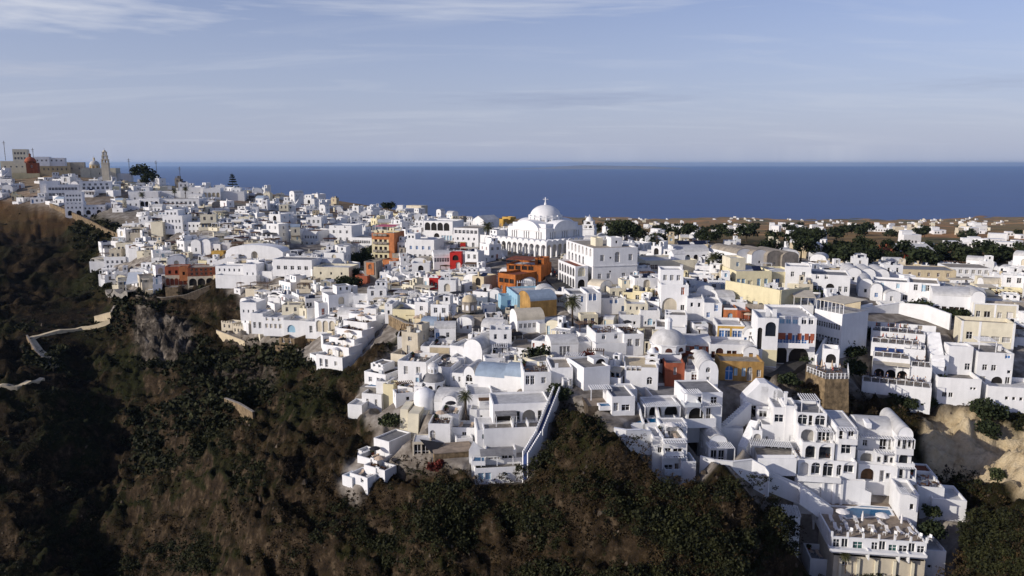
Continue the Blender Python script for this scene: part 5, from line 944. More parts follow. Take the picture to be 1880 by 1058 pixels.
quick('peach_terrace_house', 'white house with a peach panel and a walled roof terrace', 'house', 163, 6, [(788, 826, 634, 648, 0, 6, dict(para=.9, roofk='roof_beige')), (789, 825, 638, 648, -.08, .06, dict(wallk='sand', name='peach_panel', roof='none', occ=False)), (772, 789, 636, 650, 1, 5, {})])
quick('big_terrace_hotel', 'white hotel block with a blue-shaded roof terrace full of loungers', 'hotel', 152, 14, [(785, 828, 672, 700, -1, 9, dict(para=1.0, roofk='paving')), (730, 782, 662, 690, 2, 8, dict(para=1.0, roofk='paving', front=[D_(2, .2, .9, 1.8, 'curtain')])), (828, 852, 656, 676, 6, 5, dict(para=.8))])
quick('white_roof_house', 'white house with a pale brown flat roof and three small windows', 'house', 158, 24, [(924, 976, 636, 655, 0, 8, dict(roofk='roof_beige', para=.4, front=[W_(3, 1, .5, .9, 'curtain')])), (976, 1010, 625, 648, 2, 6, dict(front=[W_(1, 1, .5, 1, 'terracotta', a=.0, b=.2), D_(1, .1, .8, 2, 'terracotta', a=.55, b=.7)]))], 'the brown flat-roofed house')
quick('courtyard_house', 'big white block with two wide windows and a planted roof terrace', 'house', 157, -8, [(1146, 1182, 614, 652, 0, 10, dict(front=[W_(2, 1.8, 1.0, 1.6, 'curtain', a=.1, b=.9)], para=.6, roofk='paving')), (1094, 1146, 612, 636, 1, 8, dict(front=[W_(2, 1.5, .8, 1.1, 'glass')], para=.7)), (1094, 1150, 632, 655, -.5, 3, dict(para=.5, roofk='paving'))])
quick('umbrella_terrace_house', 'white cube house with a roof terrace and one white umbrella', 'house', 142, -4, [(1012, 1052, 676, 714, 1, 8, dict(front=[W_(1, .6, .8, 1.2, a=.7, b=.95), W_(1, 4, .6, .9, 'curtain', a=.1, b=.4)], roofk='roof_beige', para=.4)), (962, 1012, 684, 714, 0, 8, dict(front=[W_(2, .8, 1.0, 1.8, 'glass', a=.05, b=.4), W_(1, 1, .9, 1.2, 'curtain', a=.6, b=.85)], para=.8, roofk='paving')), (1034, 1046, 698, 720, -1.5, 2, dict(front=[D_(1, .2, .9, 2, 'curtain')]))])
quick('pergola_cube_house', 'white cube house carrying a white pergola room on its roof', 'house', 142, -18, [(1072, 1120, 676, 714, 0, 8, dict(roofk='paving', para=.3, right=[])), (1090, 1116, 660, 674, 3, 3, dict(roof='flat', para=.1, front=[O_(1, 0, 2.6, 1.6, 'dark', a=.1, b=.9)]))])
quick('vault_front_house', 'white house with a sloping roof and tall glazed terrace doors', 'house', 152, -8, [(1012, 1062, 634, 655, 0, 7, dict(front=[D_(3, .1, .8, 2.1, 'curtain', a=.3, b=.7)], roof='vault_x', rise=1.2)), (1062, 1086, 628, 652, 1, 7, dict(right=[], para=.5))])
quick('blue_shutter_house', 'cream-white house with four bright blue shutters behind the palm', 'house', 170, -6, [(1078, 1104, 538, 572, 0, 9, dict(front=[W_(2, 2.6, .9, 1.9, 'blue', a=.1, b=.7)], para=.4, wallk='white')), (1046, 1078, 540, 575, .5, 8, dict(front=[W_(2, 2.6, .6, 1.5, 'blue')], roofk='roof_grey')), (1104, 1150, 548, 580, 1, 8, dict(front=[W_(2, 3, .8, 1.6, 'blue', a=.3, b=.7), D_(1, .3, .9, 2.1, 'blue', a=.8, b=.97)], roofk='roof_grey')), (1066, 1098, 578, 602, -3, 3, dict(wallk='cream', front=[D_(2, .2, .9, 2.1, 'deep_blue', a=.1, b=.9)]))], 'the house with four blue shutters')
quick('curved_bastion_house', 'off-white house with curved terrace walls and small round arches', 'house', 165, 4, [(1150, 1190, 558, 590, 0, 6, dict(wallk='cream', front=[A_(2, .4, .8, 1.4, 'dark'), W_(3, 2.6, .5, .8)])), (1176, 1212, 570, 600, -2, 4, dict(front=[A_(1, .3, 1.1, 1.6, 'sky_blue'), W_(2, .5, .5, .7, 'dark')])), (1138, 1176, 578, 602, -2.4, 4, dict(front=[W_(2, .7, .6, .8, 'dark')]))])
quick('black_parasol_house', 'white terraced house with black triangular shade sails on top', 'house', 162, 10, [(1204, 1260, 600, 625, 0, 8, dict(front=[O_(2, .1, 1.4, 1.6, 'dark')], para=.5, roofk='paving')), (1222, 1262, 578, 604, 3, 6, dict(para=.5, roofk='paving'))], 'the black shade sails')
quick('blue_door_wall_house', 'white stepped house with two blue doors below the arched niche', 'house', 165, 10, [(1293, 1326, 556, 592, 0, 8, dict(front=[W_(1, 1, .8, 1.2, 'blue', a=.1, b=.4), D_(1, 2.5, .9, 1.8, 'blue', a=.55, b=.8)])), (1262, 1293, 548, 585, 1, 7, dict(front=[W_(2, 2.6, .6, 1.0, 'glass')]))])
# ================= left: chapel and halls below the cathedral
s = site('stone_dome_church', 'small weathered church with a tan dome and arched tan walls', 'church', 862, 600, 175, 16, 'the tan-domed church', box=(825, 882, 540, 610)); blk(s, 832, 884, 580, 606, 0, 8, 'ash', roofk='roof_beige', para=.1, front=[A_(2, 1, .7, 1.4, 'brown', a=.2, b=.7)], found=6); xm, zz = LP(s, 862, 572, 4); dome(s.root, (xm, 4), zz, 1.8, 1.6, 2.4, 'ash', 'sand', win='white', lantern=False)
blk(s, 838, 866, 588, 612, -2, 2.5, 'white', name='porch', roof='vault_y', rise=.9, front=[W_(2, 1, .5, .9, 'brown')])
s = site('rock_outcrop', 'jagged tan rock outcrop standing between the houses', 'rock', 818, 612, 172, 0); mb = MB(); rr = random.Random(5)
for i in range(46):
    x, y, h = rr.uniform(-2, 2), rr.uniform(-1, 2), rr.uniform(1.5, 5.5); n = rr.randint(5, 7); pts = [(x + rr.uniform(.3, .9) * math.cos(2 * math.pi * k / n), y + rr.uniform(.3, .9) * math.sin(2 * math.pi * k / n)) for k in range(n)]; t = Vector((x + rr.uniform(-.3, .3), y + rr.uniform(-.3, .3), h))
    for k in range(n): mb.poly([(*pts[k], -2), (*pts[(k + 1) % n], -2), t])
mb.build('boulder', 'stone', s.root)
# ================= bright restaurant terraces on the right
s = site('bastion_terrace', 'round restaurant terrace packed with tables on a tall stone bastion', 'terrace restaurant', 1521, 738, 141, 20, 'the restaurant terrace on a stone bastion', box=(1478, 1562, 640, 742))
x0, zt = LP(s, 1482, 690, 0); x1, _ = LP(s, 1562, 690, 0); zb = -2.0; pts = [(x0, 3), (x0 + (x1 - x0) * .42, -1.2), (x1 - .3, .4), (x1, 8), (x0, 9)]; out = [(x0 - .6, 3), (x0 + (x1 - x0) * .42, -2.2), (x1 + .4, -.6), (x1 + .6, 8), (x0 - .6, 9)]
mb = MB()
for i in range(5):
    j = (i + 1) % 5; mb.poly([(*out[i], zb - 4), (*out[j], zb - 4), (*pts[j], zt), (*pts[i], zt)])
mb.build('bastion_wall', 'stone', s.root); mb = MB(); mb.poly([(*p, zt + .01) for p in pts]); mb.build('terrace_floor', 'paving', s.root)
for i in range(3):
    a, b_ = Vector(pts[i]), Vector(pts[i + 1]); n = 6; mb = MB(); u = (b_ - a) / n
    for k in range(n + 1): p = a + u * k; mb.box(p.x - .07, p.x + .07, p.y - .07, p.y + .07, zt, zt + 1.1)
    mb.tube((*a, zt + 1.05), (*b_, zt + 1.05), .05, 4); mb.tube((*a, zt + .5), (*b_, zt + .5), .03, 4); mb.build('railing', 'white', s.root)
bast = (s, zt, pts)
blk(s, 1512, 1542, 640, 668, 6, 4, name='bar_block', front=[O_(1, .1, 2.4, 1.8, 'dark', a=.15, b=.85)], para=.8, roofk='paving', found=3)
s = site('terraced_restaurant', 'white restaurant stepping down in levels with rails and many tables', 'terrace restaurant', 1650, 728, 143, 24, 'the stepped white restaurant', box=(1583, 1715, 590, 730))
tl = []
blk(s, 1583, 1712, 700, 727, 0, 5, name='lower_terrace', para=.15, roofk='paving', found=3); tl.append((s.x0, s.x1, s.ly, 5, s.z1 - .1)); blk(s, 1604, 1672, 654, 698, 5, 5, name='middle_level', front=[O_(3, .1, 2.2, 2.0, 'dark', a=.03, b=.97)], para=.15, roofk='paving', found=2, depth=1.4); tl.append((s.x0, s.x1, s.ly, 5, s.z1 - .1)); canopy(s.root, s.x0, s.x1, 3.6, 5, s.z1 - 3, s.z1 - .9, 'beige', 4, .3, 'awning')
blk(s, 1672, 1712, 672, 700, 4, 5, name='side_terrace', para=.15, roofk='paving', found=2); tl.append((s.x0, s.x1, s.ly, 5, s.z1 - .1)); blk(s, 1600, 1692, 628, 640, 10, 5, name='upper_level', para=.15, roofk='paving', found=2); tl.append((s.x0, s.x1, s.ly, 5, s.z1 - .1)); blk(s, 1606, 1672, 637, 652, 9.9, .1, 'deep_blue', name='blue_mural', roof='none', occ=False); blk(s, 1660, 1700, 640, 662, 8.6, 4, name='side_level', para=.15, roofk='paving', found=2); tl.append((s.x0, s.x1, s.ly, 4, s.z1 - .1)); blk(s, 1600, 1700, 607, 622, 15, 4, name='top_level', para=.15, roofk='paving', found=2); tl.append((s.x0, s.x1, s.ly, 4, s.z1 - .1))
blk(s, 1560, 1720, 588, 606, 19.2, .6, name='back_wall', roof='none', found=2, front=[('w', 5, .5, .9, .9, 'ash', 'ash', .1, .9)])
for (x0, x1, ly, d, z) in tl:
    mb = MB(); n = max(3, int((x1 - x0) / 1.5))
    for k in range(n + 1): x = x0 + .15 + (x1 - x0 - .3) * k / n; mb.box(x - .05, x + .05, ly + .05, ly + .15, z, z + 1.1)
    mb.tube((x0 + .1, ly + .1, z + 1.05), (x1 - .1, ly + .1, z + 1.05), .04, 4); mb.build('railing', 'white', s.root)
terr = (s, tl)
stair(s.root, (LP(s, 1722, 660, 8)[0], 7, LP(s, 1722, 664, 8)[1]), (LP(s, 1714, 606, 17)[0], 17, LP(s, 1714, 610, 17)[1]), 2.4, 24, found=3)
wallrun('lane_wall', 'curving white wall along the paved lane beside the long restaurant', [(1497, 668, 148), (1512, 640, 155), (1530, 615, 162), (1548, 592, 168), (1570, 578, 173), (1600, 570, 176)], 1.6, t=.4, found=4)
wallrun('restaurant_boundary_wall', 'tall white boundary wall above the stepped restaurant', [(1556, 582, 172), (1600, 575, 175), (1650, 568, 176), (1700, 573, 172), (1745, 590, 166)], 1.5, t=.4, found=4)
# ================= centre-left: white stepped hotel sliding down the cliff, stone bastions
r0 = at(630, 672, 184)
s = site('stepped_hotel', 'white hotel of stepped balconies with a long blank wall on the cliff', 'hotel', 628, 680, 184, 28, 'the white stepped hotel', box=(580, 690, 565, 682))
for i, (xl, xr, yt, yb, ly) in enumerate(((580, 628, 650, 676, 0), (592, 640, 632, 658, 3), (604, 650, 618, 645, 6.5), (618, 664, 602, 630, 10), (630, 674, 588, 615, 14), (642, 690, 575, 602, 18))):
    blk(s, xl, xr, yt, yb, ly, 5, name='wall' if i == 0 else 'stepped_block', front=[D_(2, .1, .9, 2.0, 'dark', a=.08, b=.5), W_(1, .8, .9, 1.1, 'curtain', a=.6, b=.9)] if i % 2 == 0 else [A_(2, .1, 1.6, 2.1, 'beige', a=.08, b=.9)], right=[W_(1, .8, .4, .5, 'dark')], para=.9, roofk='roof_beige' if i % 2 else 'paving', found=7)
quick('twin_arch_house', 'white house with a pair of large brown-edged arches', 'house', 205, 16, [(640, 668, 575, 602, 0, 6, dict(front=[O_(2, .4, 2.0, 2.6, 'beige', a=.05, b=.95)])), (668, 690, 566, 590, 1, 6, dict(front=[W_(2, .8, .7, 1.1, 'blue')]))])
quick('white_arcade_house', 'white house with three tall round arches and a pool terrace', 'house', 208, 12, [(578, 616, 585, 612, 0, 7, dict(front=[O_(3, .3, 2.1, 3.2, 'beige')], para=.4)), (560, 580, 590, 612, 1, 5, dict(front=[D_(1, .1, .9, 2, 'dark')]))])
quick('stone_round_bastion', 'tan stone bastion with two dark openings under the white houses', 'bastion', 208, 20, [(512, 540, 620, 636, 0, 6, dict(wallk='stone', front=[W_(2, 1.0, 1.0, 1.5, 'dark')], para=.8, roofk='paving')), (564, 586, 622, 644, 3, 5, dict(wallk='stone', front=[W_(2, 2, .5, .7, 'dark')])), (505, 542, 634, 650, -1, 5, dict(wallk='stone', roof='none', para=0))], 'the tan stone bastion')
quick('peach_crenel_house', 'pair of small peach houses with notched battlements on the cliff', 'house', 232, 24, [(406, 426, 592, 606, 0, 5, dict(wallk='beige', front=[W_(2, .7, .7, 1.1, 'dark')])), (427, 447, 598, 614, -1, 5, dict(wallk='beige', front=[W_(3, .7, .6, 1.1, 'dark')])), (455, 468, 604, 616, -2, 4, dict(wallk='beige', front=[W_(2, .6, .5, 1, 'dark')]))], 'the peach battlemented houses')
for (xl, xr, yt, ly) in ((406, 426, 592, 0), (427, 447, 598, -1)):
    s_ = [o for o in ALLOBJ if o.name == 'peach_crenel_house'][0]; sx = S(); sx.P, sx.yaw = s_.location.copy(), 24
    x0, z = LP(sx, xl, yt, ly); x1, _ = LP(sx, xr, yt, ly); mb = MB(); n = 5
    for k in range(n): a = x0 + (x1 - x0) * k / (n - .45); mb.box(a, a + (x1 - x0) / n * .5, ly + .002, ly + .2, z, z + .55)
    mb.build('battlement', 'beige', s_)
quick('round_blue_hotel', 'white hotel with blue-shaded pool terrace and dark awnings', 'hotel', 214, 10, [(520, 560, 588, 612, 0, 7, dict(front=[O_(1, .2, 2.4, 2.2, 'sky_blue', a=.1, b=.6)], para=.7)), (482, 520, 582, 608, .5, 7, dict(front=[W_(4, .8, .8, 1.3, 'sand'), W_(3, 3, .8, 1.1, 'sand')])), (460, 482, 575, 604, 1, 6, dict(front=[D_(2, .2, .8, 1.8, 'dark')])), (440, 470, 555, 580, 5, 6, dict(front=[W_(3, .9, .5, .9)], para=.9))])
quick('castle_like_hall', 'big white round-cornered block with a low skirt wall', 'house', 262, 8, [(446, 470, 485, 516, 0, 6, dict(front=[W_(2, 2, .5, .9)], para=.5)), (395, 446, 488, 505, 2, 6, dict(front=[W_(5, 1.2, .6, 1.0, 'glass')], para=.4)), (395, 470, 505, 522, -2, 4, dict(para=.4)), (470, 500, 498, 522, 1, 7, dict(front=[D_(3, .1, .7, 1.9, 'curtain')]))])
# big arched hall
s = site('arched_hall', 'broad white hall with a curved roofline and a deep arched niche', 'hall', 465, 478, 280, 10, 'the broad white curved hall', box=(412, 520, 448, 480)); x0, z0 = LP(s, 416, 478, 0); x1, _ = LP(s, 520, 478, 0); _, z1 = LP(s, 465, 462, 0); w = x1 - x0; mb = MB(); wall(mb, (x0, 0), (1, 0), w, z0 - 6, z1, [(w * .5, z0 + .5, 2.6, 3.0, True)], 1.2, None, LP(s, 465, 450, 0)[1] - z1)
gg = LP(s, 465, 450, 0)[1] - z1
for i in range(16):
    f = lambda k: (x0 + w * k / 16, z1 + gg * math.sqrt(max(0, 1 - (2 * k / 16 - 1) ** 2))); (xa, za), (xb, zb_) = f(i), f(i + 1); mb.poly([(xa, 0, za), (xb, 0, zb_), (xb, 6, zb_), (xa, 6, za)])
mb.poly([(x1, 0, z0 - 6), (x1, 6, z0 - 6), (x1, 6, z1), (x1, 0, z1)]); mb.build('wall', 'white', s.root); mb = MB(); mb.poly([(x0 + w * .4, 1.15, z0), (x0 + w * .6, 1.15, z0), (x0 + w * .6, 1.15, z0 + 4), (x0 + w * .4, 1.15, z0 + 4)]); mb.build('niche_back', 'beige', s.root); stair(s.root, (x0 - 5, -2.4, z0 - 1), (x0 + w * .25, -.9, z0 + 2.4), 1.6, 14)
# brown hotel on the promontory
s = site('brick_red_hotel', 'brick-red two-storey hotel over pale arches on the rock promontory', 'hotel', 350, 527, 264, -12, 'the brick-red hotel on the promontory', box=(301, 394, 487, 528))
blk(s, 344, 394, 492, 508, 0, 9, 'brick', front=[W_(5, .5, .8, 1.0, 'brown', 'beige'), W_(5, 2.0, .8, .9, 'brown', 'beige')], roofk='roof_beige', para=.2, found=.1); blk(s, 344, 394, 508, 526, -.1, 9, 'beige', name='arcade', front=[O_(3, .3, 2.8, 2.6)], roof='none', found=6); blk(s, 302, 344, 490, 506, 3.2, 6, 'terracotta', name='west_wing', front=[W_(3, .6, .9, 1.2, 'dark', 'brown')], roofk='roof_beige', para=.3, found=.1); blk(s, 302, 344, 506, 525, 3.1, 6, 'beige', name='west_arcade', front=[O_(5, .3, 1.4, 2.4, 'terracotta')], roof='none', found=6); blk(s, 328, 345, 490, 508, .5, 3, 'orange', name='corner_bay', front=[W_(1, .5, .8, 1.2, 'dark', 'brown')])
s = site('stone_ruin_tower', 'tan stone foundation block under the brick-red hotel', 'foundation', 315, 548, 258, -8); blk(s, 303, 326, 528, 548, 0, 5, 'stone', roofk='paving', para=.2, found=6); blk(s, 266, 280, 533, 546, 2, 4, 'sand', name='low_block', para=.1, found=5)
s = site('sloped_white_roof', 'large white and pale blue sloping tarpaulin roof left of the brick-red hotel', 'roof', 265, 525, 270, -8); mb = MB(); p = [at(231, 526, 264), at(292, 518, 266), at(302, 502, 280), at(236, 504, 280)]; q_ = [tuple(v - s.P) for v in p]; c, n = math.cos(R(-8)), math.sin(R(-8)); q_ = [(x * c - y * n, x * n + y * c, z + .8) for x, y, z in q_]; mb.poly(q_); m2_ = [(x, y, z - .25) for x, y, z in q_]; mb.poly(m2_[::-1])
for i in range(4): j = (i + 1) % 4; mb.poly([m2_[i], m2_[j], q_[j], q_[i]])
mb.build('roof_sheet', 'rail', s.root); mb = MB()
for x, y, z in q_: mb.box(x - .1, x + .1, y - .1, y + .1, z - 5, z - .26)
mb.build('post', 'white', s.root)
# ================= left hill
quick('multi_tier_hotel', 'white hotel of stacked tiers with round arched doorways on the left hill', 'hotel', 330, -20, [(118, 152, 372, 398, 0, 9, dict(front=[O_(2, .5, 2.0, 2.4, 'dark'), W_(4, 3.8, .7, 1.0), W_(4, 6, .7, 1)])), (150, 192, 378, 396, 1, 8, dict(front=[O_(2, .5, 2, 2.2, 'dark'), W_(5, 3, .8, 1.0, 'dark')])), (118, 150, 353, 372, 4, 7, dict(front=[W_(5, .6, .9, 1.2), W_(5, 2.8, .9, 1)])), (140, 168, 396, 408, -4, 5, dict(front=[O_(1, .5, 1.4, 1.8, 'dark')]))], 'the stacked white hotel on the hill')
quick('glass_terrace_hotel', 'long white hotel with rows of dark glazed terraces on the hilltop', 'hotel', 372, -24, [(84, 145, 340, 362, 0, 10, dict(front=[W_(9, .6, 1.4, 1.5), W_(9, 3.6, 1.4, 1.4)])), (72, 106, 333, 352, 3, 9, {}), (145, 204, 334, 350, 1, 10, dict(front=[W_(6, .6, 1.3, 1.5), W_(5, 2.6, 1.2, 1.2)]))])
quick('cream_monastery', 'long cream two-storey building with a row of small windows on the ridge', 'monastery', 425, -22, [(72, 128, 299, 322, 0, 10, dict(found=2, wallk='sand', front=[W_(6, 3.0, .8, 1.5, 'dark')])), (122, 153, 298, 316, 2, 10, dict(found=2, wallk='beige', front=[W_(2, 1.6, .8, 1.3, 'dark')])), (20, 72, 318, 334, -3, 8, dict(found=2, wallk='pale_yellow')), (0, 48, 296, 312, 6, 9, dict(found=2, wallk='cream', roofk='roof_dark', front=[W_(4, 1.4, 1, 1)]))], 'the long cream building on the ridge')
s = site('red_domed_church', 'dark red church with a pinkish dome on the left ridge', 'church', 57, 311, 440, -22); blk(s, 47, 68, 299, 312, 0, 7, 'brick', front=[W_(1, 1.2, .8, 1.4, 'dark')], para=.2, found=2); xm, zz = LP(s, 56, 299, 3.5); dome(s.root, (xm, 3.5), zz - .3, 2.9, 2.6, .9, 'brick', 'terracotta', lantern=True)
s = site('hill_cathedral', 'pale cathedral with a drum dome and a tall tiered bell tower on the ridge', 'cathedral', 190, 328, 425, -16, 'the ridge church with a bell tower', box=(145, 240, 273, 330)); blk(s, 152, 212, 309, 328, 0, 14, 'cream', front=[W_(3, 2.4, .7, 1.4, 'dark')], roof='flat', para=.4, found=2); xm, zz = LP(s, 174, 309, 6); dome(s.root, (xm, 6), zz - .5, 2.9, 2.6, 2.6, 'sand', 'roof_white', win='ochre'); blk(s, 147, 165, 312, 328, -.5, 6, 'cream', name='west_gable', roof='vault_y', rise=1.4); blk(s, 210, 240, 319, 330, 2, 8, 'white', name='annex', roofk='roof_grey')
belfry('hill_bell_tower', 'tall tiered bell tower beside the dome on the left ridge', 193, 312, 274, 12, 432, -16, 3, 'beige')
quick('long_white_hotel', 'long white low hotel with arched windows on the ridge crest', 'hotel', 385, -12, [(372, 404, 346, 366, 0, 12, dict(front=[O_(4, 1, 1.6, 2.6, 'sand', a=.0, b=.98)])), (404, 448, 352, 368, 2, 12, {}), (330, 375, 345, 360, 4, 10, dict(front=[W_(3, 1, .8, 1)])), (282, 332, 352, 364, 6, 9, {}), (235, 290, 352, 372, 2, 9, dict(front=[W_(3, 1.5, .8, 1.2)]))], 'the long white hotel on the crest')
quick('arched_terrace_hotel', 'white hotel with a line of round arches and grey canopy', 'hotel', 335, -8, [(255, 292, 365, 380, 0, 8, dict(front=[O_(4, .3, 1.8, 2.4)])), (292, 365, 366, 377, 1, 8, dict(front=[W_(8, .4, 1.1, 1.4)], roofk='roof_grey', para=.1)), (232, 256, 368, 392, -1, 7, dict(front=[W_(2, 1, .8, 1.2), W_(2, 3.6, .8, 1.2)]))])
quick('tall_white_apartments', 'tall white apartment block with rows of small windows on the slope', 'apartments', 305, 2, [(298, 334, 396, 424, 0, 9, dict(front=[W_(5, .8 + 2.6 * k, .6, 1.2) for k in range(2)])), (302, 326, 386, 398, 3, 6, dict(front=[W_(3, .8, .8, 1)])), (334, 368, 408, 432, 1, 8, dict(front=[W_(4, 1, .7, 1.1), W_(4, 3.4, .7, 1)])), (276, 298, 408, 440, -2, 7, dict(wallk='cream'))], 'the tall white apartments')
quick('cliff_restaurant', 'tan and white terraced restaurants stepping down to the dark valley', 'restaurant', 300, -6, [(212, 245, 446, 462, 0, 8, dict(wallk='cream', front=[W_(4, .6, 1.1, 1.4, 'dark')], roofk='roof_beige')), (200, 222, 458, 474, -3, 7, dict(wallk='beige', front=[W_(2, .6, 1, 1.3, 'dark')])), (190, 230, 472, 486, -6, 7, dict(front=[W_(4, .5, .9, 1.2)])), (240, 275, 470, 488, -4, 7, dict(front=[O_(4, .3, 1.2, 2.0, 'dark')]))])
quick('yellow_sail_hotel', 'white hotel with two rounded gables above a yellow awning', 'hotel', 296, 4, [(350, 368, 446, 470, 0, 8, dict(roof='vault_y', rise=1.2, front=[W_(1, 1.6, .7, 1.4)])), (370, 386, 445, 468, .5, 8, dict(roof='vault_y', rise=1.2)), (386, 404, 448, 466, 1, 7, dict(front=[W_(2, 1, .7, 1)])), (388, 410, 462, 472, -2, 3, dict(wallk='yellow', roofk='yellow', name='awning_block', para=.05))])
quick('brown_roof_restaurant', 'white restaurant with a brown pergola roof beside the tower block', 'restaurant', 292, 14, [(556, 584, 424, 442, 2, 9, dict(front=[W_(5, .8, .8, 1.2)], roofk='wood', para=.2)), (528, 580, 442, 465, 0, 9, dict(front=[W_(5, .8, .8, 1.4), W_(5, 3.6, .9, 1.3)])), (604, 645, 414, 446, 3, 10, dict(front=[W_(3, 1, .9, 1.2), W_(3, 3.8, .9, 1.2), W_(2, 6, .8, 1)])), (645, 682, 436, 450, 1, 8, dict(front=[W_(8, .6, .8, 1.2)], roofk='roof_grey', para=.1))])
quick('orange_gable_houses', 'small orange-fronted houses with red awnings in the gully', 'houses', 240, 14, [(668, 690, 480, 520, 2, 5, dict(wallk='ash', roofk='roof_beige')), (672, 686, 482, 496, 1.8, .2, dict(wallk='orange', name='gable_front', roof='none', front=[O_(1, .3, 1.2, 1.6)])), (652, 674, 506, 522, 0, 4, dict(wallk='terracotta', front=[D_(1, .1, .8, 1.8)])), (640, 658, 520, 534, -2, 4, dict(wallk='orange', front=[D_(1, .1, .8, 1.8)]))], 'the little orange houses in the gully')
quick('pink_canopy_house', 'cream house with blind lower wall, stair and small windows below the tower', 'house', 232, 10, [(575, 640, 490, 516, 0, 9, dict(wallk='cream', para=.6, front=[W_(3, 2, .6, .9)])), (500, 572, 476, 500, 3, 8, dict(front=[W_(5, .8, 1.2, 1.3, 'dark')], roofk='roof_grey', para=.2))])
quick('yellow_ruin_house', 'pale yellow house with a stepped broken wall top and grey roof', 'house', 186, 8, [(721, 762, 568, 594, 0, 7, dict(wallk='pale_yellow', roofk='roof_grey', para=.7, front=[W_(1, 1, .6, 1, 'curtain', a=.05, b=.25)])), (744, 762, 580, 598, -1, 1, dict(wallk='pale_yellow', roof='none', front=[D_(1, .2, .9, 1.6, 'ash')])), (706, 720, 558, 584, 1, 6, dict(front=[W_(1, 1, .6, 1), W_(1, 3, .6, 1)]))], 'the broken-topped yellow house')
quick('stair_tail_house', 'last white house on the spur with stepped courtyards and a round tub', 'house', 124, 34, [(656, 692, 836, 852, 0, 4, dict(front=[W_(1, .5, .8, .9, 'dark', a=.6, b=.9)], para=.9, roofk='dark_stone', found=4)), (686, 714, 804, 840, 3.5, 6, dict(left=[D_(3, .1, .9, 2.1, 'dark')], roofk='roof_grey', para=.25)), (668, 706, 853, 870, -1.6, 3, dict(para=.8, roofk='roof_dark', found=3, front=[D_(1, .1, .8, 1.3, 'curtain', a=.5, b=.8)])), (656, 670, 826, 838, 3.4, 2.5, dict(para=.4, found=3)), (642, 674, 868, 887, -4, 3.2, dict(para=.7, roofk='roof_dark', found=3, front=[W_(1, .3, .7, .8, 'dark', a=.55, b=.85)])), (628, 646, 872, 884, -4.5, 2.4, dict(para=.3, roofk='sky_blue', found=3))], 'the last white house on the spur')
quick('ridge_back_houses', 'low white houses behind the long cream ridge building', 'houses', 470, -22, [(62, 90, 288, 299, 0, 8, dict(found=2, front=[W_(3, .8, .9, 1.1, 'dark')])), (88, 118, 290, 299, 1, 8, dict(found=2, front=[W_(3, .8, .9, 1.1)])), (22, 48, 274, 296, 5, 9, dict(found=2, wallk='cream', front=[W_(4, 1, 1, 1.4, 'dark'), W_(4, 4, 1, 1.4, 'dark')]))])
quick('blue_pool_bar', 'white pool bar block with jagged white walls above the valley', 'bar', 143, 14, [(690, 712, 700, 726, 2, 4, dict(para=.5)), (664, 700, 722, 748, 0, 5, dict(para=.5, front=[D_(2, .2, .6, 1.6, 'curtain')], roofk='paving')), (638, 664, 742, 768, -3, 4, dict(para=.4)), (703, 722, 705, 760, 1, 3, dict(wallk='pale_yellow'))], 'the white pool bar')
s = site('terrace_pool', 'small blue swimming pool on a white terrace above the brown slope', 'pool', 686, 712, 147, 14, 'the small blue pool'); x, z = 0, 0; pool(s, [(-1.2, -1), (1.6, -.8), (2.0, 2.6), (.2, 3.2)], .5); mb = MB(); mb.box(-2.4, 2.8, -1.8, 4, -4, .45); mb.build('pool_deck', 'paving', s.root)
s = site('stone_portal', 'tan stone house with two dark portal openings on the spur', 'house', 763, 832, 125, -2); blk(s, 757, 790, 812, 832, 0, 4, 'beige', front=[D_(2, -.4, 1.3, 2.0, 'dark')], para=.1, found=3)
s = site('sail_terrace', 'white walled terrace under a dark triangular shade sail', 'terrace', 830, 835, 122.5, -12, 'the dark triangular shade sail'); blk(s, 797, 868, 834, 840, 0, 4.5, 'stone', para=.05, roofk='deck', found=3); blk(s, 838, 868, 806, 834, 4.6, 3, name='back_room', front=[D_(1, .1, .9, 2, 'dark', a=.6, b=.9)], para=.3, found=2); mb = MB(); x0 = s.x0 - 5.5; z = s.z0 + 2.5; mb.poly([(x0 - 1, 4.6, z + .9), (x0 + 3.2, 3.6, z + .3), (x0 + .8, .6, z - .4)]); mb.poly([(x0 - 1, 4.6, z + .86), (x0 + .8, .6, z - .44), (x0 + 3.2, 3.6, z + .26)]); mb.build('shade_sail', 'fabric_dark', s.root); mb = MB(); mb.tube((x0 + .8, .6, z - 3), (x0 + .8, .6, z - .3), .05); mb.tube((x0 + 3.2, 3.6, z - 3), (x0 + 3.2, 3.6, z + .3), .05); mb.build('pole', 'metal', s.root)
quick('curved_stair_house', 'white house with sweeping curved walls and perforated parapet', 'house', 128, 4, [(806, 842, 760, 782, 1, 5, dict(para=.8, roofk='paving', front=[('w', 5, 1.3, .3, .3, 'dark', 'white', .05, .6)])), (786, 826, 778, 812, -3, 5, dict(para=.8, roofk='paving', front=[A_(1, .2, 1.0, 2, 'curtain', a=.05, b=.35)])), (826, 878, 785, 808, -1.5, 4, dict(para=.6, roofk='roof_grey', front=[W_(1, .5, .8, 1, 'dark')])), (862, 905, 752, 778, 3, 5, dict(para=.4, front=[W_(1, .8, .5, .8)]))])
quick('brown_awning_house', 'white house with a brown awning and rounded doorway beside the small palm', 'house', 136, -6, [(858, 905, 725, 752, 2, 7, dict(para=.5, front=[D_(1, .2, .9, 2, 'curtain', a=.75, b=.92)])), (880, 910, 736, 756, .5, 3, dict(roofk='wood', para=.05)), (904, 935, 718, 735, 6, 6, dict(para=.8))])
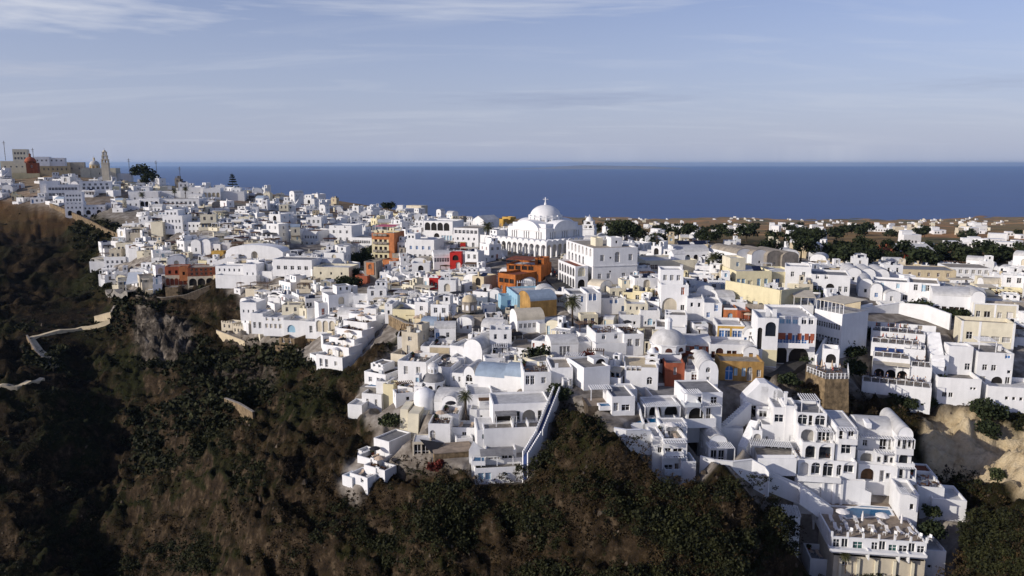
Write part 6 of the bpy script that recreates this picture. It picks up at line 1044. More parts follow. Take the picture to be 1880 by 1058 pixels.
# ------------------------------------------------------------------ the rest of the town, house by house
rf = random.Random(21)
FILL = [(-60, 312), (60, 316), (140, 324), (250, 335), (470, 352), (700, 388), (1000, 412), (1300, 438), (1480, 462), (1560, 482), (1900, 490), (1960, 560), (1900, 640), (1760, 600), (1560, 560), (1500, 585), (1400, 690),
        (1250, 715), (1120, 715), (1040, 720), (1010, 722), (900, 790), (800, 800), (742, 760), (660, 760), (700, 690), (740, 650), (745, 610), (690, 600), (640, 660), (590, 650), (540, 620), (430, 610), (450, 560), (395, 520), (300, 525), (215, 530), (190, 500), (185, 478), (240, 412), (215, 395), (195, 360), (90, 380), (-60, 360)]
DARKGAP = [[(195, 392), (258, 395), (262, 420), (215, 425)], [(640, 470), (690, 470), (690, 505), (640, 540), (615, 545)], [(690, 600), (742, 605), (720, 650), (660, 700), (640, 690)], [(1415, 690), (1545, 590), (1560, 570), (1580, 575), (1500, 670), (1470, 705)], [(1530, 470), (1880, 455), (1880, 485), (1720, 492), (1560, 488)], [(1080, 560), (1110, 600), (1040, 625), (1020, 600)], [(960, 500), (1010, 470), (1085, 540), (1030, 545)], [(868, 470), (900, 470), (935, 545), (915, 560)]]
def pin(x, y, poly): return bool(inside(np.array([x]), np.array([y]), poly)[0])
AUTO = []
def pick(*ws): return rf.choices([w[0] for w in ws], [w[1] for w in ws])[0]
def boxpx(P, yaw, w, d, h):
    c, n = math.cos(-R(yaw)), math.sin(-R(yaw)); q_ = []
    for lx, ly in ((-w / 2, 0), (w / 2, 0), (w / 2, d), (-w / 2, d)):
        for z in (0, h): q_.append(proj(P.x + c * lx - n * ly, P.y + n * lx + c * ly, P.z + z))
    return min(q[0] for q in q_), max(q[0] for q in q_), min(q[1] for q in q_), max(q[1] for q in q_)
def clash(bx, D):
    for (xl, xr, yt, yb, hd) in HERO:
        if D > hd + 2: continue
        ow = min(bx[1], xr) - max(bx[0], xl); oh = min(bx[3], yb) - max(bx[2], yt)
        if ow > 0 and oh > 0 and ow * oh > min(.06 * (xr - xl) * (yb - yt), .30 * (bx[1] - bx[0]) * (bx[3] - bx[2])): return True
    return False
def free(P, r, slack):
    for (x, y, q) in PLACED:
        if (x - P.x) ** 2 + (y - P.y) ** 2 < ((r + q) * slack) ** 2: return False
    return True
ACC = [('blue', 'blue'), ('brown', 'brown'), ('dark', 'dark'), ('sky_blue', 'light blue'), ('terracotta', 'red'), ('curtain', 'pale')]
def auto_house(P, yaw, big=1.0, slack=.80):
    D = P.y; lft = proj(*P)[0] < 560 and proj(*P)[1] > 395
    kind = pick(('flat', 2.5), ('vault_y', .8), ('vault_x', .6), ('cluster', 2), ('terrace', 5), ('yard', 6)) if lft else pick(('flat', 4), ('vault_y', 1.2), ('vault_x', 1.2), ('cluster', 2.6), ('terrace', 5), ('yard', 3.4))
    w = rf.uniform(4.6, 9.0) * big; d = rf.uniform(5, 8) * big; st = pick((1, 8), (2, 2.8), (3, .12)); SH_ = rf.uniform(2.35, 2.75) * (.85 if big < .5 else 1); st = 1 if big < .5 else st; h = st * SH_ + rf.uniform(.2, .6)
    if kind == 'yard': st = 1; h = rf.uniform(1.5, 2.3); w *= 1.25
    wallk, wc = pick((('white', 'white'), 15), (('cream', 'cream'), 4 if lft else 1.4), (('pale_yellow', 'pale yellow'), .5), (('beige', 'beige'), 2 if lft else .5), (('ash', 'grey'), .5), (('sand', 'tan'), .4))
    r_ = (w + d) / 4; bx = boxpx(P, yaw, w, d, h)
    if not free(P + Vector((math.sin(-R(yaw)) * -d / 2, math.cos(R(yaw)) * d / 2, 0)), r_, slack) or clash(bx, D): return None
    ak, an = rf.choice(ACC); split = D < 165 and rf.random() < .5
    name = {'flat': 'white_house', 'vault_y': 'vaulted_house', 'vault_x': 'barrel_roofed_house', 'cluster': 'stepped_house', 'terrace': 'terraced_house', 'yard': 'walled_roof_terrace'}[kind]
    if wallk != 'white': name = name.replace('white_house', 'flat_roofed_house')
    root = empty(name, P, yaw); roofk, rn = pick((('roof_white', 'white'), 4), (('roof_grey', 'grey'), 3), (('roof_beige', 'beige'), 3), (('paving', 'paved'), 2), (('roof_dark', 'dark'), .5))
    f = []
    for k in range(st):
        z = k * SH_; n = max(1, int(w / rf.uniform(1.7, 2.6)))
        if kind == 'yard': f.append(W_(max(1, n // 2), .4, .7, .8, 'dark'))
        elif k == 0:
            nd = 1 if n < 3 else rf.choice((1, 1, 2)); a = rf.choice((.04, .3, .55)); f.append(D_(nd, .05, .95, 2.05, ak, 'white', a, min(.97, a + .22 * nd)))
            if n > 1: f.append(W_(n - 1, .9, rf.uniform(.65, 1.1), rf.uniform(.9, 1.3), pick(('glass', 4), ('dark', 3), (ak, 1), ('curtain', 1)), 'white', *((a + .24 * nd, .97) if a < .3 else (.03, a - .02))))
        elif rf.random() < .22: f.append(O_(max(1, n // 2), z + .1, 1.7, 2.2, pick(('dark', 2), ('beige', 2), ('curtain', 1))))
        else: f.append(W_(n, z + .8, rf.uniform(.65, 1.05), rf.uniform(1.0, 1.5), pick(('glass', 4), ('dark', 3), (ak, 2)), 'white', .05, .95))
    ns = max(1, int(d / 3)); sd = [W_(ns, k * SH_ + .8, .75, 1.1, pick(('glass', 3), (ak, 2), ('dark', 2))) for k in range(st) if rf.random() < .75]
    rt = kind if kind.startswith('vault') else 'flat'
    if rt != 'flat': roofk, rn = pick((('roof_white', 'white'), 6), (('beige', 'beige'), 1), (('roof_blue', 'pale grey'), 1))
    block(root, -w / 2, w / 2, 0, d, 0, h, wallk, f, sd, sd, roof=rt, roofk=roofk, para=.9 if kind == 'yard' else rf.choice((.3, .5, .9)), split=split, found=6, rise=min(1.5, w * .3, d * .3))
    feat = {'flat': f'flat {rn} roof', 'vault_y': 'rounded gable', 'vault_x': f'{rn} barrel roof', 'cluster': 'smaller upper block', 'terrace': 'walled front terrace', 'yard': 'walled roof terrace'}[kind]
    if kind == 'cluster' or (kind == 'flat' and rf.random() < .3):
        uw = w * rf.uniform(.35, .6); ux = rf.choice((-w / 2 + .02, w / 2 - uw - .02)); block(root, ux, ux + uw, d * .35, d - .02, h - .4, h + rf.uniform(1.3, 2.2), wallk, [W_(1 if uw < 3 else 2, 1.0, .7, 1.0, ak if rf.random() < .4 else 'glass')], name='upper_storey', roofk=roofk, para=.25, split=split)
        if rf.random() < .5:
            lw = rf.uniform(2.4, 4); sx = rf.choice((-1, 1)); a, b_ = sorted((sx * w / 2, sx * (w / 2 + lw))); block(root, a, b_, d * .2, d * .85, -.2, h * .62, wallk, [D_(1, .2, .9, 1.9, ak)], name='side_wing', roofk=rf.choice(('paving', 'roof_white', 'roof_grey')), para=.45, split=split, found=5)
    tz = None
    if kind == 'terrace' or rf.random() < .35:
        td = rf.uniform(2.4, 4.2); tw = w * rf.uniform(.8, 1.2)
        terrace(root, -tw / 2, tw / 2, -td, -.02, 0, rf.choice((.5, .8, 1.0)), wallk, rf.choice(('paving', 'roof_white', 'roof_beige', 'roof_grey', 'deck')), 5); tz = (tw, td)
        PLACED.append((P.x - math.sin(R(yaw)) * td / 2, P.y - math.cos(R(yaw)) * td / 2, td / 2))
        q_ = rf.random()
        if q_ < .22: pergola(root, -tw / 2 + .3, tw / 2 - .3, -td + .5, -.04, 0, 2.2, rf.choice(('white', 'wood')), 9)
        elif q_ < (.85 if lft else .5): canopy(root, -tw / 2 + .3, tw * rf.uniform(.1, .45), -td + .6, -.04, 0, 2.2, rf.choice(('wood', 'fabric_dark', 'beige', 'roof_grey', 'brown')), 3, .25, 'awning')
    elif rf.random() < .25: stair(root, (w / 2 + .7, -1.5, 0), (w / 2 + .7, d * .7, h - .4), 1.1, 12, wallk)
    if kind == 'yard':
        tz = (w * .8, -d * .8); q_ = rf.random()
        if q_ < .35: pergola(root, -w * .4, w * .3, d * .35, d - .3, h - .8, h + 1.5, rf.choice(('white', 'wood')), 9)
        elif q_ < (.95 if lft else .65): canopy(root, -w * .4, w * .35, d * .4, d - .3, h - .8, h + 1.5, rf.choice(('wood', 'fabric_dark', 'beige', 'brown')), 3, .2, 'awning')
        tz_z = h - .88
    elif rt == 'flat':
        for _ in range(rf.choice((0, 1, 1, 2))): chimney(root, rf.uniform(-w * .4, w * .4), rf.uniform(d * .1, d * .3), h - .3, rf.uniform(.7, 1.4), rf.uniform(.35, .6), wallk)
        if rf.random() < .5:
            mb = MB(); x, y = rf.uniform(-w * .3, w * .3), rf.uniform(d * .12, d * .3); mb.box(x, x + .9, y, y + .5, h - .45, h + .35); mb.build('air_unit', 'rail', root)
        if D < 300 and rf.random() < .45:
            mb = MB(); x, y = rf.uniform(-w * .4, w * .4), rf.uniform(d * .1, d * .8); mb.tube((x, y, h - .4), (x, y, h + rf.uniform(1.2, 2.4)), .03, 4); mb.tube((x - .4, y, h + 1.1), (x + .4, y, h + 1.1), .02, 4); mb.build('antenna', 'dark', root)
        if rf.random() < .4:
            mb = MB(); x, y = rf.uniform(-w * .35, w * .35), rf.uniform(d * .3, d * .75); mb.lathe([(.42, h - .4), (.42, h + .55), (.3, h + .7), (0, h + .72)], 9, (x, y)); mb.build('water_tank', rf.choice(('fabric_dark', 'metal', 'sand', 'white')), root)
        if rf.random() < .22: solar(root, rf.uniform(-w * .4, 0), d * .15, h - .3, 1.8)
    PLACED.append((P.x + math.sin(R(yaw)) * d / 2, P.y + math.cos(R(yaw)) * d / 2, r_))
    AUTO.append(dict(o=root, px=(bx[0] + bx[1]) / 2, py=(bx[2] + bx[3]) / 2, wc=wc, st=st, feat=feat, an=an, w=w, d=d, h=h, tz=tz, tzz=tz_z if kind == 'yard' else .03, D=D, kind=kind)); ALLOBJ.append(root)
    return root
def zone_yaw(px, py):
    if px < 420: return rf.gauss(-4, 22)
    if px < 760: return rf.gauss(14, 22)
    return rf.gauss(12, 19) if px < 1250 else rf.gauss(17, 13)
def sow(poly, n, tries, dens=None, big=1.0, ymax=9999, ymin=0, slack=.8):
    xs = [p[0] for p in poly]; ys = [p[1] for p in poly]; got = 0
    for _ in range(tries):
        if got >= n: break
        px, py = rf.uniform(max(-40, min(xs)), min(1920, max(xs))), rf.uniform(max(min(ys), ymin), min(max(ys), ymax))
        if not pin(px, py, poly) or any(pin(px, py, g) for g in DARKGAP): continue
        if dens and rf.random() > dens(px, py): continue
        P = hit(px, py)
        if P is None or P.y > 520: continue
        if auto_house(P, zone_yaw(px, py), big, slack): got += 1
    return got
n1 = sow(FILL, 250, 5000, lambda x, y: 1 if x < 1300 or y > 520 else .35, .84, ymin=470)
n2 = sow(FILL, 190, 4000, lambda x, y: .9 if x < 900 else .12, .85, ymax=480)
n3 = sow(FILL, 270, 9000, lambda x, y: 1 if x < 1300 or y > 520 else .2, .62)
n4 = sow(FILL, 240, 9000, lambda x, y: 1 if x < 1300 or y > 500 else .15, .46, ymin=400, slack=.74)
print('auto houses', n1, n2, n3, n4)
# labels: each house named by its look and its rank on one side of a landmark
ORD = 'nearest second third fourth fifth sixth seventh eighth ninth tenth eleventh twelfth thirteenth fourteenth fifteenth sixteenth seventeenth eighteenth nineteenth twentieth'.split() + [f'{a}-{b}' for a in ('twenty', 'thirty', 'forty', 'fifty', 'sixty') for b in 'first second third fourth fifth sixth seventh eighth ninth'.split()]
bins = {}
for a in AUTO:
    best = None
    for i, (lx, ly, ph) in enumerate(LAND):
        dx, dy = a['px'] - lx, (a['py'] - ly) * 1.8; dd = math.hypot(dx, dy)
        if best is None or dd < best[0]: best = (dd, i, dx, dy)
    dd, i, dx, dy = best
    rel = ('left of' if dx < 0 else 'right of') if abs(dx) > abs(dy) else ('uphill behind' if dy < 0 else 'downhill from')
    bins.setdefault((i, rel), []).append((dd, a))
for (i, rel), L_ in bins.items():
    L_.sort(key=lambda t: t[0])
    for k, (dd, a) in enumerate(L_):
        ph = LAND[i][2]; o_ = ORD[min(k, 64)]; tail = f'{o_} {rel} {ph}'
        st = ('one-storey', 'two-storey', 'three-storey')[a['st'] - 1]
        used = globals().setdefault('USED', set())
        for head in (f"{a['wc']} {st} house with {a['feat']}, ", f"{a['wc']} house with {a['feat']}, ", f"{a['wc']} house, "):
            if len((head + tail).split()) <= 16 and head + tail not in used: break
        used.add(head + tail); a['label'] = head + tail; tag(a['o'], a['label'], 'house')
# ------------------------------------------------------------------ far plain: tiny houses as one mass, the larger ones singly
def tiny(mb, P, w, d, h, yaw, key):
    c, n = math.cos(-R(yaw)), math.sin(-R(yaw)); pts = [(P.x + c * x - n * y, P.y + n * x + c * y) for x, y in ((-w / 2, 0), (w / 2, 0), (w / 2, d), (-w / 2, d))]
    mb.prism(pts, P.z - 4, P.z + h, key)
    if rf.random() < .5:
        pts = [(P.x + c * x - n * y, P.y + n * x + c * y) for x, y in ((-w / 2 + .1, d * .4), (w * .1, d * .4), (w * .1, d - .1), (-w / 2 + .1, d - .1))]; mb.prism(pts, P.z + h - .1, P.z + h + 2.4, key)
    for k in range(int(w / 2.5)):
        x = -w / 2 + 1.2 + k * 2.4; q_ = [(P.x + c * xx + n * .04, P.y + n * xx - c * .04) for xx in (x - .5, x + .5)]
        mb.poly([(*q_[0], P.z + .8), (*q_[1], P.z + .8), (*q_[1], P.z + 2.2), (*q_[0], P.z + 2.2)], 'dark')
far_mb = MB(); cnt = 0
CL = [(1010, 404, 30), (1120, 402, 60), (1190, 405, 50), (1230, 415, 40), (1330, 399, 40), (1370, 404, 30), (1440, 403, 40), (1500, 406, 30), (1530, 411, 30), (1590, 418, 40), (1680, 411, 30), (1730, 408, 30), (1790, 408, 40), (1850, 410, 40), (1300, 425, 60), (1150, 422, 50), (1240, 432, 50), (1380, 420, 50), (1450, 424, 40), (1620, 423, 50), (1700, 428, 60), (1790, 428, 40), (1850, 440, 60), (1760, 452, 90), (870, 397, 40), (820, 398, 40), (760, 392, 40), (1480, 436, 30)]
singles = 0
for (cx_, cy_, sd) in CL:
    for _ in range(10):
        px, py = rf.gauss(cx_, sd * .6), rf.gauss(cy_, 3.2); P = hit(px, py)
        if P is None or P.y < 420 or P.y > 3300: continue
        if not free(P, 5, .8): continue
        PLACED.append((P.x, P.y, 5)); w, d, h = rf.uniform(5, 12), rf.uniform(5, 8), rf.choice((3.2, 3.5, 6.2)); key = pick(('white', 8), ('cream', 1), ('beige', 1)); cnt += 1
        if P.y < 900 and singles < 70:
            mb = MB(); tiny(mb, Vector((0, 0, 0)), w, d, h, 0, key); o = mb.build('country_house', key); o.location = P; o.rotation_euler = (0, 0, -R(rf.gauss(15, 15))); singles += 1
            tag(o, 'small white country house on the plain behind the town, before the sea', 'house', 'country houses scattered over the plain')
        else: tiny(far_mb, P, w * 1.15, d, h, rf.gauss(15, 20), key)
tag(far_mb.build('distant_houses', 'white'), 'scattered tiny white houses far off along the coast', 'houses', kind='stuff'); print('far', cnt, singles)
# ------------------------------------------------------------------ trees, palms, bushes
rv = random.Random(11)
def leaf_cloud(n, blobs, size, seed, squash=.8):
    """n leaf-sized quads spread through several overlapping clumps"""
    g = np.random.default_rng(seed); tot = sum(b[3] ** 2 for b in blobs); V = []
    for (bx, by, bz, br) in blobs:
        k = max(4, int(n * br ** 2 / tot)); d = g.normal(size=(k, 3)); d /= np.linalg.norm(d, axis=1)[:, None]; r = br * (g.random(k) ** .45)[:, None]
        c = np.array([bx, by, bz]) + d * r * np.array([1, 1, squash]); a = g.normal(size=(k, 3)); a /= np.linalg.norm(a, axis=1)[:, None]; b = np.cross(a, g.normal(size=(k, 3))); b /= np.linalg.norm(b, axis=1)[:, None]
        s = size * (.6 + .8 * g.random(k))[:, None]; V.append(np.stack([c - a * s - b * s * .5, c + a * s * .3 - b * s, c + a * s + b * s * .5, c - a * s * .3 + b * s], 1))
    return np.concatenate(V)
def quads_mesh(name, V, key):
    n = len(V); me = bpy.data.meshes.new(name); me.vertices.add(n * 4); me.vertices.foreach_set('co', V.astype(np.float32).ravel()); me.loops.add(n * 4); me.loops.foreach_set('vertex_index', np.arange(n * 4, dtype=np.int32))
    me.polygons.add(n); me.polygons.foreach_set('loop_start', np.arange(0, n * 4, 4, dtype=np.int32)); me.update(); me.validate(); me.materials.append(MATS[key]); return me
def tree_proto(seed, h, cr, nleaf, key, size):
    g = random.Random(seed); mb = MB(); th = h * .45; top = Vector((g.uniform(-.3, .3), g.uniform(-.3, .3), th)); mb.tube((0, 0, -.8), top, h * .035, 7, None, h * .022); blobs = []
    for i in range(7):
        a = i * 2.4 + g.random(); rr = cr * g.uniform(.35, .75); p = Vector((rr * math.cos(a), rr * math.sin(a), th + (h - th) * g.uniform(.05, .75))); mb.tube(top * g.uniform(.75, 1), p, h * .014, 5, None, h * .005); blobs.append((*p, cr * g.uniform(.38, .62)))
    blobs.append((0, 0, h - cr * .4, cr * .5)); return mb, quads_mesh('crown', leaf_cloud(nleaf, blobs, size, seed), key)
TP = {}
def tree(kind, px, py, h, label, group=None, name='tree', P=None):
    if kind not in TP:
        TP[kind] = []
        for sd in range(2 if kind in ('round', 'far') else 1):
            if kind == 'round': mb, cm = tree_proto(31 + sd, 6, 2.9, 900, 'leaf_dark', .24)
            elif kind == 'far': mb, cm = tree_proto(51 + sd, 6, 3.4, 420, 'leaf_dark', .42)
            elif kind == 'olive': mb, cm = tree_proto(61 + sd, 6, 2.8, 420, 'leaf_mid', .3)
            elif kind == 'conifer':
                mb = MB(); mb.tube((0, 0, -.5), (0, 0, 6), .14, 6, None, .03); bl = [(rr * math.cos(a), rr * math.sin(a), z, .42) for z in (1.0, 1.8, 2.6, 3.4, 4.1, 4.8, 5.4) for rr in ((6.2 - z) * .2, (6.2 - z) * .36) for a in [k * 1.05 + z for k in range(6)]]; cm = quads_mesh('crown', leaf_cloud(900, bl + [(0, 0, 5.8, .25)], .17, 71, .4), 'leaf_dark')
            trunk = mb.build('trunk', 'bark'); cr = bpy.data.objects.new('crown', cm); COL.objects.link(cr); TP[kind].append((trunk, cr, [True]))
    P = P or hit(px, py)
    if P is None: return None
    tr, cr, first = rv.choice(TP[kind]); r = empty(name, P); s = h / 6; r.scale = (s * rv.uniform(.9, 1.2), s * rv.uniform(.9, 1.2), s); r.rotation_euler = (0, 0, rv.uniform(0, 6.28)); tag(r, label, 'tree', group)
    for o in (tr, cr):
        if first[0]: c = o
        else: c = o.copy(); COL.objects.link(c)
        c.parent = r
    first[0] = False; return r
def palm_proto():
    mb = MB(); pts = [Vector((.25 * math.sin(t * 1.5), 0, t * 6)) for t in (0, .25, .5, .75, 1)]; pts[0].z = -.6
    for a, b in zip(pts, pts[1:]): mb.tube(a, b, .2, 7, None, .18)
    mb.lathe([(.18, 5.7), (.34, 6.0), (.2, 6.4), (0, 6.5)], 8, (.25, 0)); tr = mb.build('trunk', 'bark'); g = random.Random(4); Q = []
    for i in range(46):
        a = i * 2.39; el = 1.15 - 1.75 * (i / 46) + g.uniform(-.1, .1); L_ = g.uniform(1.9, 2.5); p = Vector((.25, 0, 6.3)); d = Vector((math.cos(a) * math.cos(el), math.sin(a) * math.cos(el), math.sin(el))); side = Vector((-math.sin(a), math.cos(a), 0))
        for k in range(9):
            q_ = p + d * (L_ / 9); wd = .42 * math.sin(math.pi * (k + .8) / 10.2) + .03
            for sd in (-1, 1):
                t = side * sd * wd + d * .18 + Vector((0, 0, -.14)); Q.append([p, p + (q_ - p) * .55, p + (q_ - p) * .55 + t, p + t * .95])
            p = q_; d = (d + Vector((0, 0, -.13))).normalized()
    cr = bpy.data.objects.new('crown', quads_mesh('crown', np.array([[tuple(v) for v in q] for q in Q]), 'leaf_palm')); COL.objects.link(cr); return tr, cr
PT = []
def palm(px, py, h, label, group=None):
    P = hit(px, py); r = empty('palm_tree', P); s = h / 6.6; r.scale = (s, s, s); r.rotation_euler = (0, 0, rv.uniform(0, 6)); tag(r, label, 'palm', group)
    if not PT: PT.extend(palm_proto()); cs = PT
    else:
        cs = [o.copy() for o in PT]
        for c in cs: COL.objects.link(c)
    for c in cs: c.parent = r
BP = []
def bush(px, py, w, h, label, key='leaf_dark', name='bush', group=None, cat='bush'):
    P = hit(px, py); r = len(BP); bl = [(rv.uniform(-.35, .35) * w, rv.uniform(-.2, .3) * w, rv.uniform(.25, .6) * h, min(w, h * 1.4) * rv.uniform(.25, .4)) for _ in range(9)]
    V = leaf_cloud(int(260 + 60 * w * h), bl, .16 + .012 * w, 100 + r, .8); me = quads_mesh(name, V, key); o = bpy.data.objects.new(name, me); COL.objects.link(o); o.location = P; tag(o, label, cat, group); BP.append(o)
palm(1052, 612, 7.6, 'tall date palm standing between the white houses below the cathedral'); palm(856, 768, 4.6, 'small palm on the terrace beside the lantern church'); palm(1306, 506, 5.6, 'short shaggy palm beside the long low cream house')
palm(897, 456, 8.5, 'tall thin palm in front of the dark banded restaurant'); palm(1552, 1050, 2.6, 'small palm at the foot of the hotel pool wing'); palm(263, 378, 6, 'palm by the arched terrace hotel on the left hill'); palm(341, 366, 6, 'palm in front of the long white hotel on the crest'); palm(322, 368, 5, 'low palm left of the long white hotel on the crest')
tree('conifer', 428, 354, 12, 'tall dark pointed conifer on the skyline beside the sea', name='conifer_tree')
for x, y, h, l in ((263, 338, 13, 'large dark spreading tree on the ridge right of the bell tower'), (277, 345, 9, 'lower dark tree right under the large spreading ridge tree'), (146, 303, 8, 'dark round tree behind the long cream ridge building'), (208, 312, 9, 'dark tree just right of the ridge bell tower'), (220, 313, 8, 'second dark tree right of the ridge bell tower'), (35, 290, 9, 'dark tree on the far end of the left ridge'), (316, 338, 8, 'dark tree on the skyline above the white crest houses')): tree('round', x, y, h, l)
for i, (x, y, h) in enumerate(((1136, 452, 10), (1150, 448, 11), (1166, 452, 10), (1124, 446, 8), (1198, 470, 8), (1212, 468, 8), (1300, 452, 7), (1314, 450, 7), (1290, 448, 7), (1400, 482, 7), (1414, 482, 8), (1380, 484, 5), (1462, 470, 11), (1478, 466, 11), (1492, 470, 11), (1470, 480, 9), (1318, 503, 6), (1335, 508, 5))):
    tree('round', x, y, h, 'dark leafy tree among the white houses right of the bell tower', 'dark trees right of the bell tower')
for i in range(50):
    x = rv.uniform(1510, 1890); lo = 458 + (x - 1510) * .02; y = rv.uniform(lo, 497 - 6 * (x > 1740)); tree('round' if i % 2 else 'far', x, y, rv.uniform(4.5, 7.5), 'dark tree in the thick belt between the white houses and the fields', 'dark belt of trees before the fields')
for x, y, h in ((12, 294, 7), (28, 292, 9), (44, 290, 8), (124, 300, 6), (138, 300, 8)): tree('round', x, y, h, 'dark tree along the far end of the left ridge', 'dark trees of the far ridge')
for i in range(62):
    x = rv.uniform(700, 1880); y = rv.gauss(432, 9) if x > 1000 else rv.uniform(388, 402); P = hit(x, y)
    if P is None or P.y < 330 or P.y > 1500 or not free(P, 3, .9): continue
    tree('far', x, y, rv.uniform(6, 10), 'dark tree standing among the small houses of the plain', 'trees of the plain behind the town')
for x, y, w, h, l in ((983, 668, 6, 3.6, 'big round dark green bush beside a white umbrella terrace'), (1081, 670, 4, 3, 'dark red flowering bush beside the pergola cube house'), (1548, 640, 7, 4.6, 'big dark bush between the lane and the stepped restaurant'), (1510, 552, 6, 3, 'dark bush in front of the big arched doorway house'), (1684, 576, 6, 3.6, 'tall dark clipped hedge under the outside staircase house'), (1720, 580, 5, 2.2, 'low dark hedge in front of the veranda villa'), (1758, 586, 5, 2.4, 'dark round shrub at the end of the hedge by the villa'), (1725, 712, 3, 3.6, 'dark shrub growing at the wall end of the stepped restaurant'),
                         (665, 492, 8, 6, 'dense dark green thicket below the tower block'), (678, 474, 7, 6, 'upper dark green thicket beside the cream tower block'), (640, 528, 7, 4, 'dark thicket in the gully by the little orange houses'), (655, 512, 6, 4, 'middle dark thicket above the little orange houses'), (865, 590, 4, 2.2, 'olive green shrub beside the tan-domed church'), (1478, 668, 3, 3, 'potted climbing shrub beside the garage arch'), (1712, 950, 2.4, 2.2, 'pale green shrub right of the hotel pool deck'), (1716, 985, 4, 2.6, 'dark shrub mass below the stepped hotel houses'), (715, 780, 4, 2.4, 'bright green shrub on the stair beside the cream buttresses'), (1822, 770, 6, 4, 'dark ivy mass hanging over the pale cliff'), (1808, 806, 4.5, 4, 'dark ivy spill in the cleft of the pale cliff'), (1828, 880, 2.6, 2, 'grey green bush at the foot of the pale cliff'), (1700, 748, 5, 2, 'scrubby bush on top of the pale cliff'), (1660, 748, 6, 2.6, 'brown green bush under the stepped restaurant wall'), (1030, 735, 4, 3.4, 'dark bush at the top of the blue stair'), (1572, 690, 4, 4, 'dark climbing bush between the stone bastion and the stepped restaurant'), (1570, 655, 4.5, 3, 'dark bush beside the upper end of the stone bastion terrace'), (1588, 620, 4, 2.6, 'dark bush left of the top restaurant level'), (1450, 705, 5, 2, 'low dark scrub under the street wall by the garage arches')):
    bush(x, y, w, h, l, 'leaf_red' if 'red' in l else ('leaf_mid' if 'green shrub' in l or 'grey green' in l else 'leaf_dark'))
for x, y in ((806, 857), (800, 865)): bush(x, y, 2.4, 1.6, 'rusty red shrub on the slope below the triangular shade sail', 'leaf_red', group='rusty red shrubs')
# ------------------------------------------------------------------ scrub on the slopes: one mass nobody could count
def scrub():
    g = np.random.default_rng(5); Vs = []; n = 0; bl_ = [(0, 0, .30, .55), (.4, .1, .22, .4), (-.3, .3, .2, .4), (.1, -.35, .2, .36)]; pr_ = [leaf_cloud(30, bl_, .17, 200 + k, .75) for k in range(8)]; pn_ = [leaf_cloud(84, bl_, .085, 400 + k, .75) for k in range(8)]
    px = g.uniform(-30, 1910, 60000); py = g.uniform(385, 1075, 60000)
    # rank in plan coordinates: cheap march on a shared depth ladder
    keep = ~inside(px, py, TOWN) & ~inside(px, py, PALE) & ~inside(px, py, ROCK)
    px, py = px[keep], py[keep]; dens = fbm(px / 90, py / 60, 77, 4)
    k2 = (g.random(len(px)) < np.clip((dens - .47) * 5.0, .05, 1)); px, py = px[k2][:8500], py[k2][:8500]
    for x, y in zip(px, py):
        P = hit(x, y)
        if P is None or P.y > 420 or P.y < 75: continue
        s = (.35 + 1.35 * g.random() ** 2.4) * (.6 + .75 * min(1, max(0, (float(fbm(np.array(x / 90), np.array(y / 60), 77, 4)) - .47) * 5))) * (1.0 if P.y < 170 else 1.5); a = g.uniform(0, 6.28); c, sn = math.cos(a), math.sin(a); V = (pn_ if P.y < 175 else pr_)[g.integers(8)] * np.array([s, s, s * g.uniform(.7, 1.2)]); V = V @ np.array([[c, sn, 0], [-sn, c, 0], [0, 0, 1]]); Vs.append(V + np.array(tuple(P)) - np.array([0, 0, .1])); n += 1
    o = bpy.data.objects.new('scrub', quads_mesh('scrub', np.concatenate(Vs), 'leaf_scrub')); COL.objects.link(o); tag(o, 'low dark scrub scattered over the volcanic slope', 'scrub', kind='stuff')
scrub()
def tufts():
    g = np.random.default_rng(8); Vs = []; pr_ = [leaf_cloud(9, [(0, 0, .15, .4)], .11, 300 + k, .6) for k in range(6)]
    px = g.uniform(-20, 1900, 40000); py = g.uniform(520, 1070, 40000); k = ~inside(px, py, TOWN) & ~inside(px, py, PALE) & (fbm(px / 60, py / 60, 91, 3) > .42); px, py = px[k][:11000], py[k][:11000]
    for x, y in zip(px, py):
        P = hit(x, y)
        if P is None or P.y > 300 or P.y < 75: continue
        s = g.uniform(.4, 1.3); Vs.append(pr_[g.integers(6)] * s + np.array(tuple(P)))
    o = bpy.data.objects.new('dry_grass', quads_mesh('dry_grass', np.concatenate(Vs), 'leaf_dry')); COL.objects.link(o); tag(o, 'dry brown grass tufts between the scrub', 'grass', kind='stuff')
tufts()
# ------------------------------------------------------------------ loose rocks on the slopes
def rocks():
    g = random.Random(9); mb = MB()
    for _ in range(450):
        x, y = g.uniform(0, 1880), g.uniform(560, 1060)
        if pin(x, y, TOWN): continue
        P = hit(x, y)
        if P is None or P.y > 320: continue
        s = g.uniform(.10, .38) * (2.2 if g.random() < .05 else 1); n = 5; pts = [P + Vector((s * math.cos(2 * math.pi * k / n) * g.uniform(.6, 1.2), s * math.sin(2 * math.pi * k / n) * g.uniform(.6, 1.2), -.2)) for k in range(n)]; t = P + Vector((g.uniform(-.2, .2) * s, g.uniform(-.2, .2) * s, s * g.uniform(.5, 1.1))); m_ = [p + (t - p) * .35 + Vector((0, 0, s * .35)) for p in pts]
        for k in range(n): j = (k + 1) % n; mb.poly([pts[k], pts[j], m_[j], m_[k]]); mb.poly([m_[k], m_[j], t])
    tag(mb.build('rubble', 'dark_stone'), 'loose pale stones strewn over the slope', 'rubble', kind='stuff')
rocks()
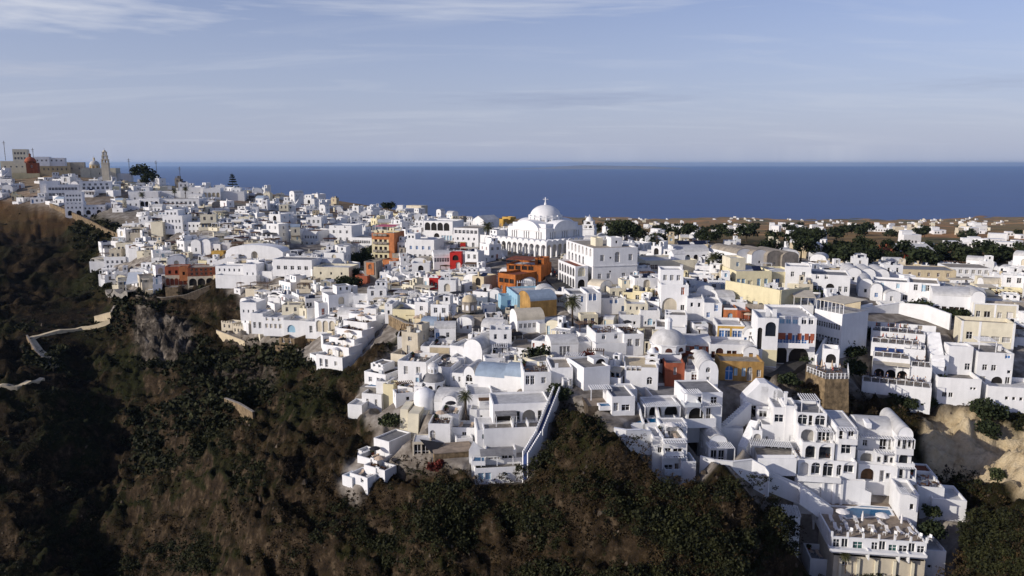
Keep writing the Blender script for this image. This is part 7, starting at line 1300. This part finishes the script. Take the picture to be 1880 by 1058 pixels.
# ------------------------------------------------------------------ terrace furniture and people
PROTO = {}
def proto(kind, col):
    k = (kind, col)
    if k in PROTO: return PROTO[k]
    parts = []
    if kind == 'parasol':
        mb = MB(); mb.tube((0, 0, 0), (0, 0, 2.4), .035, 5); mb.lathe([(.28, 0), (.28, .08), (0, .09)], 8); parts.append(('pole', mb, 'metal')); mb = MB(); mb.lathe([(1.05, 2.02), (1.0, 2.12), (.6, 2.32), (0, 2.5)], 8); mb.lathe([(1.0, 2.0), (0, 2.36)], 8); parts.append(('canopy', mb, col))
    elif kind == 'closed_parasol':
        mb = MB(); mb.tube((0, 0, 0), (0, 0, 2.5), .035, 5); parts.append(('pole', mb, 'metal')); mb = MB(); mb.lathe([(.05, .9), (.2, 1.0), (.16, 1.9), (.04, 2.55), (0, 2.6)], 8); parts.append(('canopy', mb, col))
    elif kind == 'sun_lounger':
        mb = MB(); mb.box(-.27, .27, 0, 1.1, .24, .29, None, True); [mb.box(x, x + .05, y, y + .05, 0, .24) for x in (-.26, .21) for y in (.1, .98)]; parts.append(('frame', mb, 'white')); mb = MB(); mb.box(-.25, .25, .02, 1.08, .292, .36); mb.poly([(-.25, 1.08, .34), (.25, 1.08, .34), (.25, 1.55, .72), (-.25, 1.55, .72)]); mb.poly([(-.25, 1.1, .28), (-.25, 1.57, .66), (.25, 1.57, .66), (.25, 1.1, .28)]); parts.append(('mattress', mb, col))
    elif kind == 'cafe_table':
        mb = MB(); mb.box(-.4, .4, -.4, .4, .70, .75, None, True); parts.append(('tabletop', mb, col)); mb = MB(); mb.tube((0, 0, 0), (0, 0, .7), .05, 5); mb.box(-.25, .25, -.25, .25, 0, .04); parts.append(('leg', mb, 'metal'))
    elif kind == 'chair':
        mb = MB(); mb.box(-.22, .22, -.22, .22, .42, .47, None, True); parts.append(('seat', mb, col)); mb = MB(); mb.box(-.22, .22, .18, .22, .47, .9, None, True); parts.append(('backrest', mb, col)); mb = MB(); [mb.box(x, x + .04, y, y + .04, 0, .42) for x in (-.21, .17) for y in (-.21, .17)]; parts.append(('leg_frame', mb, col))
    elif kind == 'flower_pot':
        mb = MB(); mb.lathe([(.2, 0), (.32, .5), (.26, .5), (0, .44)], 8); parts.append(('pot', mb, col)); mb = None; o = bpy.data.objects.new('plant', quads_mesh('plant', leaf_cloud(60, [(0, 0, .85, .45)], .14, 5), 'leaf_mid')); COL.objects.link(o); parts.append(o)
    obs = [p if isinstance(p, bpy.types.Object) else p[1].build(p[0], p[2]) for p in parts]; PROTO[k] = [obs, True]; return PROTO[k]
def put(kind, col, loc, rz, label, cat, group):
    pr = proto(kind, col); r = empty(kind, loc); r.rotation_euler = (0, 0, rz); tag(r, label, cat, group)
    for o in pr[0]:
        c = o if pr[1] else o.copy()
        if not pr[1]: COL.objects.link(c)
        c.parent = r
    pr[1] = False; return r
def loc2(s, lx, ly, lz):
    c, n = math.cos(-R(s.yaw)), math.sin(-R(s.yaw)); return Vector((s.P.x + c * lx - n * ly, s.P.y + n * lx + c * ly, s.P.z + lz))
CN = {'fabric_dark': 'black', 'fabric_white': 'white', 'fabric_tan': 'tan', 'white': 'white', 'wood': 'brown', 'brown': 'dark brown', 'terracotta': 'terracotta', 'rail': 'pale grey'}
# people: one continuous skinned body each, clothes as material zones
def body(seated):
    J = [(0, 0, .92), (0, -.01, 1.15), (0, -.01, 1.40), (0, -.02, 1.50), (0, -.04, 1.62), (0, -.03, 1.74)]; E = [(0, 1), (1, 2), (2, 3), (3, 4), (4, 5)]; RR = [.15, .14, .15, .06, .10, .07]
    for s in (-1, 1):
        b = len(J); J += [(s * .2, 0, 1.42), (s * .25, .03, 1.15), (s * .24, -.14 if not seated else -.24, .95 if not seated else 1.02)]; E += [(2, b), (b, b + 1), (b + 1, b + 2)]; RR += [.065, .05, .035]
        b = len(J)
        J += [(s * .1, -.02, .85), (s * .12, -.46 if seated else -.04, .88 if seated else .48), (s * .12, -.44 if seated else .02, .48 if seated else .08), (s * .12, -.58 if seated else -.13, .44 if seated else .04)]
        E += [(0, b), (b, b + 1), (b + 1, b + 2), (b + 2, b + 3)]; RR += [.095, .065, .045, .035]
    me = bpy.data.meshes.new('person'); me.from_pydata(J, E, []); o = bpy.data.objects.new('person', me); COL.objects.link(o); m_ = o.modifiers.new('s', 'SKIN'); me.skin_vertices[0].data[0].use_root = True
    for i, r_ in enumerate(RR): me.skin_vertices[0].data[i].radius = (r_, r_ * .85)
    dg = bpy.context.evaluated_depsgraph_get(); dg.update(); out = bpy.data.meshes.new_from_object(o.evaluated_get(dg)); bpy.data.objects.remove(o); return out
BODY = {k: body(k) for k in (False, True)}; PM = {}
for nm_, c in (('shirt_white', (.7, .7, .68)), ('shirt_dark', (.03, .03, .04)), ('shirt_red', (.4, .05, .04)), ('shirt_blue', (.08, .14, .3)), ('trousers', (.05, .055, .08))): mat(nm_, c, var=.05, bump=0)
def person(loc, rz, seated, shirt, label, group):
    k = (seated, shirt)
    if k not in PM:
        me = BODY[seated].copy(); me.name = 'person'
        for q_ in (shirt, 'skin', 'trousers'): me.materials.append(MATS[q_])
        for p in me.polygons:
            z = p.center.z; p.material_index = 1 if z > 1.47 or (abs(p.center.x) > .17 and z < 1.14 and z > .9) else (2 if z < .95 else 0); p.use_smooth = True
        PM[k] = me
    o = bpy.data.objects.new('person', PM[k]); COL.objects.link(o); o.location = loc - Vector((0, 0, .42 if seated else 0)); o.rotation_euler = (0, 0, rz); tag(o, label, 'person', group)
SH = ['shirt_white', 'shirt_dark', 'shirt_red', 'shirt_blue']; SN = {'shirt_white': 'white', 'shirt_dark': 'dark', 'shirt_red': 'red', 'shirt_blue': 'blue'}
def dine(s, x0, x1, y0, y1, z, n, where, full=.8, chair='wood'):
    nx = max(1, int((x1 - x0) / 2.0)); ny = max(1, int((y1 - y0) / 2.1)); k = 0
    for j in range(ny):
        for i in range(nx):
            if k >= n: return
            k += 1; x, y = x0 + (x1 - x0) * (i + .5) / nx + rv.uniform(-.15, .15), y0 + (y1 - y0) * (j + .5) / ny; put('cafe_table', 'wood', loc2(s, x, y, z), rv.random(), f'small brown cafe table on {where}', 'table', f'tables on {where}')
            for q_ in (-1, 1):
                L_ = loc2(s, x + q_ * .72, y, z); rz = -R(s.yaw) + (-math.pi / 2 if q_ > 0 else math.pi / 2); put('chair', chair, L_, rz, f'{CN.get(chair, "plain")} chair on {where}', 'chair', f'chairs on {where}')
                if rv.random() < full: sh = rv.choice(SH); person(loc2(s, x + q_ * .70, y, z + .38), rz, True, sh, f'seated person in a {SN[sh]} top on {where}', f'diners on {where}')
s, zt, pts = bast; dine(s, pts[0][0] + .8, pts[2][0] - .5, 1.2, 5.5, zt + .02, 8, 'the stone bastion terrace')
for lx in (-1.4, .4): put('closed_parasol', 'fabric_tan', loc2(s, lx, 3.4, zt), 0, 'closed tan parasol on the stone bastion terrace', 'parasol', 'closed tan parasols')
s, tl = terr
for nm_, (x0, x1, ly, d, z), n in zip(('the lowest restaurant level', 'the awning level of the stepped restaurant', 'the right wing of the stepped restaurant', 'the pool level above the blue mural', 'the small side level of the stepped restaurant', 'the top level of the stepped restaurant'), tl, (7, 5, 4, 5, 4, 6)): dine(s, x0 + .5, x1 - .5, ly + .6, ly + d - .6, z + .02, n, nm_, .6)
for k, (lx, ly) in enumerate(((2.6, 5.0), (8.2, 4.5))): put('parasol', 'fabric_white', loc2(pw, X0 + lx, ly, zd), 0, ('left' if k == 0 else 'right') + ' open white parasol on the hotel pool deck', 'parasol', 'open white parasols by the pool')
for lx in (5.4, 11.0): put('closed_parasol', 'fabric_white', loc2(pw, X0 + lx, 4.6, zd), 0, 'closed white parasol on the hotel pool deck', 'parasol', 'closed parasols by the pool')
for k in range(13): put('sun_lounger', 'fabric_white', loc2(pw, X0 + 1.2 + (k % 8) * 1.85 + rv.uniform(-.2, .2), 2.6 + (k // 8) * 2.6 + rv.uniform(-.3, .3), zd), -R(pw.yaw) + rv.choice((0, .3, 2.9)), 'white sun lounger on the brown hotel pool deck', 'sun lounger', 'sun loungers on the hotel pool deck')
for k in range(9): c_ = loc2(pw, X0 + 1.5 + k * 1.6, 2.0 + rv.uniform(-.3, .4), zd); put('chair', 'white', c_, rv.uniform(0, 6), 'white chair along the railing of the hotel pool deck', 'chair', 'white chairs on the pool deck')
CH = [0]
for (s, x0, x1, y0, y1, z) in DECKS:
    nm_ = 'the ' + s.root.name.split('.')[0].replace('_', ' '); n = max(2, min(7, int((x1 - x0) * (y1 - y0) / 5))); md = rv.random()
    for k in range(min(n, 5)):
        x, y = x0 + (x1 - x0) * (k + .5) / n, rv.uniform(y0 + .2, max(y0 + .3, y1 - 1.2))
        if md < .4: c_ = rv.choice(('fabric_tan', 'fabric_white')); put('sun_lounger', c_, loc2(s, x, y, z), -R(s.yaw) + rv.uniform(-.3, .3), f'{CN[c_]} sun lounger on the walled terrace of {nm_}', 'sun lounger', f'loungers of {nm_}')
        else:
            put('cafe_table', 'wood', loc2(s, x, y, z), rv.random(), f'brown cafe table on the walled terrace of {nm_}', 'table', f'tables of {nm_}')
            for q_ in (-1, 1): put('chair', 'brown', loc2(s, x + q_ * .6, y, z), -R(s.yaw) - q_ * 1.57, f'dark brown chair on the walled terrace of {nm_}', 'chair', f'chairs of {nm_}')
    if rv.random() < .55: c_ = rv.choice(('fabric_dark', 'fabric_white', 'fabric_tan')); put('parasol', c_, loc2(s, (x0 + x1) / 2, (y0 + y1) / 2, z), 0, f'open {CN[c_]} parasol on the walled terrace of {nm_}', 'parasol', f'parasols of {nm_}')
    if rv.random() < .6: put('flower_pot', 'terracotta', loc2(s, x0 + .2, y1 - .3, z), 0, f'potted plant in a terrace corner of {nm_}', 'plant', f'pots of {nm_}')
for a in sorted(AUTO, key=lambda t: t['D']):
    tail = a['label'].split(', ')[-1]; o = a['o']; sx = S(); sx.P = o.location.copy(); sx.yaw = -math.degrees(o.rotation_euler[2])
    if a['D'] > 215: continue
    if a['tz']:
        (tw, td), tz_ = a['tz'], a['tzz']; k = pick_ = rv.choice(('set', 'set', 'lounge', 'parasol')); w_ = f'the house {tail}'
        if k == 'parasol': col_ = rv.choice(('fabric_dark', 'fabric_white', 'fabric_tan')); put('parasol', col_, loc2(sx, rv.uniform(-.2, .2) * tw, -td / 2, tz_), 0, f'{CN[col_]} parasol outside {w_}', 'parasol', f'parasol outside {w_}')
        if k in ('set', 'parasol') and CH[0] < 95:
            CH[0] += 1
            put('cafe_table', 'wood', loc2(sx, tw * .2, -td / 2, tz_), rv.random(), f'cafe table outside {w_}', 'table', None)
            for q_ in (-1, 1): put('chair', rv.choice(('brown',)), loc2(sx, tw * .2 + q_ * .7, -td / 2, tz_), -R(sx.yaw) + q_ * -1.57, f'dark chair outside {w_}', 'chair', f'chairs on {w_}')
        if k == 'lounge':
            for i in range(2): put('sun_lounger', 'fabric_tan', loc2(sx, (-.2 + .3 * i) * tw, -td * .8, tz_), -R(sx.yaw), f'tan sun lounger outside {w_}', 'sun lounger', f'loungers on {w_}')
        if rv.random() < .4: put('flower_pot', 'terracotta', loc2(sx, -tw * .36, -td * .3, tz_), 0, f'potted plant outside {w_}', 'plant', None)
# ------------------------------------------------------------------ lane, paths, poles
def strip(name, label, pts, w, key, lift=.12, sub=6):
    mb = MB(); P = [hit(*p) for p in pts]; Q = []
    for a, b in zip(P, P[1:]):
        for k in range(sub): Q.append(a.lerp(b, k / sub))
    Q.append(P[-1]); Ls, Rs = [], []
    for i, p in enumerate(Q):
        d = (Q[min(i + 1, len(Q) - 1)] - Q[max(i - 1, 0)]).xy.normalized(); n = Vector((-d.y, d.x)) * w / 2; z = max(gz(p.x + n.x, p.y + n.y), gz(p.x - n.x, p.y - n.y), p.z) + lift; Ls.append((p.x + n.x, p.y + n.y, z)); Rs.append((p.x - n.x, p.y - n.y, z))
    for i in range(len(Q) - 1):
        mb.poly([Rs[i], Rs[i + 1], Ls[i + 1], Ls[i]])
        for E_, f in ((Ls, 1), (Rs, -1)): a, b = E_[i], E_[i + 1]; lo = [(a[0], a[1], a[2] - 1.6), (b[0], b[1], b[2] - 1.6)]; mb.poly([a, b, lo[1], lo[0]] if f < 0 else [b, a, lo[0], lo[1]])
    tag(mb.build(name, key), label, 'path', kind='structure')
strip('lane', 'dark paved lane running between the long restaurant and the white wall', [(1418, 694), (1450, 678), (1480, 660), (1505, 636), (1525, 612), (1545, 590)], 3.2, 'asphalt')
strip('church_street', 'dark paved street descending past the cathedral arcade', [(905, 474), (960, 482), (1000, 490), (1010, 505), (1022, 520), (1040, 535)], 4.5, 'asphalt')
strip('donkey_path', 'pale zigzag path on the left slope', [(205, 592), (150, 604), (90, 614), (56, 622), (75, 648), (104, 678)], 2.0, 'sand', .4); strip('lower_path', 'pale path at the left edge of the slope', [(-20, 722), (30, 712), (78, 698)], 2.0, 'sand', .4); strip('station_path', 'paved path curving under the sloping white roof', [(202, 540), (222, 548), (244, 562)], 3, 'paving', .3)
wallrun('slope_wall', 'long tan stone wall running down the left hillside', [(92, 380), (130, 396), (165, 412), (195, 428), (222, 440)], 2.0, .6, 'stone', coping=False, cat='wall'); wallrun('path_wall', 'low tan wall along the zigzag path', [(50, 622), (66, 650), (98, 682)], 1.2, .4, 'stone', cat='wall'); wallrun('spur_wall', 'short tan stone wall on the brown spur', [(414, 742), (440, 752), (466, 768)], 1.5, .5, 'stone', cat='wall'); wallrun('ledge_wall', 'ruined tan wall at the path end', [(175, 592), (205, 584), (212, 572)], 2.2, .6, 'sand', cat='wall'); wallrun('promontory_wall', 'grey wall curving along the promontory edge', [(250, 548), (300, 552), (340, 547), (385, 530)], 1.0, .4, 'dark_stone', cat='wall'); wallrun('crag_fence_wall', 'tan balustrade wall in front of the peach houses', [(398, 612), (425, 622), (450, 632)], 1.0, .3, 'sand', cat='wall')
wallrun('gully_wall', 'tan retaining wall in the gully below the yellow ruin', [(715, 596), (745, 612), (770, 618)], 2.6, .6, 'stone', cat='wall')
for i, (x, y, h) in enumerate(((10, 292, 11), (62, 296, 8), (288, 322, 9), (331, 330, 8), (238, 318, 9), (1205, 482, 9))):
    P = hit(x, y) or at(x, y, 480); r = empty('utility_pole', P); tag(r, f'wooden utility pole with crossarms, {["at the left end of the ridge", "behind the red domed church", "right of the large spreading tree", "above the white crest houses", "beside the ridge bell tower", "right of the arcaded mansion"][i]}', 'pole'); mb = MB(); mb.tube((0, 0, -1), (0, 0, h), .14, 6); mb.build('shaft', 'bark', r); mb = MB(); mb.box(-1.0, 1.0, -.2, -.141, h - 1.0, h - .82, None, True); mb.box(-.8, .8, -.2, -.141, h - 1.9, h - 1.74, None, True); mb.build('crossarm', 'bark', r)
# people on the street by the cathedral
for i, (x, y) in enumerate(((985, 487), (992, 488), (1003, 492), (1008, 497), (1012, 503), (1005, 486), (1018, 508), (975, 484), (1012, 512), (1022, 517), (960, 483), (998, 495))):
    P = hit(x, y); sh = SH[i % 4]; person(P + Vector((0, 0, .15)), rv.uniform(0, 6), False, sh, f'person in a {SN[sh]} top walking on the street below the cathedral arcade', 'walkers on the cathedral street')
# cut the hillside back where buildings stand in it, then make the ground mesh
for (ox, oy, yw, x0, x1, y0, y1, z) in FOOT:
    c, n = math.cos(-R(yw)), math.sin(-R(yw)); j0, j1 = int(_vi(max(31, oy - 22))), int(_vi(oy + 34)) + 2
    i0, i1 = np.searchsorted(US, (ox - 34) / oy - .05), np.searchsorted(US, (ox + 34) / oy + .05)
    gx, gy = GX[j0:j1, i0:i1] - ox, GY[j0:j1, i0:i1] - oy; lx, ly = gx * c + gy * n, -gx * n + gy * c
    dx = np.maximum(np.maximum(x0 - lx, lx - x1), 0); dy = np.maximum(ly - y1, 0); df = np.maximum(y0 - ly, 0)
    lim = z - .15 + dx * 1.3 + dy * 1.6 + df * .33; lim = np.where(df > 9, 1e9, lim)
    GZ[j0:j1, i0:i1] = np.minimum(GZ[j0:j1, i0:i1], lim)
nr, nc = GX.shape
me = bpy.data.meshes.new('ground')
me.vertices.add(nr * nc); me.vertices.foreach_set('co', np.stack([GX, GY, GZ], -1).astype(np.float32).ravel())
ii = (np.arange(nr - 1)[:, None] * nc + np.arange(nc - 1)[None]).ravel()
q = np.stack([ii, ii + 1, ii + nc + 1, ii + nc], -1).astype(np.int32)
me.loops.add(q.size); me.loops.foreach_set('vertex_index', q.ravel())
me.polygons.add(len(q)); me.polygons.foreach_set('loop_start', np.arange(0, q.size, 4, dtype=np.int32))
me.update(); me.validate()
me.polygons.foreach_set('use_smooth', np.ones(len(q), bool))
for nm, arr in (('town', town), ('pale', pale), ('rock', rock), ('far', far)):
    at_ = me.attributes.new(nm, 'FLOAT', 'POINT'); at_.data.foreach_set('value', np.clip(arr, 0, 1).astype(np.float32).ravel())
def groundmat():
    m, nt, b = nodes('hillside'); N, L = nt.nodes, nt.links
    geo = N.new('ShaderNodeNewGeometry')
    def attr(n):
        a = N.new('ShaderNodeAttribute'); a.attribute_name = n; return a.outputs['Fac']
    def noise(s, d=6, r=.6):
        n = N.new('ShaderNodeTexNoise'); n.inputs['Scale'].default_value = s; n.inputs['Detail'].default_value = d; n.inputs['Roughness'].default_value = r
        L.new(geo.outputs['Position'], n.inputs['Vector']); return n.outputs['Fac']
    def ramp(f, *st):
        c = N.new('ShaderNodeValToRGB'); e = c.color_ramp.elements
        while len(e) < len(st): e.new(.5)
        for k, (p, cc) in enumerate(st): e[k].position = p; e[k].color = (*cc, 1)
        L.new(f, c.inputs['Fac']); return c.outputs['Color']
    def mix(f, a, c):
        x = N.new('ShaderNodeMix'); x.data_type = 'RGBA'; L.new(f, x.inputs[0]); L.new(a, x.inputs[6]); L.new(c, x.inputs[7]); return x.outputs[2]
    def mth(op, a, c):
        x = N.new('ShaderNodeMath'); x.operation = op
        for k, v in ((0, a), (1, c)):
            if isinstance(v, float): x.inputs[k].default_value = v
            else: L.new(v, x.inputs[k])
        x.use_clamp = True; return x.outputs[0]
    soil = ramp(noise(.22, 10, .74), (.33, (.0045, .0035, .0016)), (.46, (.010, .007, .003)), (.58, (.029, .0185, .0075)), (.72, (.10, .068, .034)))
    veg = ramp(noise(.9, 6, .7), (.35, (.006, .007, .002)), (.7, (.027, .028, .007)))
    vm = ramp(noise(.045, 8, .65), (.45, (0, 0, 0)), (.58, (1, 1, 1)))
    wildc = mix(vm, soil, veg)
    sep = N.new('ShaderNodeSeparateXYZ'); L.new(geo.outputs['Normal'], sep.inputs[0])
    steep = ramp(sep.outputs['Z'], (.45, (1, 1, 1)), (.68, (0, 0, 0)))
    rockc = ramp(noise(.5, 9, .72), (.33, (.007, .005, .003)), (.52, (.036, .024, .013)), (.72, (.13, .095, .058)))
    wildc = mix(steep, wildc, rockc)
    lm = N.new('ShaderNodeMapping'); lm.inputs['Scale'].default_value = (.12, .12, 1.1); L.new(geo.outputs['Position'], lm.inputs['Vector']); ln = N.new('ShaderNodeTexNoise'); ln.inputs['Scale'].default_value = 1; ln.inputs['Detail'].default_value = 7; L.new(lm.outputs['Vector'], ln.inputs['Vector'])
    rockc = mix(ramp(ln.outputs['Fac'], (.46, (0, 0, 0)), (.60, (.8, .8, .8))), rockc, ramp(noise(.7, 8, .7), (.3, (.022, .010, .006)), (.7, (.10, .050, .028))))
    bare = ramp(noise(.35, 9, .72), (.38, (.012, .010, .008)), (.52, (.07, .058, .046)), (.68, (.25, .215, .17)))
    wildc = mix(attr('rock'), wildc, bare)
    palec = ramp(noise(.35, 8, .7), (.28, (.22, .16, .09)), (.45, (.48, .38, .23)), (.7, (.62, .52, .35)))
    wildc = mix(attr('pale'), wildc, palec)
    pave = ramp(noise(.4, 6, .6), (.3, (.09, .075, .06)), (.5, (.20, .175, .145)), (.7, (.36, .33, .29)))
    nearc = mix(attr('town'), wildc, pave)
    v = N.new('ShaderNodeTexVoronoi'); v.inputs['Scale'].default_value = .012; L.new(geo.outputs['Position'], v.inputs['Vector'])
    sx = N.new('ShaderNodeSeparateColor'); L.new(v.outputs['Color'], sx.inputs[0])
    field = ramp(sx.outputs[0], (.0, (.10, .10, .045)), (.25, (.40, .21, .085)), (.5, (.17, .15, .06)), (.68, (.48, .27, .11)), (.9, (.11, .11, .05)))
    field = mix(ramp(noise(.02, 6, .7), (.45, (0, 0, 0)), (.62, (1, 1, 1))), field, ramp(noise(.08, 5), (.3, (.055, .054, .026)), (.7, (.33, .20, .085))))
    c = mix(attr('far'), nearc, field)
    L.new(c, b.inputs['Base Color']); b.inputs['Roughness'].default_value = .95; b.inputs['Specular IOR Level'].default_value = .1
    bp = N.new('ShaderNodeBump'); bp.inputs['Strength'].default_value = .9; bp.inputs['Distance'].default_value = .5
    L.new(noise(1.6, 8, .7), bp.inputs['Height']); L.new(mth('SUBTRACT', 1.0, mth('MULTIPLY', attr('town'), .85)), bp.inputs['Strength']); L.new(bp.outputs['Normal'], b.inputs['Normal'])
    return m
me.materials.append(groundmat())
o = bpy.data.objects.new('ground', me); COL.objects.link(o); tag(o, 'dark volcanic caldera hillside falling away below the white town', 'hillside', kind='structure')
# ------------------------------------------------------------------ camera, sun, sky
cam = bpy.data.cameras.new('camera'); cam.sensor_width = 36; cam.lens = 36 * F / 1880; cam.clip_start = 1; cam.clip_end = 120000
co = bpy.data.objects.new('camera', cam); COL.objects.link(co); co.location = (0, 0, CAMZ); co.rotation_euler = (math.pi / 2 - PITCH, 0, 0); scene.camera = co
SUN_YAW, SUN_EL = 65.0, 19.5
sv = Vector((-math.sin(R(SUN_YAW)) * math.cos(R(SUN_EL)), -math.cos(R(SUN_YAW)) * math.cos(R(SUN_EL)), math.sin(R(SUN_EL))))
sl = bpy.data.lights.new('sun', 'SUN'); sl.energy = SUN_E; sl.angle = R(.5); sl.color = (1, .93, .84)
so = bpy.data.objects.new('sun', sl); COL.objects.link(so); so.rotation_euler = sv.to_track_quat('Z', 'Y').to_euler()
wd = bpy.data.worlds.new('World'); scene.world = wd; wd.use_nodes = True; nt = wd.node_tree; N, L = nt.nodes, nt.links
bg = N['Background']; bg.inputs['Strength'].default_value = SKY_E
sky = N.new('ShaderNodeTexSky'); sky.sky_type = 'NISHITA'; sky.sun_disc = False; sky.sun_elevation = R(SUN_EL); sky.sun_rotation = math.atan2(sv.x, sv.y); sky.air_density = 1.0; sky.dust_density = 1.2; sky.ozone_density = 1.6; sky.altitude = 250
tc = N.new('ShaderNodeTexCoord'); sep = N.new('ShaderNodeSeparateXYZ'); L.new(tc.outputs['Generated'], sep.inputs[0])
# high thin cloud: noise on a plane above (direction / height), streaked
dv = N.new('ShaderNodeVectorMath'); dv.operation = 'DIVIDE'; mx = N.new('ShaderNodeMath'); mx.operation = 'MAXIMUM'; mx.inputs[1].default_value = .02
ad = N.new('ShaderNodeMath'); ad.inputs[1].default_value = .10; L.new(sep.outputs['Z'], mx.inputs[0]); L.new(mx.outputs[0], ad.inputs[0])
cb = N.new('ShaderNodeCombineXYZ')
for k in range(3): L.new(ad.outputs[0], cb.inputs[k])
L.new(tc.outputs['Generated'], dv.inputs[0]); L.new(cb.outputs[0], dv.inputs[1])
mp = N.new('ShaderNodeMapping'); mp.inputs['Scale'].default_value = (.55, 1.9, 0); mp.inputs['Rotation'].default_value = (0, 0, R(-8)); mp.inputs['Location'].default_value = (3.1, 1.7, 0); L.new(dv.outputs[0], mp.inputs['Vector'])
n1 = N.new('ShaderNodeTexNoise'); n1.inputs['Scale'].default_value = 1.1; n1.inputs['Detail'].default_value = 9; n1.inputs['Roughness'].default_value = .62; n1.inputs['Distortion'].default_value = .6; L.new(mp.outputs[0], n1.inputs['Vector'])
cr = N.new('ShaderNodeValToRGB'); cr.color_ramp.elements[0].position = .50; cr.color_ramp.elements[0].color = (0, 0, 0, 1); cr.color_ramp.elements[1].position = .86; cr.color_ramp.elements[1].color = (1, 1, 1, 1); L.new(n1.outputs['Fac'], cr.inputs['Fac'])
hz = N.new('ShaderNodeMapRange'); hz.inputs['From Min'].default_value = 0; hz.inputs['From Max'].default_value = .30; hz.inputs['To Min'].default_value = .85; hz.inputs['To Max'].default_value = .0; L.new(sep.outputs['Z'], hz.inputs['Value'])
m1 = N.new('ShaderNodeMix'); m1.data_type = 'RGBA'; L.new(hz.outputs[0], m1.inputs[0]); tn = N.new('ShaderNodeMix'); tn.data_type = 'RGBA'; tn.blend_type = 'MULTIPLY'; tn.inputs[0].default_value = 1; tn.inputs[7].default_value = SKY_TINT; L.new(sky.outputs[0], tn.inputs[6]); L.new(tn.outputs[2], m1.inputs[6]); m1.inputs[7].default_value = HAZE_C
m2 = N.new('ShaderNodeMix'); m2.data_type = 'RGBA'; cf = N.new('ShaderNodeMath'); cf.operation = 'MULTIPLY'; cf.inputs[1].default_value = .36; L.new(cr.outputs['Color'], cf.inputs[0]); L.new(cf.outputs[0], m2.inputs[0]); L.new(m1.outputs[2], m2.inputs[6]); m2.inputs[7].default_value = CLOUD_C
# one flat grey-blue cloud bank low over the sea
az = N.new('ShaderNodeMath'); az.operation = 'DIVIDE'; L.new(sep.outputs['X'], az.inputs[0]); L.new(sep.outputs['Y'], az.inputs[1])
def lens(cx, cz, wx, wz, amt, colr, prev):
    v = N.new('ShaderNodeCombineXYZ'); L.new(az.outputs[0], v.inputs[0]); L.new(sep.outputs['Z'], v.inputs[1]); m_ = N.new('ShaderNodeMapping'); m_.inputs['Location'].default_value = (-cx / wx, -cz / wz, 0); m_.inputs['Scale'].default_value = (1 / wx, 1 / wz, 1); L.new(v.outputs[0], m_.inputs['Vector'])
    nn = N.new('ShaderNodeTexNoise'); nn.inputs['Scale'].default_value = 2.4; nn.inputs['Detail'].default_value = 6; L.new(m_.outputs[0], nn.inputs['Vector']); ln = N.new('ShaderNodeVectorMath'); ln.operation = 'LENGTH'; L.new(m_.outputs[0], ln.inputs[0])
    a_ = N.new('ShaderNodeMath'); a_.operation = 'MULTIPLY_ADD'; a_.inputs[1].default_value = 2.6; L.new(nn.outputs['Fac'], a_.inputs[0]); L.new(ln.outputs['Value'], a_.inputs[2]); r_ = N.new('ShaderNodeMapRange'); r_.inputs['From Min'].default_value = 1.2; r_.inputs['From Max'].default_value = 2.5; r_.inputs['To Min'].default_value = amt; r_.inputs['To Max'].default_value = 0; L.new(a_.outputs[0], r_.inputs['Value'])
    x = N.new('ShaderNodeMix'); x.data_type = 'RGBA'; L.new(r_.outputs[0], x.inputs[0]); L.new(prev, x.inputs[6]); x.inputs[7].default_value = colr; return x.outputs[2]
oc = m2.outputs[2]
for a_ in ((.075, .080, .15, .010, .38, (3.4, 4.0, 6.0, 1)), (.62, .086, .12, .008, .25, (3.6, 4.2, 6.1, 1)), (-.60, .165, .22, .022, .62, (9.6, 9.8, 10.6, 1)), (-.05, .19, .26, .014, .45, (9.2, 9.5, 10.4, 1)), (-.62, .10, .12, .008, .2, (8.6, 8.4, 9.0, 1)), (.5, .2, .1, .006, .2, (9, 9.2, 10, 1))): oc = lens(*a_, oc)
L.new(oc, bg.inputs['Color'])
# ------------------------------------------------------------------ haze: one closed box of thin air
mb = MB(); mb.box(-62000, 62000, -900, 62000, -60, 292, None, True); hb = mb.build('haze', 'white')
hm = bpy.data.materials.new('haze_air'); hm.use_nodes = True; nt = hm.node_tree
for n in list(nt.nodes): nt.nodes.remove(n)
o = nt.nodes.new('ShaderNodeOutputMaterial'); pv = nt.nodes.new('ShaderNodeVolumePrincipled'); pv.inputs['Color'].default_value = (.42, .62, .94, 1); pv.inputs['Density'].default_value = HAZE_D; pv.inputs['Anisotropy'].default_value = .2
nt.links.new(pv.outputs[0], o.inputs['Volume']); hb.data.materials.clear(); hb.data.materials.append(hm); tag(hb, 'thin bluish sea air over the town and the plain', 'haze', kind='stuff')
scene.view_settings.view_transform = 'Standard'; scene.view_settings.look = 'None'; scene.view_settings.gamma = 1; scene.view_settings.exposure = EXPOSURE
scene.cycles.use_denoising = True; scene.cycles.max_bounces = 5; scene.cycles.diffuse_bounces = 3; scene.cycles.volume_bounces = 0; scene.cycles.glossy_bounces = 2; scene.cycles.transmission_bounces = 2
